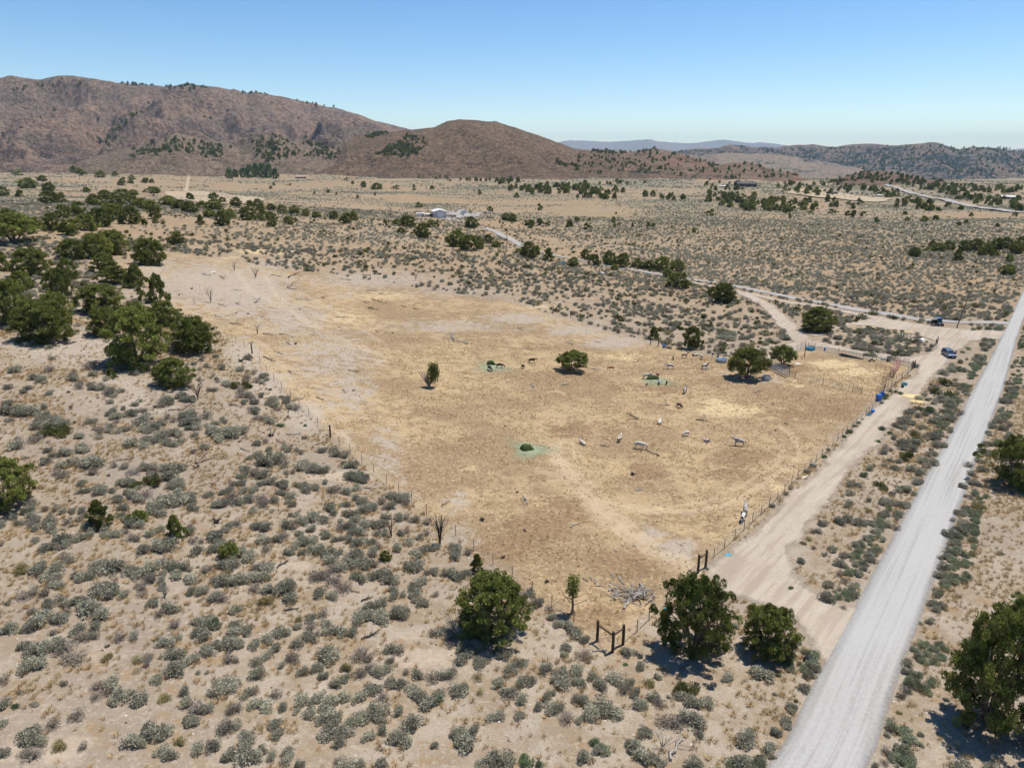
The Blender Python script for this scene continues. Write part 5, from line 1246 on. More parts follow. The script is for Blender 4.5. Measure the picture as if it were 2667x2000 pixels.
LF = [(1555,1669),(1494,1621),(1437,1581),(1386,1547),(1334,1504),(1284,1470),(1234,1434),(1187,1395),(1150,1369),(1111,1340),(1073,1308),(1039,1283),(1007,1259),(974,1233),(943,1208),(912,1181),(884,1160),(828,1108),(805,1084),(780,1060),(757,1035),(734,1015),(714,992),(695,970),(677,945),(637,906),(615,895)]
wire_fence(LF, 'barbed wire fence with thin steel posts along the left side of the pasture')
wire_fence([(343,775),(400,745),(430,700)], 'short wire fence on steel posts at the left juniper stand')
wire_fence([(1622,1678),(1659,1646),(1690,1617),(1735,1575),(1780,1535),(1815,1500)], 'wire fence leading from the nearest corner brace behind the loose junipers')
RF = [(1859,1453),(1886,1430),(1913,1406),(1937,1382),(1959,1362),(1982,1340),(2003,1321),(2024,1301),(2042,1283),(2061,1262),(2077,1247),(2094,1231),(2110,1218),(2125,1203),(2140,1190),(2155,1179),(2168,1163),(2181,1148),(2193,1135),(2205,1127),(2219,1115),(2230,1107),(2243,1096),(2254,1085),(2262,1079),(2271,1066),(2280,1052)]
wire_fence(RF, 'wire fence with thin steel posts between the pasture and the dirt lane')
FF = [(430,657),(475,662),(520,668),(570,674),(620,682),(670,690),(725,698),(780,708),(830,714),(880,720),(930,727),(985,733),(1035,741),(1085,749),(1130,757),(1180,765),(1230,773),(1280,781),(1340,791),(1390,805),(1440,820),(1490,834),(1530,847),(1570,859),(1610,872),(1650,882),(1700,893),(1733,905),(1775,912),(1812,919),(1855,931),(1890,936)]
wire_fence(FF, 'long wire fence along the far edge of the pasture below the sage slope', wires=4)
# mesh fence panels round the corral
def rail_fence(px, look, h=1.5, rails=6, mat=None, wood=(), pmat=None, thick=.05, sub=4, rr=.016, kind='corral_fence', dip=0, group=None):
    P = [gp(u, v) for u, v in px]; base = P[0].copy(); o = empty(kind, base)
    for i, p in enumerate(P): t_post(o, p, base, h + .25, pmat or M_DWOOD, thick, wood=True)
    for k in range(rails):
        z = .15 + (h - .2) * k / (rails - 1); mb = MB(); mb.tube([(p - base) + Vector((0, 0, z)) for p in P], rr, 4, False); mb.build('rail', mat or M_WIRE, o)
    for a, b in zip(P[:-1], P[1:]):
        for j in range(1, sub):
            q = a.lerp(b, j / sub) - base; mb = MB(); mb.tube([q + Vector((0, 0, .05)), q + Vector((0, 0, h))], rr * 1.2, 4, False); mb.build('stay', mat or M_WIRE, o)
    later(o, look, 'fence', group); return o
rail_fence([(2055,981),(2071,985),(2142,1004),(2220,1021),(2243,1027)], 'wire mesh fence with dark posts closing the near side of the corral', sub=9)
rail_fence([(2104,908),(2121,910),(2183,923),(2248,934),(2282,938),(2318,943),(2337,945)], 'wire mesh fence with dark posts along the back of the corral', sub=7)
rail_fence([(2062,921),(2075,916),(2085,911)], 'short wire fence left of the turquoise stock tank', sub=3)
rail_fence([(2378,961),(2363,975),(2348,987),(2332,998),(2320,1011)], 'wire fence with leaning dark posts beside the upper dirt lane', sub=2)
rail_fence([(2320,1011),(2302,1021)], 'short wire fence behind the blue feed bins', sub=2)
def pipe_panel(a, b, look, h=1.7, rails=6, mat=None, nm='steel_livestock_fence', stiles=3, r=.028, group='steel corral panels'):
    A = gp(*a); B = gp(*b); o = empty(nm, A, 0); d = B - A
    f = MB(); f.tube([(0, 0, .05), (0, 0, h)], r * 1.2, 6); f.tube([d + Vector((0, 0, .05)), d + Vector((0, 0, h))], r * 1.2, 6); f.build('end_post', mat or M_PIPE, o)
    for k in range(rails):
        z = .25 + (h - .27) * k / (rails - 1); mb = MB(); mb.tube([(0, 0, z), d + Vector((0, 0, z))], r, 5, False); mb.build('rail', mat or M_PIPE, o)
    for j in range(1, stiles):
        q = d * (j / stiles); mb = MB(); mb.tube([q + Vector((0, 0, .22)), q + Vector((0, 0, h))], r, 5, False); mb.build('stile', mat or M_PIPE, o)
    later(o, look, 'corral panel', group); return o
pipe_panel((1999,952), (2054,979), 'silver grey steel corral panel in the shade of the small corral juniper', 1.8, 6, M_PANEL, r=.045)
pipe_panel((2006,962), (2050,984), 'second grey steel panel leaning in front of the silver one', 1.5, 6, M_PANEL, r=.04)
pipe_panel((2279,964), (2318,975), 'brown steel pipe panel jutting into the corral', 1.7, 6)
pipe_panel((2318,976), (2328,985), 'brown steel pipe panel bridging toward the chute', 1.7, 6)
pipe_panel((2297,999), (2326,984), 'brown steel pipe panel in the corner of the corral', 1.7, 6)
pipe_panel((2297,999), (2320,1011), 'brown steel pipe panel on the near side of the corner pen', 1.7, 5)
pipe_panel((2341,946), (2376,958), 'long brown steel pipe panel at the back right corner of the corral', 1.7, 6)
pipe_panel((2318,975), (2341,953), 'faded red steel panel of the loading chute', 1.8, 6, M_PINK)
pipe_panel((2320,946), (2342,951), 'faded red steel panel on the back of the loading chute', 1.7, 6, M_PINK)
pipe_panel((2326,981), (2343,957), 'second faded red panel forming the right side of the chute', 1.8, 6, M_PINK)
pipe_panel((2282,1027), (2300,1029), 'brown steel pipe panel behind the tall blue bin', 1.7, 6)
pipe_panel((2290,1031), (2305,1014), 'brown steel pipe panel with white wrapping by the blue bins', 1.6, 5)
pipe_panel((2085,911), (2098,905), 'faded red steel gate panel left of the turquoise stock tank', 1.7, 6, M_PINK)
# wooden H braces
def brace(px, look, h=2.0, wr=.13, rails=1, second=True, group='wooden H braces in the pasture fence', top=.42, nm='fence_brace'):
    P = [gp(u, v) for u, v in px]; base = P[0].copy(); o = empty(nm, base)
    for i, p in enumerate(P):
        q = p - base; MB().tube([(q.x, q.y, q.z - .3), (q.x + .02, q.y, q.z + h * .5), (q.x, q.y, q.z + h * (1.0 - .02 * i))], [wr, wr * .98, wr * .95], 9).build('post', M_DWOOD, o)
    for a, b in zip(P[:-1], P[1:]):
        a = a - base; b = b - base; z = Vector((0, 0, h - top))
        MB().tube([a + z, (a + b) / 2 + z, b + z], wr * .72, 7).build('rail', M_DWOOD, o)
        MB().tube([a + Vector((0, 0, .15)), b + Vector((0, 0, h - .5))], .015, 4, False).build('tension_wire', M_WIRE, o)
    later(o, look, 'fence brace', group); return o
brace([(1555,1669),(1595,1698),(1622,1678)], 'dark wooden corner brace of three posts with two cross rails', 2.05)
brace([(1817,1492),(1837,1478)], 'dark wooden gate brace behind the loose juniper at the dirt lane', 2.1)
brace([(1694,897),(1714,903)], 'dark wooden H brace by the small blue barrel', 2.1, .12, top=.3)
brace([(946,728),(965,729)], 'dark wooden H brace at the far fence beside pale sagebrush', 2.0, .12, top=.3)
brace([(1486,826),(1503,829)], 'dark wooden H brace on the far fence beside the olive bush', 2.0, .12, top=.3)
brace([(1264,748),(1296,757)], 'weathered H brace below the far sage slope', 1.9, .10, top=.3)
# pipe gate behind the brace tree
G1 = pipe_panel((1817,1492), (1762,1550), 'brown steel pipe gate mostly hidden behind the loose juniper', 1.3, 5, M_PIPE, nm='pipe_gate', group=None)
def wooden_post(u, v, h, look, r=.13, cross=False, lean=0.0, nm='wooden_post'):
    p = gp(u, v); o = empty(nm, p)
    MB().tube([(0, 0, -.3), (lean * .5, 0, h * .5), (lean, 0, h)], [r, r * .98, r * .92], 9).build('post', M_DWOOD, o)
    if cross:
        mb = MB(); rr2 = random.Random(3)
        for k in range(7): a = rr2.random() * 6.28; mb.tube([(0, 0, h * .96), (cos(a) * .35, sin(a) * .35, h + rr2.uniform(-.1, .2)), (cos(a) * .7, sin(a) * .7, h + rr2.uniform(-.3, .2))], [.05, .04, .015], 4)
        mb.build('driftwood', M_BURNT, o)
    later(o, look, 'post'); return o
wooden_post(861, 1139, 1.9, 'thick brown wooden fence post standing alone above the sagebrush')
wooden_post(657, 921, 2.1, 'wooden post with dark branches resting on its top', cross=True)
wooden_post(2375, 962, 1.9, 'dark gate post at the upper right corner of the corral', .16)
wooden_post(2381, 959, 1.9, 'second dark gate post at the upper right corner of the corral', .12)
wooden_post(2437, 899, 1.7, 'dark square post left of the blue car', .14)
wooden_post(2441, 896, 2.0, 'taller dark post beside the one left of the blue car', .11)
wooden_post(2095, 929, 3.4, 'rough pole with a crossarm inside the corral by the turquoise tank', .10)
wooden_post(1731, 904, 2.4, 'thin dark post right of the small blue barrel', .05)
# utility poles
def pole(u, v, e, look, lean=0.0, arms=True):
    p = gp(u, v); m = ppm(p); dep = math.atan2(-p.z, p.y); H = e / m / cos(dep)
    o = empty('utility_pole', p)
    MB().tube([(0, 0, -.5), (lean * .5, 0, H * .5), (lean, 0, H)], [.17, .15, .11], 8).build('pole', M_BRNW, o)
    if arms:
        MB().box((lean * .95, 0, H * .95), (2.2, .12, .12)).build('crossarm', M_BRNW, o)
        for s in (-.9, 0, .9): MB().lathe((lean + s, 0, H * .95 + .06), [(.05, 0), (.08, .06), (.06, .14), (.0, .2)], 8).build('insulator', M_WHITE, o)
    later(o, look, 'utility pole', 'utility poles'); return o, p, H
POLES = [pole(2492, 851, 90, 'tall leaning wooden utility pole beside the dirt lane', 1.9, False), pole(1769, 712, 56, 'wooden utility pole right of the middle juniper row', 0, False), pole(1320, 656, 48, 'wooden utility pole by the gravel drive', 0, False),
         pole(1019, 587, 46, 'thin wooden utility pole on the sage ridge', 0, False), pole(1445, 735, 58, 'thin grey pole standing in the far sagebrush', 0, False), pole(473, 501, 20, 'distant utility pole left of the pale two track'), pole(1108, 566, 22, 'distant utility pole beside the barn')]

# ------------------------------------------------------------------ tanks, tubs and other farm things
def round_tank(u, v, wpx, h, look, mat, water=None, nm='stock_tank', sy=1.0, cat='stock tank', group='round stock tanks'):
    p = gp(u, v); R = wpx / ppm(p) / 2; o = empty(nm, p + Vector((0, 0, .02)))
    mb = MB(); mb.sm = True
    mb.lathe((0, 0, 0), [(R * .98, 0), (R * .99, h * .25), (R * 1.01, h * .27), (R * .99, h * .3), (R * .99, h * .6), (R * 1.01, h * .62), (R * .99, h * .65), (R, h * .97), (R * 1.03, h), (R * 1.0, h * 1.02), (R * .96, h * .98), (R * .95, h * .08), (0, h * .05)], 32, 1, sy)
    mb.build('tank_wall', mat, o)
    if water is not None: MB().lathe((0, 0, h * water), [(R * .95, 0), (R * .6, .005), (0, .005)], 32, 1, sy).build('water', M_WATER, o)
    later(o, look, cat, group); return o
round_tank(1879, 942, 28, .65, 'large round galvanised tank full of blue water left of the corral tree', M_GALV, .8)
round_tank(1997, 948, 19, .6, 'round grey tank half hidden behind the corral tree', M_GALV, .7)
round_tank(1995, 990, 22, .95, 'tall round grey tank in the shade right of the corral tree', M_GALV, None)
round_tank(2111, 911, 23, .6, 'turquoise plastic stock tank at the back corner of the corral', M_TEAL, .7)
round_tank(1464, 689, 14, .7, 'small blue stock tank on the far sage slope', M_TEAL, .75)
round_tank(1807, 927, 9, .35, 'low black rubber tub by the pasture fence', M_BLACK, None, 'feed_tub', 1, 'tub', None)
round_tank(1869, 937, 6, .9, 'black bucket touching the galvanised tank', M_BLACK, None, 'bucket', 1, 'bucket', None)
def drum(u, v, wpx, h, look, mat, nm='plastic_drum', lying=False, rz=0.0, cat='barrel'):
    p = gp(u, v); R = wpx / ppm(p) / 2; o = empty(nm, p, rz)
    mb = MB(); mb.sm = True
    prof = [(0, 0), (R * .92, 0), (R, h * .06), (R, h * .3), (R * 1.04, h * .33), (R, h * .36), (R, h * .64), (R * 1.04, h * .67), (R, h * .7), (R, h * .94), (R * .92, h), (0, h)]
    if lying:
        mb.lathe((0, 0, 0), prof, 16); mb.v = [(z - h / 2, y, x + R) for (x, y, z) in mb.v]
    else: mb.lathe((0, 0, 0), prof, 16)
    mb.build('drum_body', mat, o)
    b = MB()
    if lying: b.lathe((0, 0, 0), [(0, 0), (.05, 0), (.05, .04), (0, .04)], 8); b.v = [(h / 2 + z - .005, y + R * .5, x + R) for (x, y, z) in b.v]
    else: b.lathe((R * .5, 0, h), [(.05, -.01), (.05, .04), (0, .04)], 8)
    b.build('bung', M_BLACK, o)
    later(o, look, cat); return o
drum(1729, 906, 6.5, .8, 'small bright blue barrel beside the H brace', M_BLUE)
drum(2148, 913, 5, .75, 'small blue bucket between the turquoise tank and the feed trough', M_BLUE)
drum(2313, 941, 8, 1.25, 'black dustbin against the back corral fence', M_BLACK, 'dustbin', cat='dustbin')
drum(2273, 1074, 8, .8, 'blue barrel lying tilted against the lane fence', M_BLUE, lying=True, rz=.8)
drum(2350, 1010, 7, .7, 'low dark green barrel under the turquoise lid by the lane', M_DGREEN)
drum(1569, 716, 8, 1.0, 'small white barrel on the far sage slope', M_WHITE)
def crate(u, v, w, d, h, look, mat, nm='plastic_bin', rz=0.0, lid=None, cat='bin', tilt=0.0, open_=True):
    p = gp(u, v); o = empty(nm, p, rz); t_ = .04
    mb = MB()
    for s in (-1, 1):
        mb.box((s * (w / 2 - t_ / 2), 0, h / 2), (t_, d, h)); mb.box((0, s * (d / 2 - t_ / 2), h / 2), (w - 2 * t_ - .004, t_, h - .004))
    mb.box((0, 0, t_ / 2), (w - 2 * t_ - .01, d - 2 * t_ - .01, t_))
    mb.build('bin_wall', mat, o)
    r = MB()
    for s in (-1, 1): r.box((s * w / 2, 0, h + .02), (.08, d + .1, .05)); r.box((0, s * d / 2, h + .018), (w - .1, .08, .05))
    r.build('rim', lid or mat, o)
    if lid: MB().box((0, 0, h + .07), (w * .96, d * .96, .05), 0, .05).build('lid', lid, o)
    later(o, look, cat); return o
crate(2288, 1043, .85, .75, 1.1, 'tall blue plastic bin at the corner of the corral', M_BLUE, lid=M_BLUE, rz=.3)
crate(2297, 1034, .6, .5, .95, 'second blue bin behind the tall blue one', M_BLUE, rz=-.3)
crate(2355, 1004, .9, .7, .5, 'turquoise tray lying beside the dark green barrel', M_TEAL, rz=.4)
crate(2384, 957, .7, .6, .25, 'small turquoise tray by the corral gate posts', M_TEAL, rz=.2)
crate(2262, 1083, .6, .5, .25, 'pale blue tray against the lane fence posts', M_TEAL, rz=.2)
crate(2233, 833, .95, .95, .95, 'dark brown crate beside the far sage clump', M_DWOOD, 'wooden_crate', lid=M_DWOOD, cat='crate', rz=.3)
crate(2302, 937, 1.2, .9, .5, 'white plastic tub lying outside the back corral fence', M_WHITE, 'plastic_tub', cat='tub', rz=.3)
def board(u, v, w, d, look, mat, rz=0.0, nm='white_board', th=.05, cat='board', tilt=.04):
    p = gp(u, v); mb = MB(); n = 6
    vs = []; fs = []
    for i in range(n + 1):
        for j in range(3):
            vs.append(((i / n - .5) * w, (j / 2 - .5) * d, .08 + .05 * sin(i * 1.7 + j)))
    for i in range(n):
        for j in range(2): a = i * 3 + j; fs.append((a, a + 3, a + 4, a + 1))
    k = len(vs); vs += [(x, y, z - th) for x, y, z in vs]; fs += [tuple(q + k for q in f[::-1]) for f in fs]
    rim = [i * 3 for i in range(n + 1)] + [n * 3 + 1, n * 3 + 2] + [i * 3 + 2 for i in range(n - 1, -1, -1)] + [1]
    for a, b in zip(rim, rim[1:] + rim[:1]): fs.append((b, a, a + k, b + k))
    mb.add(vs, fs); o = mb.build(nm, mat, None, p, rz); later(o, look, cat); return o
board(2078, 948, 1.3, .8, 'white board lying flat inside the corral', M_WHITE, -.1)
board(553, 709, 1.9, 1.1, 'white sheet lying on the far upper pasture', M_WHITE, .3, 'white_sheet', cat='sheet')
board(2094, 1243, 2.0, .16, 'pale plank lying outside the lane fence', M_WHITE, .25, 'loose_plank', cat='plank')
board(2281, 922, 1.5, 1.0, 'white panel leaning outside the back corral fence', M_WHITE, -.4)
board(1896, 1446, .75, .5, 'crumpled bright blue bag beside the lane', M_TEAL, .4, 'plastic_bag', cat='bag')
board(2260, 1112, .9, .25, 'blue plastic scrap on the dirt lane', M_TEAL, .1, 'plastic_scrap', cat='scrap')
board(1737, 1585, .5, .3, 'blue plastic scrap tucked in the left side of the loose juniper', M_TEAL, .4, 'plastic_scrap', cat='scrap')
board(1182, 1070, .25, .2, 'small white scrap in the middle of the pasture', M_WHITE, .4, 'paper_scrap', cat='scrap')
# feed trough
A = gp(2184, 924); B = gp(2246, 935); L = (B - A).length
tr = MB()
for s in (-1, 1): tr.box((L / 2, s * .32, .4), (L, .05, .35), 0, 0, s * -.25)
tr.box((L / 2, 0, .24), (L - .02, .5, .05))
o = empty('feed_trough', A + Vector((0, -.6, 0)), hd(A, B)); tr.build('trough', M_DGREEN, o)
for k in range(6): MB().box((L * (k + .5) / 6, 0, .1), (.08, .6, .2)).build('leg', M_PIPE, o)
later(o, 'long dark green feed trough along the back corral fence', 'trough')
# junk: pallets and pipes beside the upper lane
p = gp(2353, 880); o = empty('scrap_rack', p, -.15)
for k in range(5): MB().box((-1.8 + k * .9, 0, .65), (.07, .07, 1.3)).build('upright', M_PIPE, o)
for z in (.35, .8, 1.2): MB().box((0, .0, z), (3.8, .06, .06)).build('rail', M_PIPE, o)
for k in range(4): MB().tube([(-1.4 + k * .7, -.5, .2 + .2 * k), (-.9 + k * .7, .4, 1.0 - .12 * k)], .09, 8).build('pipe', M_WHITE, o)
later(o, 'rusty rack holding white pipes beside the upper lane', 'rack')
p = gp(2392, 889); mb = MB(); rg_ = random.Random(4)
for k in range(16): mb.box((rg_.uniform(-2, 2), rg_.uniform(-.5, .5), .08 + rg_.random() * .3), (rg_.uniform(.4, 1.2), rg_.uniform(.2, .5), .06), rg_.random() * 3, rg_.uniform(-.3, .3))
later(mb.build('scrap_pile', M_BARNW, None, p, -.25), 'pile of pale boards and sheeting right of the rusty rack', 'scrap pile')
p = gp(2401, 888); mb = MB(); mb.sm = True; mb.lathe((0, 0, 0), [(.75, 0), (.7, .3), (.45, .6), (.1, .75), (0, .75)], 14, 1.2, .8)
later(mb.build('wrapped_bale', M_WHITE, None, p), 'white wrapped bale at the right end of the pale board pile', 'bale')
p = gp(2270, 942); mb = MB(); mb.tube([(-.7, 0, .12), (0, .1, .5), (.8, 0, .1)], [.18, .22, .1], 7); mb.tube([(0, 0, .2), (.2, .3, 1.0)], .05, 5)
later(mb.build('driftwood_lump', M_BURNT, None, p), 'dark wooden lump inside the back corral fence', 'log')
# culvert end
p = gp(2108, 1724); o = empty('culvert_pipe', p + Vector((0, 0, -.12)), 2.0)
mb = MB(); mb.sm = True; mb.lathe((0, 0, 0), [(.36, -.6), (.36, .35), (.32, .35), (.32, -.6)], 20); mb.v = [(z, y, x + .22) for (x, y, z) in mb.v]; mb.build('pipe_wall', M_BLACK, o)
later(o, 'dark round culvert mouth at the corner of the lane and gravel road', 'culvert')

# ------------------------------------------------------------------ hay
HAYM = NT('green_hay'); HAYM = HAYM.bsdf(HAYM.mix(HAYM.attr('tone'), (.36, .40, .25), (.46, .49, .33)), .9, .1, trans=.2)
HAYD = NT('green_hay_shaded'); HAYD = HAYD.bsdf(HAYD.mix(HAYD.noise(5, 4), (.035, .055, .02), (.09, .12, .04)), .95, .1)  # mound hay: the dark of its shaded side is put into the colour
def hay(u, v, wpx, hpx, cu, cv, cw, look, seed):
    p = gp(u, v); m = ppm(p); dep = math.atan2(-p.z, p.y); a = wpx / m / 2; b = hpx / m / 2 / sin(dep)
    o = empty('hay_pile', p); rg = np.random.default_rng(seed); n = 7500
    r = np.abs(rg.normal(size=n)) * .42; an = rg.random(n) * 6.283
    x = np.cos(an) * r * a; y = np.sin(an) * r * b; wob = 1 + .35 * np.sin(an * 3 + seed); x *= wob; y *= wob
    c = gp(cu, cv) - p; cr = cw / m / 2
    z = ground(x + p.x, y + p.y) - p.z + rg.random(n) * .08
    d = rg.random(n) * 6.283; ln = .10 + .16 * rg.random(n); wd = .018 + .02 * rg.random(n)
    dx, dy = np.cos(d) * ln, np.sin(d) * ln; px_, py_ = -np.sin(d) * wd, np.cos(d) * wd; dz = rg.normal(size=n) * .02
    V = np.stack([np.stack([x - dx, y - dy, z - dz + .01], 1), np.stack([x + px_, y + py_, z + .015], 1), np.stack([x + dx, y + dy, z + dz + .02], 1), np.stack([x - px_, y - py_, z + .015], 1)], 1).reshape(-1, 3)
    me = mesh_np('loose_hay', V, np.arange(n * 4).reshape(n, 4)); fattr(me, 'tone', np.repeat(rg.random(n), 4)); tag(link('loose_hay', me, HAYM, o), kind='stuff')
    mb = MB(); rr2 = random.Random(seed); vs = []; fs = []; nr, ns = 7, 26
    for i in range(nr + 1):
        for k in range(ns):
            q = i / nr; an2 = 2 * pi * k / ns; w = 1 + .22 * sin(an2 * 3 + seed) + rr2.uniform(-.1, .1)
            vs.append((c.x + cos(an2) * cr * q * w, c.y + sin(an2) * cr * .62 * q * w, c.z + (.95 * (1 - q ** 2.8) + rr2.uniform(-.06, .06)) * (1 if q < 1 else 0) + (-.05 if q == 1 else 0)))
    for i in range(nr):
        for k in range(ns): fs.append((i * ns + k, (i + 1) * ns + k, (i + 1) * ns + (k + 1) % ns, i * ns + (k + 1) % ns))
    mb.add(vs, fs); mb.sm = True; mb.build('mound', HAYD, o)
    later(o, look, 'hay pile', 'green hay piles in the pasture')
hay(1380, 1172, 118, 50, 1370, 1172, 36, 'green hay pile with a dark mound and no cattle at it', 1)
hay(1280, 957, 100, 36, 1277, 950, 24, 'pale green hay spread with two dark cows eating', 2)
hay(1712, 992, 92, 38, 1700, 988, 36, 'green hay pile ringed by cattle left of the corral tree', 3)

# yellow straw spilled on the upper lane
STW = NT('yellow_straw'); STW = STW.bsdf(STW.mix(STW.attr('tone'), (.62, .46, .20), (.72, .58, .32)), .9)
def straw(u, v, wpx, hpx, n, seed, look):
    p = gp(u, v); m = ppm(p); dep = math.atan2(-p.z, p.y); a = wpx / m / 2; b = hpx / m / 2 / sin(dep); rg = np.random.default_rng(seed)
    x = rg.normal(size=n) * .5 * a; y = rg.normal(size=n) * .5 * b
    z = ground(x + p.x, y + p.y) - p.z + .12; d = rg.random(n) * 6.28; ln = .08 + .14 * rg.random(n); w = .03
    dx, dy = np.cos(d) * ln, np.sin(d) * ln; px_, py_ = -np.sin(d) * w, np.cos(d) * w
    V = np.stack([np.stack([x - dx, y - dy, z], 1), np.stack([x + px_, y + py_, z + .01], 1), np.stack([x + dx, y + dy, z + .02], 1), np.stack([x - px_, y - py_, z + .01], 1)], 1).reshape(-1, 3)
    me = mesh_np('spilled_straw', V, np.arange(n * 4).reshape(n, 4)); fattr(me, 'tone', np.repeat(rg.random(n), 4)); tag(link('spilled_straw', me, STW, None, p), look, kind='stuff')
straw(2375, 1033, 46, 12, 2600, 1, 'yellow straw spilled across the dirt lane')
straw(2390, 1047, 30, 8, 1200, 2, 'second patch of yellow straw on the dirt lane')
straw(2330, 866, 100, 6, 2400, 3, 'yellow straw along the edge of the upper lane')

# ------------------------------------------------------------------ dead wood
def log(u0, v0, u1, v1, seed, mat=None, thick=None, look=None, br=5):
    a = gp(u0, v0); b = gp(u1, v1); L = max(.8, (b - a).length); rd = random.Random(seed); mb = MB()
    th = thick or min(.16, .05 + L * .022)
    d = (b - a); n = 5; pts = []
    side = Vector((-d.y, d.x, 0)).normalized()
    for i in range(n + 1):
        t_ = i / n; pts.append(d * t_ + side * rd.uniform(-.06, .06) * L + Vector((0, 0, th * .8 + rd.uniform(0, .05) * L)))
    mb.tube(pts, [th * (1 - .65 * i / n) for i in range(n + 1)], 6)
    for k in range(br):
        i = rd.randint(1, n - 1); q = pts[i]; dv = (d.normalized() * rd.uniform(.3, 1) + side * rd.choice((-1, 1)) * rd.uniform(.4, 1)).normalized() * L * rd.uniform(.18, .38)
        mb.tube([q, q + dv * .5 + Vector((0, 0, .1 * L * rd.random())), q + dv + Vector((0, 0, .16 * L * rd.random()))], [th * .45, th * .3, th * .1], 4, False)
    o = mb.build('dead_branch', mat or M_GREYW, None, a)
    later(o, look or ('weathered grey fallen branch' if (mat or M_GREYW) is M_GREYW else 'dark brown fallen branch' if mat is M_BRNW else 'charred fallen branch'), 'dead wood', 'fallen branches'); return o
s8 = lambda a: [(500 + q[0] / 3.687, 620 + q[1] / 3.687, 500 + q[2] / 3.687, 620 + q[3] / 3.687, q[4]) for q in a]
def tl(ox, oy, s, a): return [(ox + q[0] / s, oy + q[1] / s, ox + q[2] / s, oy + q[3] / s, q[4]) for q in a]
W_, B_, K_ = M_GREYW, M_BRNW, M_BURNT
LOGS = tl(500, 620, 3.687, [(365,820,510,840,B_),(680,920,820,945,B_),(830,925,930,930,B_),(1530,410,1420,395,B_),(910,485,1010,495,K_),(905,480,970,438,B_),(1130,600,990,598,W_),(1730,595,1890,630,B_),(1690,672,1785,698,K_),(1500,1270,1610,1290,B_),(755,355,850,372,B_),(595,625,655,592,W_),(1670,505,1760,510,W_),(1840,910,1915,915,W_),(1760,895,1800,915,B_),(1650,612,1685,630,B_),(1790,540,1880,550,B_),(2020,650,2052,672,B_),(2120,675,2185,690,B_),(400,498,490,512,W_),(1380,762,1510,772,B_),(265,372,320,402,B_),(90,345,180,370,W_),(420,625,470,650,W_),(260,635,320,662,W_),(670,765,695,745,W_),(1020,368,1065,370,B_),(925,390,985,352,K_),(215,740,270,765,W_),(1240,570,1275,590,K_),(905,1000,950,1030,B_),(820,1100,880,1125,B_),(690,1145,790,1195,B_),(1395,855,1435,858,B_),(930,1275,955,1310,B_)])
LOGS += tl(1100, 850, 3.687, [(430,175,230,128,W_),(300,140,270,65,W_),(1340,568,1420,550,W_),(1700,1140,1805,1162,W_),(1440,180,1385,150,W_),(1620,412,1715,418,W_),(1060,590,1050,565,W_),(1075,590,1062,566,W_),(990,215,1055,225,W_),(1660,150,1720,160,B_),(930,10,960,45,W_),(140,515,180,525,W_)])
LOGS += tl(1600, 820, 4.424, [(630,1042,500,1040,W_),(275,1200,140,1140,B_),(275,1200,165,1210,B_),(940,1210,1110,1240,K_),(1040,1150,1020,1200,W_),(1625,900,1690,862,W_),(1960,1245,2005,1270,K_),(600,1000,575,970,W_),(1850,160,1940,140,B_),(1730,95,1830,150,B_),(1880,210,1870,250,B_)])
LOGS += tl(1150, 1100, 3.16, [(680,612,717,680,W_),(1590,560,1672,560,W_),(1060,862,1122,832,W_),(1690,238,1790,275,B_),(1640,1328,1672,1425,W_),(1378,1390,1452,1365,W_),(1220,1270,1242,1300,W_),(1512,1540,1545,1440,W_),(1400,1250,1408,1282,W_),(1265,1330,1270,1290,W_),(0,690,55,650,B_),(1270,1345,1330,1350,W_),(1160,1285,1210,1310,B_),(1455,1280,1500,1335,W_),(1750,1500,1740,1480,W_)])
LOGS += tl(0, 1000, 3.687, [(1290,715,1100,745,B_),(1620,250,1760,252,B_),(1730,255,1870,195,B_),(1885,770,2100,700,B_),(1880,770,1990,655,B_),(2110,690,2180,725,B_)])
LOGS += tl(550, 1000, 3.687, [(1010,590,1120,552,B_),(780,170,888,140,B_),(1010,130,1082,160,K_),(1260,55,1298,90,W_),(900,530,932,525,K_),(720,488,870,485,W_),(180,200,310,222,B_),(1470,1000,1580,1006,B_),(290,490,370,410,B_),(620,530,690,580,B_),(270,560,340,500,B_),(280,620,350,650,B_)])
LOGS += tl(550, 1450, 3.0157, [(570,422,690,405,K_),(1180,352,1270,315,K_),(1180,655,1330,590,K_),(520,90,600,30,K_),(1100,270,1170,280,B_),(300,110,380,60,B_)])
LOGS += tl(1150, 1350, 2.212, [(1310,1392,1395,1278,W_),(870,765,955,762,W_),(1380,870,1420,840,B_),(1610,680,1650,710,W_)])
for i, (a, b, c, d, m) in enumerate(LOGS): log(a, b, c, d, 40 + i, m)
def stump(u, v, wpx, seed, look='charred low stump with stubby roots', mat=None):
    p = gp(u, v); R = max(.25, wpx / ppm(p) / 2); rd = random.Random(seed); mb = MB()
    for k in range(8):
        a = rd.random() * 6.28; L = R * rd.uniform(.6, 1.1); z = rd.uniform(.1, .9) * R
        mb.tube([(cos(a) * R * .12, sin(a) * R * .12, -.03), (cos(a) * L * .5, sin(a) * L * .5, z * .7 + .05), (cos(a + .3) * L, sin(a + .3) * L, z)], [R * .22, R * .15, R * .05], 6)
    o = mb.build('burnt_stump', mat or M_BURNT, None, p); later(o, look, 'stump', 'burnt stumps')
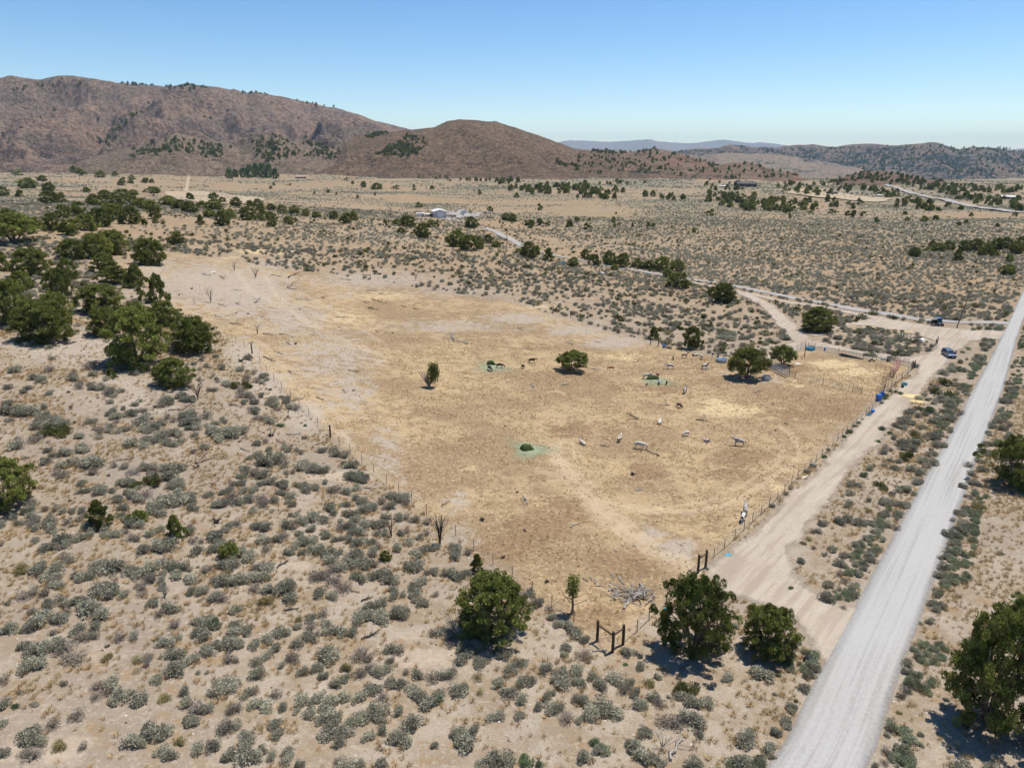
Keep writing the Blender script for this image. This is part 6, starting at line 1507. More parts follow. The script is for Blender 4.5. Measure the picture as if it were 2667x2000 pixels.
for i, (u, v, w) in enumerate([(510,1219,26),(283,1240,14),(560,1238,10),(552,1262,12),(563,1362,32),(184,1305,14),(281,1185,8),(404,1062,14),(183,1062,16),(195,1102,14),(180,1023,14),(629,942,20),(706,1136,20),(751,1087,12),(793,1143,18),(921,1018,10),(1256,1355,20),(1310,1453,18),(1425,1517,18),(1347,1283,12),(1648,1236,20),(1714,1187,8),(1683,1171,8),(1316,1110,6),(646,818,10),(615,816,8),(781,805,8),(1023,868,8),(1366,1383,8),(500,753,10),(467,769,9),(770,897,12),(580,900,8),(1840,1156,6),(2009,987,5),(2020,1122,8)]):
    stump(u, v, w, 200 + i)
p = gp(1655, 1552); mb = MB(); rd = random.Random(9); o = empty('brush_pile', p)
for k in range(60):
    a = rd.uniform(-.9, .9) + (1.57 if rd.random() < .3 else 0); c = Vector((rd.gauss(0, .75), rd.gauss(0, .55), .1 + rd.random() * .35)); L = rd.uniform(.4, 1.3); d = Vector((cos(a), sin(a), rd.uniform(-.12, .12))) * L
    MB().tube([c - d, c + Vector((rd.uniform(-.1, .1), rd.uniform(-.1, .1), .05)), c + d], [.05, .04, .02], 5, False).build('branch', M_GREYW if rd.random() < .8 else M_BRNW, o)
later(o, 'heap of pale dead branches in the near corner of the pasture', 'brush pile')
# standing snags: u, v, pixel height, look
for i, (u, v, e, n, sp, m, lk) in enumerate([(1146,1420,92,11,.22,M_BURNT,'tall black burnt snag of upright stems at the fence'),(1019,1398,60,6,.25,M_BURNT,'thin dark snag standing in dense sagebrush'),(516,1040,60,12,.55,M_BRNW,'spreading leafless brown bush below the left juniper stand'),
   (706,1136,42,3,.1,M_BURNT,'thin burnt stem rising from a charred stump'),(751,1087,28,3,.12,M_BURNT,'short burnt stem beside the fence'),(550,788,46,7,.3,M_BRNW,'bare forked dead tree in the upper pasture'),(506,792,20,4,.3,M_BRNW,'small bare dead sapling left of the forked dead tree'),
   (671,871,32,5,.18,M_BRNW,'leaning bare dead sapling near the wooden post'),(611,705,26,8,.45,M_BRNW,'small bare dead bush at the top of the pasture'),(666,724,30,8,.45,M_BURNT,'dark bare dead bush right of the white sheet'),(1315,672,30,8,.4,M_BRNW,'bare dead bush beside the gravel drive pole'),
   (1083,730,24,7,.35,M_BRNW,'bare dead bush on the far sage slope'),(1926,848,24,6,.4,M_BRNW,'bare dead bush among the shrubs outside the corral'),(300,1520,20,9,.5,M_GREYW,'small pale dead bush'),(430,1555,34,9,.6,M_GREYW,'pale grey dead bush leaning right'),(385,1735,34,9,.6,M_GREYW,'pale twisted dead bush on the sandy slope'),
   (2014,1060,1,1,1,M_GREYW,''),(2013,1056,12,10,.6,M_GREYW,'grey dead shrub on the yellow straw'),(855,1525,36,10,.6,M_GREYW,'pale grey spiky dead bush'),(950,1708,30,12,.6,M_GREYW,'purplish spiky dead bush in the sage'),(1725,1950,44,12,.7,M_GREYW,'pale twiggy dead bush near the lower edge'),(1180,1640,58,12,.7,M_GREYW,'pale bare branches under the round juniper')]):
    if not lk: continue
    p = gp(u, v); H = e / ppm(p) / cos(math.atan2(-p.z, p.y)); bare_tree('dead_bush' if 'bush' in lk else 'dead_snag', p, max(.6, H), lk, m, n, sp, 60 + i, 'dead bush' if 'bush' in lk else 'dead tree', .04 if H > 1.5 else .06)
# ------------------------------------------------------------------ animals
def skin_mesh(name, V, E, sub=1, root=0):
    me = bpy.data.meshes.new(name); me.from_pydata([v[:3] for v in V], E, []); me.update()
    o = bpy.data.objects.new(name + '_build', me); COL.objects.link(o)
    md = o.modifiers.new('skin', 'SKIN'); md.use_smooth_shade = True
    for i, v in enumerate(V):
        r = v[3]; o.data.skin_vertices[0].data[i].radius = (r, v[4] if len(v) > 4 else r)
    for i in range(len(V)): o.data.skin_vertices[0].data[i].use_root = (i == root)
    s = o.modifiers.new('sub', 'SUBSURF'); s.levels = sub; s.render_levels = sub
    dg = bpy.context.evaluated_depsgraph_get(); dg.update()
    out = bpy.data.meshes.new_from_object(o.evaluated_get(dg)); out.name = name
    bpy.data.objects.remove(o); bpy.data.meshes.remove(me)
    out.materials.clear(); return out

def cow_parts(pose):
    if pose == 'lie':
        B = [(-.75,0,.42,.33),(-.1,0,.42,.42),(.5,0,.44,.36),(.82,0,.72,.20),(1.05,0,.98,.13),(1.15,0,1.0,.13),(1.42,0,.80,.08)]
        L = []
        for s in (-1, 1): L += [[(-.70,s*.26,.32,.20),(-.35,s*.42,.20,.11),(-.70,s*.48,.07,.06),(-.35,s*.50,.06,.05)], [(.48,s*.22,.32,.15),(.78,s*.30,.16,.08),(.55,s*.30,.07,.06),(.40,s*.30,.06,.05)]]
        T = [(-1.02,0,.45,.05),(-1.10,.2,.10,.03)]
    else:
        B = [(-.78,0,1.12,.29),(-.1,0,1.02,.37),(.48,0,1.06,.33)]
        if pose == 'graze': B += [(.86,0,1.02,.20),(1.12,0,.66,.14),(1.18,0,.52,.13),(1.34,0,.20,.08)]
        elif pose == 'high': B += [(.80,0,1.34,.20),(1.02,0,1.56,.14),(1.12,0,1.58,.13),(1.42,0,1.46,.08)]
        else: B += [(.84,0,1.22,.20),(1.10,0,1.30,.14),(1.20,0,1.28,.13),(1.48,0,1.06,.08)]
        L = []
        for s in (-1, 1): L += [[(-.76,s*.17,.88,.19),(-.64,s*.20,.64,.11),(-.88,s*.20,.42,.065),(-.83,s*.20,.06,.06)], [(.50,s*.17,.80,.14),(.54,s*.19,.44,.07),(.50,s*.19,.24,.052),(.52,s*.19,.05,.058)]]
        T = [(-1.06,0,1.12,.05),(-1.13,0,.62,.028)]
    V = list(B); E = [(i, i + 1) for i in range(6)]
    for k, leg in enumerate(L):
        at_ = 0 if k % 2 == 0 else 2; n = len(V); V += leg; E += [(at_, n), (n, n + 1), (n + 1, n + 2), (n + 2, n + 3)]
    n = len(V); V += T; E += [(0, n), (n, n + 1)]
    body = skin_mesh('body', V, E, 1, 1)
    hx, hz = B[4][0], B[4][2]; mx = B[5]
    horn = MB()
    for s in (-1, 1): horn.tube([(hx + .06, s * .10, hz + .10), (hx + .08, s * .38, hz + .20), (hx + .12, s * .62, hz + .34), (hx + .14, s * .74, hz + .52)], [.045, .036, .022, .006], 6)
    ear = MB()
    for s in (-1, 1): ear.tube([(hx + .04, s * .12, hz + .04), (hx, s * .24, hz + .04), (hx - .02, s * .33, hz - .01)], [.035, .06, .01], 6)
    return body, horn.mesh('horns'), ear.mesh('ears')
COWM = {k: cow_parts(k) for k in ('stand', 'graze', 'high', 'lie')}
def coat(name, a, b, lo=.5, hi=.53, sc=1.6):
    t = NT(name); o = t.obj(); r = t.n('ShaderNodeVectorMath'); r.operation = 'ADD'
    cx = t.n('ShaderNodeCombineXYZ'); q = t.math('MULTIPLY', t.rnd(), 40.0); t.put(cx.inputs[0], q); t.put(cx.inputs[1], q)
    t.put(r.inputs[0], o); t.put(r.inputs[1], cx.outputs[0])
    n = t.noise(sc, 2, vec=r.outputs[0]); f = t.noise(30, 2, vec=o)
    return t.bsdf(hsv_jit(t, t.mix(t.step(n, lo, hi), a, b), f, .85, 1.15), .75, .2)
COAT = {'dark': coat('dark_brown_coat', (.045, .03, .022), (.10, .075, .055), .45, .6), 'black': coat('black_coat', (.018, .015, .014), (.035, .03, .026)),
        'dun': coat('grey_dun_coat', (.36, .30, .25), (.50, .44, .38), .4, .6), 'white': coat('white_spotted_coat', (.52, .485, .43), (.30, .12, .06), .60, .62),
        'red': coat('red_brown_coat', (.20, .07, .035), (.30, .12, .06), .4, .6), 'redwhite': coat('red_and_white_coat', (.24, .09, .045), (.68, .64, .58), .50, .53, 2.2),
        'blackwhite': coat('black_and_white_coat', (.04, .03, .028), (.66, .62, .57), .50, .53, 2.0), 'speckle': coat('speckled_grey_coat', (.48, .44, .40), (.22, .17, .14), .50, .56, 5)}
M_HORN = paint('horn', (.55, .48, .38), .4)
for b, h, e in COWM.values():
    b.materials.append(COAT['dark']); h.materials.append(M_HORN); e.materials.append(COAT['dark'])
def cow(u, v, L, head, pose, cm, look, horns=True, calf=False):
    p = gp(u, v); sc = L * .80
    o = empty('calf' if calf else 'cow', p, radians(head), sc)
    b, h, e = COWM[pose]
    for nm, m in (('body', b), ('ears', e)) + ((('horns', h),) if horns else ()):
        q = link(nm, m, None, o)
        if nm != 'horns': q.material_slots[0].link = 'OBJECT'; q.material_slots[0].material = COAT[cm]
    later(o, look, 'calf' if calf else 'cow', 'cattle in the pasture')
# heading in degrees: 0 faces right, 90 away from the camera, 180 left, -90 towards it
cow(1276, 966, 1.0, -60, 'graze', 'dark', 'dark grey brown cow with its head down at the left hay')
cow(1302, 959, 1.0, 8, 'graze', 'dark', 'dark cow eating at the right edge of the left hay')
cow(1362, 960, .82, 110, 'graze', 'black', 'dark young cow turned away between the left hay and the round pasture juniper', False)
cow(1386, 946, 1.02, 5, 'stand', 'dark', 'dark brown cow walking right behind the young dark cow')
cow(1591, 964, .80, 175, 'graze', 'red', 'red brown calf nosing a fallen branch right of the round pasture juniper', False, True)
cow(1684, 987, 1.1, 8, 'stand', 'dun', 'grey dun cow standing left of the ringed hay')
cow(1685, 1003, .62, 80, 'graze', 'blackwhite', 'small white and black calf at the near edge of the ringed hay', False, True)
cow(1713, 978, .75, -80, 'lie', 'red', 'red brown calf resting behind the ringed hay', False, True)
cow(1704, 988, 1.0, -20, 'graze', 'redwhite', 'red and white cow eating in the middle of the ringed hay')
cow(1717, 1000, .95, -100, 'graze', 'speckle', 'pale speckled cow eating at the right of the ringed hay', False)
cow(1736, 1001, .62, -110, 'stand', 'black', 'small black calf alone on the right edge of the ringed hay', False, True)
cow(1744, 961, 1.12, 176, 'stand', 'dun', 'pale dun horned cow facing left above the ringed hay')
cow(1753, 937, .70, -95, 'graze', 'dark', 'small dark calf grazing near the far fence', False, True)
cow(1783, 932, 1.0, 12, 'high', 'redwhite', 'red and white horned cow with raised head near the far fence')
cow(1827, 935, .95, -85, 'stand', 'white', 'white cow seen head on by the galvanised tank', False)
cow(1813, 927, .9, 10, 'lie', 'white', 'white cow lying beside the low black rubber tub', False)
cow(1835, 961, 1.05, 20, 'high', 'blackwhite', 'dark horned cow standing behind a white calf')
cow(1842, 964, .62, 5, 'stand', 'white', 'white calf standing in front of the dark horned cow', False, True)
cow(1784, 1024, 1.0, 60, 'high', 'blackwhite', 'white and dark spotted cow walking away left of the corral tree')
cow(1770, 1062, .8, -60, 'graze', 'dark', 'dark brown calf grazing above the white lying cow', False, True)
cow(1718, 1103, 1.0, 70, 'lie', 'white', 'white cow with reddish head lying in the middle of the pasture', False)
cow(1786, 1136, .85, 215, 'graze', 'white', 'white calf grazing left of the grey longhorn', False, True)
cow(1614, 1150, .9, 65, 'high', 'redwhite', 'red and white calf walking away from the camera', False, True)
cow(1667, 1169, 1.1, -15, 'graze', 'white', 'white cow with its head down at a small fallen bush')
cow(1517, 1157, .85, 120, 'lie', 'white', 'white calf lying alone in the open pasture', False, True)
cow(1841, 1151, .8, 190, 'lie', 'redwhite', 'brown and white calf lying left of the grey longhorn', False, True)
cow(1923, 1161, 1.12, 172, 'high', 'speckle', 'grey longhorn cow facing left with raised head')
cow(1940, 1338, 1.0, 75, 'high', 'speckle', 'grey white longhorn seen from behind by the lane fence')
cow(1934, 1357, .9, -120, 'graze', 'blackwhite', 'dark and white calf behind the longhorn by the lane fence', False, True)

# ------------------------------------------------------------------ the person
def person(u, v):
    p = gp(u, v); H = 1.78
    o = empty('person', p, radians(-100))
    V = [(0,0,.98,.155,.12),(0,0,1.18,.15,.11),(0,0,1.38,.19,.12),(0,0,1.50,.07,.07),(0.01,0,1.58,.085,.10),(0.015,0,1.70,.095,.105)]
    E = [(0,1),(1,2),(2,3),(3,4),(4,5)]
    for s in (-1, 1):
        n = len(V); V += [(0,s*.10,.90,.10),(.02,s*.12,.50,.068),(0,s*.13,.10,.045),(.13,s*.14,.04,.045)]; E += [(0,n),(n,n+1),(n+1,n+2),(n+2,n+3)]
        n = len(V); V += [(0,s*.20,1.42,.065),(-.02,s*.27,1.15,.05),(.22,s*.16,1.05,.038),(.31,s*.12,1.06,.035)]; E += [(2,n),(n,n+1),(n+1,n+2),(n+2,n+3)]
        h = n + 3
        for k in range(5):
            n = len(V); a = (k - 2) * .02; V += [(.37,s*.11+a,1.065,.011),(.40,s*.10+a*1.2,1.04,.009)]; E += [(h,n),(n,n+1)]
    me = skin_mesh('body', V, E, 1, 0)
    sk = paint('skin', (.42, .24, .17), .6); sh = paint('dark_red_shirt', (.10, .03, .03), .9); tr = paint('dark_trousers', (.03, .03, .035), .9); bo = paint('brown_boots', (.06, .04, .03), .7); ha = paint('dark_hair', (.03, .02, .015), .8)
    for m in (sk, sh, tr, bo): me.materials.append(m)
    for f in me.polygons:
        c = f.center
        f.material_index = 3 if c.z < .14 else 2 if c.z < 1.0 and abs(c.y) < .26 and c.x < .15 else (1 if c.z < 1.5 and (c.x < .06 or c.z > 1.3) else 0)
    link('body', me, None, o)
    hm = MB(); hm.sm = True; hm.lathe((-.005, 0, 1.66), [(.112, -.02), (.122, .04), (.10, .12), (.05, .155), (0, .16)], 14); hm.build('hair', ha, o)
    MB().tube([(.10, 0, 1.655), (.125, 0, 1.64)], [.018, .014], 5).build('nose', sk, o)
    for s in (-1, 1): MB().tube([(.095, s * .035, 1.68), (.104, s * .035, 1.68)], [.012, .01], 6).build('eye', ha, o); MB().tube([(.01, s * .095, 1.68), (.01, s * .115, 1.67)], [.03, .02], 6).build('ear', sk, o)
    later(o, 'person in dark shirt and dark trousers standing beside the blue car', 'person')
    c = MB().box((0, 0, 0), (.12, .18, .05)).build('hand_controller', M_BLACK, None, p + Vector((sin(radians(-10)) * .40 * -0 + cos(radians(-100)) * .40, sin(radians(-100)) * .40, 1.06)), radians(-100))
    later(c, 'small dark controller held in front of the standing person', 'controller')
person(2486, 932)

# ------------------------------------------------------------------ vehicles
def prism(pts, y0, y1, inset=0.0, top=None):
    """side outline (x, z) extruded across the width; points above 'top' are pulled in"""
    mb = MB(); n = len(pts); vs = []
    for s, y in ((-1, y0), (1, y1)):
        for x, z in pts: vs.append((x, y + (-s * inset if top is not None and z > top else 0), z))
    fs = [tuple(range(n - 1, -1, -1)), tuple(range(n, 2 * n))] + [(i, (i + 1) % n, n + (i + 1) % n, n + i) for i in range(n)]
    fs = [f[::-1] for f in fs]
    return mb.add(vs, fs)
def wheel(parent, x, y, r, w=.24):
    m = MB(); m.sm = False; m.lathe((0, 0, 0), [(r * .6, -w / 2), (r * .94, -w / 2), (r, -w * .35), (r, w * .35), (r * .94, w / 2), (r * .6, w / 2)], 22)
    m.v = [(a, c, b) for a, b, c in m.v]
    o = m.build('wheel', M_RUBBER, parent, (x, y, r))
    k = MB(); k.lathe((0, 0, 0), [(0, -w * .42), (r * .58, -w * .42), (r * .6, 0), (r * .58, w * .42), (0, w * .42)], 12); k.v = [(a, c, b) for a, b, c in k.v]; k.build('rim', M_GALV, o)
def suv(u, v, head):
    p = gp(u, v); o = empty('parked_car', p, radians(head))
    low = [(-2.25,.45),(-2.32,.70),(-2.28,1.02),(1.05,1.06),(2.10,.96),(2.32,.80),(2.34,.45),(1.9,.34),(-1.9,.34)]
    b = prism(low, -.92, .92).build('body', M_CARBLUE, o, bevel=.05)
    cab = [(-2.2,1.02),(-1.98,1.62),(.30,1.66),(1.10,1.06)]
    prism(cab, -.88, .88, .16, 1.3).build('cabin', M_CARBLUE, o, bevel=.03)
    g = MB(); g.add([(1.085,-.74,1.10),(1.085,.74,1.10),(.36,.66,1.62),(.36,-.66,1.62)], [(0,1,2,3)]); g.v = [(x + .02, y, z + .01) for x, y, z in g.v]; g.build('windscreen', M_GLASS, o)
    g = MB(); g.add([(-2.235,.72,1.10),(-2.235,-.72,1.10),(-2.04,-.66,1.54),(-2.04,.66,1.54)], [(0,1,2,3)]); g.build('rear_window', M_GLASS, o)
    for s in (-1, 1):
        for x0, x1 in ((.0,.72),(-.95,-.08),(-1.85,-1.03)):
            g = MB(); xt = min(x1, .22); g.add([(x0, s*.887, 1.12), (x1, s*.887, 1.12), (xt, s*.775, 1.52), (x0, s*.775, 1.52)], [(0,1,2,3)] if s > 0 else [(3,2,1,0)]); g.build('side_window', M_GLASS, o)
        MB().box((.85, s*1.0, 1.08), (.12, .18, .14)).build('wing_mirror', M_BLACK, o)
        MB().box((2.28, s*.66, .80), (.12, .34, .15)).build('headlight', M_LAMP, o)
        MB().box((-2.31, s*.78, .88), (.04, .16, .24)).build('tail_light', M_TAIL, o)
        wheel(o, 1.42, s*.84, .37); wheel(o, -1.40, s*.84, .37)
        MB().tube([(-1.8, s*.66, 1.70), (.2, s*.66, 1.72)], .025, 5).build('roof_rail', M_BLACK, o)
    MB().box((2.35, 0, .66), (.05, .85, .18)).build('grille', M_BLACK, o); MB().box((2.36, 0, .46), (.07, 1.7, .16)).build('bumper', M_BLACK, o)
    MB().box((2.395, 0, .50), (.012, .34, .12)).build('number_plate', M_WHITE, o)
    for x in (-1.5, -.1): MB().box((x, 0, 1.735), (.06, 1.4, .03)).build('roof_bar', M_BLACK, o)
    later(o, 'dark blue car with roof bars facing the camera on the dirt lane', 'car')
suv(2470, 928, -100)
def utv(u, v, head):
    p = gp(u, v); o = empty('utility_vehicle', p, radians(head), 1.25)
    prism([(-1.3,.35),(-1.35,.85),(-.5,.9),(-.45,.55),(.45,.55),(.6,.92),(1.2,.82),(1.35,.55),(1.3,.35)], -.62, .62).build('body', M_BLACK, o, bevel=.03)
    MB().box((-.05, 0, 1.82), (1.35, 1.35, .07)).build('roof', M_CARBLUE, o, bevel=.02)
    for s in (-1, 1):
        MB().tube([(.75, s*.60, .88), (.45, s*.60, 1.78)], .035, 6).build('roll_bar', M_BLACK, o); MB().tube([(-.6, s*.60, .88), (-.6, s*.60, 1.78)], .035, 6).build('roll_bar', M_BLACK, o)
        wheel(o, .95, s*.66, .34, .26); wheel(o, -.90, s*.66, .34, .26)
        MB().box((1.27, s*.42, .70), (.05, .22, .12)).build('headlight', M_LAMP, o)
    MB().box((-.2, 0, .75), (.5, 1.1, .14)).build('seat', M_BLACK, o); MB().box((-.45, 0, 1.05), (.12, 1.1, .55)).build('seat_back', M_BLACK, o)
    MB().box((-.95, 0, 1.0), (.8, 1.2, .3)).build('cargo_box', M_DGREEN, o)
    g = MB(); g.add([(.76,-.55,.92),(.76,.55,.92),(.48,.55,1.74),(.48,-.55,1.74)], [(0,1,2,3)]); g.build('windscreen', M_GLASS, o)
    later(o, 'dark off road buggy with roof parked beyond the upper dirt lane', 'buggy')
utv(2440, 848, -82)

# ------------------------------------------------------------------ buildings
def house(u, v, wpx, hpx, dep_m, look, wall, roof, gable_front=False, wins=3, door=True, nm='house', rise=.35, cat='house', rz=0.0, group=None, big_door=None):
    p = gp(u, v); m = ppm(p); W = wpx / m; H = hpx / m; rz0 = -math.atan2(p.x, p.y) + rz; o = empty(nm, p + Vector((sin(-rz0) * dep_m / 2, cos(rz0) * dep_m / 2, 0)), rz0)
    D = dep_m; eh = H * (1 - rise); mb = MB()
    if gable_front: vs = [(-W/2,-D/2,-1),(W/2,-D/2,-1),(W/2,-D/2,eh),(0,-D/2,H),(-W/2,-D/2,eh)]; vs += [(x, D/2, z) for x, y, z in vs]
    else: vs = [(-W/2,-D/2,-1),(-W/2,D/2,-1),(-W/2,D/2,eh),(-W/2,0,H),(-W/2,-D/2,eh)]; vs += [(W/2, y, z) for x, y, z in vs]
    mb.add(vs, [(0,1,2,3,4),(9,8,7,6,5)] + [(i, 5 + i, 5 + (i + 1) % 5, (i + 1) % 5) for i in (0, 1, 4)]); mb.build('wall', wall, o)
    r = MB(); oh = .5; t_ = .22
    if gable_front:
        sl = (H - eh) / (W / 2); a = [(-W/2-oh, eh - sl*oh + .1), (0, H + .1), (W/2+oh, eh - sl*oh + .1)]
        vs = [(x, -D/2-oh, z) for x, z in a] + [(x, -D/2-oh, z + t_) for x, z in a]; vs += [(x, D/2+oh, z) for x, _, z in vs]
    else:
        sl = (H - eh) / (D / 2); a = [(-D/2-oh, eh - sl*oh + .1), (0, H + .1), (D/2+oh, eh - sl*oh + .1)]
        vs = [(-W/2-oh, y, z) for y, z in a] + [(-W/2-oh, y, z + t_) for y, z in a]; vs += [(W/2+oh, y, z) for _, y, z in vs]
    r.add(vs, [(0,1,4,3),(1,2,5,4),(6,9,10,7),(7,10,11,8),(3,4,10,9),(4,5,11,10),(0,6,7,1),(1,7,8,2),(0,3,9,6),(2,8,11,5)]); r.build('roof', roof, o)
    for k in range(wins):
        x = (k + .5 - wins / 2) * W / (wins + .3); w = MB().box((x, -D/2 - .04, eh * .55), (min(1.6, W / (wins + 1) * .5), .1, min(1.3, eh * .4))).build('window', M_GLASS, o)
    if big_door: MB().box((W * big_door[0], -D/2 - .05, eh * .42), (W * big_door[1], .12, eh * .84)).build('door', M_WHITE, o)
    elif door: MB().box((W * .38, -D/2 - .05, min(1.1, eh*.4)), (1.0, .12, min(2.1, eh*.8))).build('door', M_DWOOD, o)
    later(o, look, cat, group); return o
house(1147, 568, 34, 20, 18, 'pale pink metal barn with a shallow gable and large door', M_BARNW, M_BARNR, True, 0, True, 'barn', .22, 'barn', .12, None, (.0, .42))
house(1095, 565, 18, 9, 4, 'long white container left of the pale barn', M_WHITE, M_WHITE, False, 0, True, 'container', .06, 'container')
house(1112, 565, 12, 8, 5, 'small white shed between the container and the pale barn', M_WHITE, M_BARNR, False, 1, True, 'shed', .2, 'shed')
def simple_van(u, v, wpx, hpx, look, mat, nm='trailer', cat='trailer', head=0):
    p = gp(u, v); m = ppm(p); L = wpx / m; H = hpx / m; o = empty(nm, p, radians(head))
    prism([(-L/2, .5), (-L/2, H*.92), (-L/2+.3, H), (L/2-.6, H), (L/2-.1, H*.6), (L/2, H*.45), (L/2, .5)], -1.1, 1.1).build('body', mat, o, bevel=.06)
    for s in (-1, 1):
        wheel(o, L*.3, s*1.0, .38); wheel(o, -L*.3, s*1.0, .38); MB().box((L*.1, s*1.115, H*.68), (L*.3, .03, H*.2)).build('window', M_GLASS, o)
    later(o, look, cat)
simple_van(1208, 556, 14, 8, 'white camper trailer on the gravel yard right of the barn', M_WHITE)
simple_van(1264, 557, 8, 5, 'dark blue pickup at the right end of the gravel yard', M_CARBLUE, 'parked_truck', 'truck')
simple_van(1123, 565, 8, 7, 'dark truck squeezed between the shed and the barn', M_DGREEN, 'parked_truck', 'truck')
simple_van(1157, 568, 10, 5, 'orange farm machine in front of the pale barn', M_ORANGE, 'farm_machine', 'machine')
simple_van(1276, 555, 8, 4, 'pale car beyond the dark blue pickup', M_WHITE, 'parked_car', 'car')
def plank_wall(u, v, wpx, hpx, look, mat, nm='board_fence'):
    p = gp(u, v); m = ppm(p); W = wpx / m; H = hpx / m; o = empty(nm, p); n = 12
    for k in range(n): MB().box(((k + .5 - n/2) * W / n, 0, H/2 - .1), (W / n * .94, .06, H + .2)).build('board', mat, o)
    later(o, look, 'fence')
plank_wall(1176, 566, 25, 6, 'tan board fence joined to the right of the pale barn', M_TAN)
plank_wall(1274, 569, 16, 4, 'low tan board fence standing alone right of the gravel yard', M_TAN)
house(188, 418, 18, 7, 12, 'white gabled building at the foot of the left mountains', M_WHITE, M_WHITE, True, 1, True, 'farm_building', .5, 'building')
house(266, 392, 18, 4, 10, 'long low white roofed building on the left mountain foot', M_WHITE, M_BARNR, False, 2, True, 'farm_building', .3, 'building')
house(6, 416, 30, 15, 14, 'slate roofed house at the left edge of the picture', M_DHOUSE, M_GROOF, False, 4)
house(783, 465, 28, 6, 12, 'low house with faded red roof right of the poplars', M_TAN, M_PROOF, False, 4)
house(938, 433, 13, 5, 12, 'small white roofed farm building under the round hill', M_WHITE, M_BARNR, False, 2, True, 'farm_building', .4, 'building')
house(918, 430, 10, 4, 12, 'small dark farm building left of the white roofed one', M_DHOUSE, M_DROOF, False, 2, True, 'farm_building', .4, 'building')
house(985, 433, 9, 4, 10, 'small tan farm building right of the white roofed one', M_TAN, M_PROOF, False, 1, True, 'farm_building', .4, 'building')
house(1945, 488, 50, 13, 16, 'large dark roofed house beyond the right flats', M_DHOUSE, M_DROOF, False, 6)
house(1921, 486, 20, 15, 16, 'dark tall wing at the left of the large dark house', M_DHOUSE, M_DROOF, True, 2)
house(1882, 488, 18, 4, 12, 'grey roofed shed left of the large dark house', M_TAN, M_BARNR, False, 1, True, 'shed', .3, 'shed')
house(2167, 507, 26, 7, 14, 'dark low house between junipers beside the pale far field', M_DHOUSE, M_DROOF, False, 4)
house(2625, 518, 30, 7, 14, 'dark house with a pale roof edge near the right side', M_DHOUSE, M_BARNR, False, 4)
house(2290, 512, 8, 4, 8, 'tiny pale shed on the far pale field', M_BARNW, M_BARNR, False, 1, True, 'shed', .3, 'shed')
for (u, v, w, h, lk) in [(2134,457,26,5,'longest white farm roof in the hazy far valley'),(2156,453,14,4,'white farm roof behind the longest far one'),(2115,460,14,4,'white farm roof left of the longest far one'),(2188,458,24,4,'low white farm roof right of the longest far one'),(2174,456,10,4,'small pale farm roof between two long far ones'),(2104,444,8,3,'small pale building above the far white farm roofs')]:
    house(u, v, w, h, 25, lk, M_WHITE, M_WHITE, False, 2, True, 'farm_building', .4, 'building')

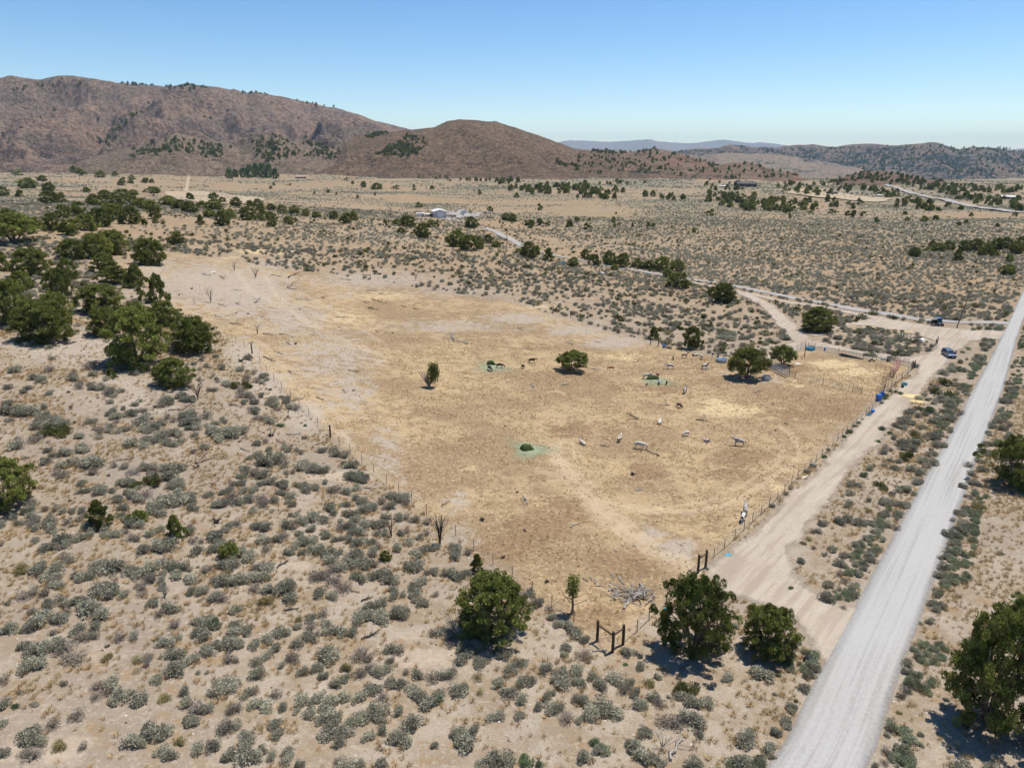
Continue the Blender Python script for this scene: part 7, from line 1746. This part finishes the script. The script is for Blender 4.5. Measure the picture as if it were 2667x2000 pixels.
# ------------------------------------------------------------------ labels: what, then where
LM = [(1285,1600,'the large round juniper near the bottom'),(1805,1620,'the loose juniper beside the lane mouth'),(2003,1630,'the juniper at the lane and gravel road corner'),(1490,1560,'the slender sparse juniper'),(2560,1740,'the big juniper right of the gravel road'),
      (2640,1220,'the juniper at the right edge'),(15,1250,'the juniper at the left edge'),(262,1340,'the pointed juniper in the left sage'),(458,1370,'the small round juniper in the left sage'),(1148,1380,'the black burnt snag'),(1590,1680,'the nearest corner brace'),
      (1490,930,'the round juniper in the pasture'),(1125,980,'the half dead juniper'),(1945,950,'the spreading juniper by the corral'),(2128,830,'the round juniper behind the corral'),(1884,765,'the juniper by the dirt branch track'),(861,1120,'the lone wooden post'),(657,900,'the post with branches on top'),
      (365,900,'the biggest juniper of the left stand'),(122,840,'the broad juniper left of the stand'),(1380,1172,'the nearest hay pile'),(1280,957,'the left hay pile'),(1712,992,'the ringed hay pile'),(1147,560,'the pale barn'),(2470,915,'the blue car'),(2111,905,'the turquoise tank'),(2288,1035,'the tall blue bin'),
      (2500,820,'the tall leaning pole'),(1655,1545,'the brush pile'),(1923,1150,'the grey longhorn'),(1940,1340,'the longhorn by the lane fence'),(1320,640,'the pole by the gravel drive'),(1769,690,'the pole by the juniper row'),(1019,570,'the thin pole on the ridge'),(495,515,'the lone flat topped juniper'),(660,450,'the poplars'),
      (1180,340,'the round hill'),(1945,480,'the large dark house'),(2134,457,'the far white farm roofs'),(2550,650,'the juniper grove on the right flats'),(1703,900,'the far blue barrel'),(975,728,'the far pasture brace'),(1494,826,'the second far brace'),(1280,750,'the weathered far brace'),(2625,712,'the lone juniper on the right flats'),
      (1333,2000,'the middle of the lower edge'),(700,2000,'the lower edge left of centre'),(0,2000,'the lower left corner'),(2020,2000,'the near end of the gravel road'),(2667,2000,'the lower right corner'),(0,1600,'the left edge of the frame'),(553,708,'the white sheet'),(2400,500,'the pale far road'),(1073,1308,'the left pasture fence'),(2150,1190,'the lane fence')]
ORD = ['closest', 'second closest', 'third closest', 'fourth closest', 'fifth closest', 'sixth closest', 'seventh closest', 'eighth closest', 'ninth closest', 'tenth closest', 'eleventh closest', 'twelfth closest', 'thirteenth closest', 'fourteenth closest', 'fifteenth closest', 'sixteenth closest', 'seventeenth closest', 'eighteenth closest', 'nineteenth closest', 'twentieth closest'] + ['%dth closest' % k for k in range(21, 90)]
from collections import Counter, defaultdict
cnt = Counter(t_[3] for t_ in THINGS)
buckets = defaultdict(list)
for o, u, v, look in THINGS:
    if cnt[look] == 1 and len(look.split()) >= 4: o['label'] = look; continue
    best = min(LM, key=lambda q: hypot((q[0] - u), (q[1] - v) * 1.6))
    du, dv = u - best[0], (v - best[1]) * 1.6
    side = ('right of' if du > 0 else 'left of') if abs(du) > abs(dv) else ('below' if dv > 0 else 'above')
    buckets[(look, side, best[2])].append((hypot(du, dv), o))
for (look, side, lm), lst in buckets.items():
    lst.sort(key=lambda q: q[0])
    for k, (d_, o) in enumerate(lst):
        tail = lm if side in ('right of', 'left of') else lm
        o['label'] = ('%s %s %s, %s' % (look, side, tail, ORD[k])) if len(lst) > 1 else '%s %s %s' % (look, side, tail)
        w = o['label'].split()
        if len(w) > 16: o['label'] = ' '.join(w)[:200].replace('the ', '').strip()
print('labels', len(THINGS), len(set(t_[0]['label'] for t_ in THINGS)))
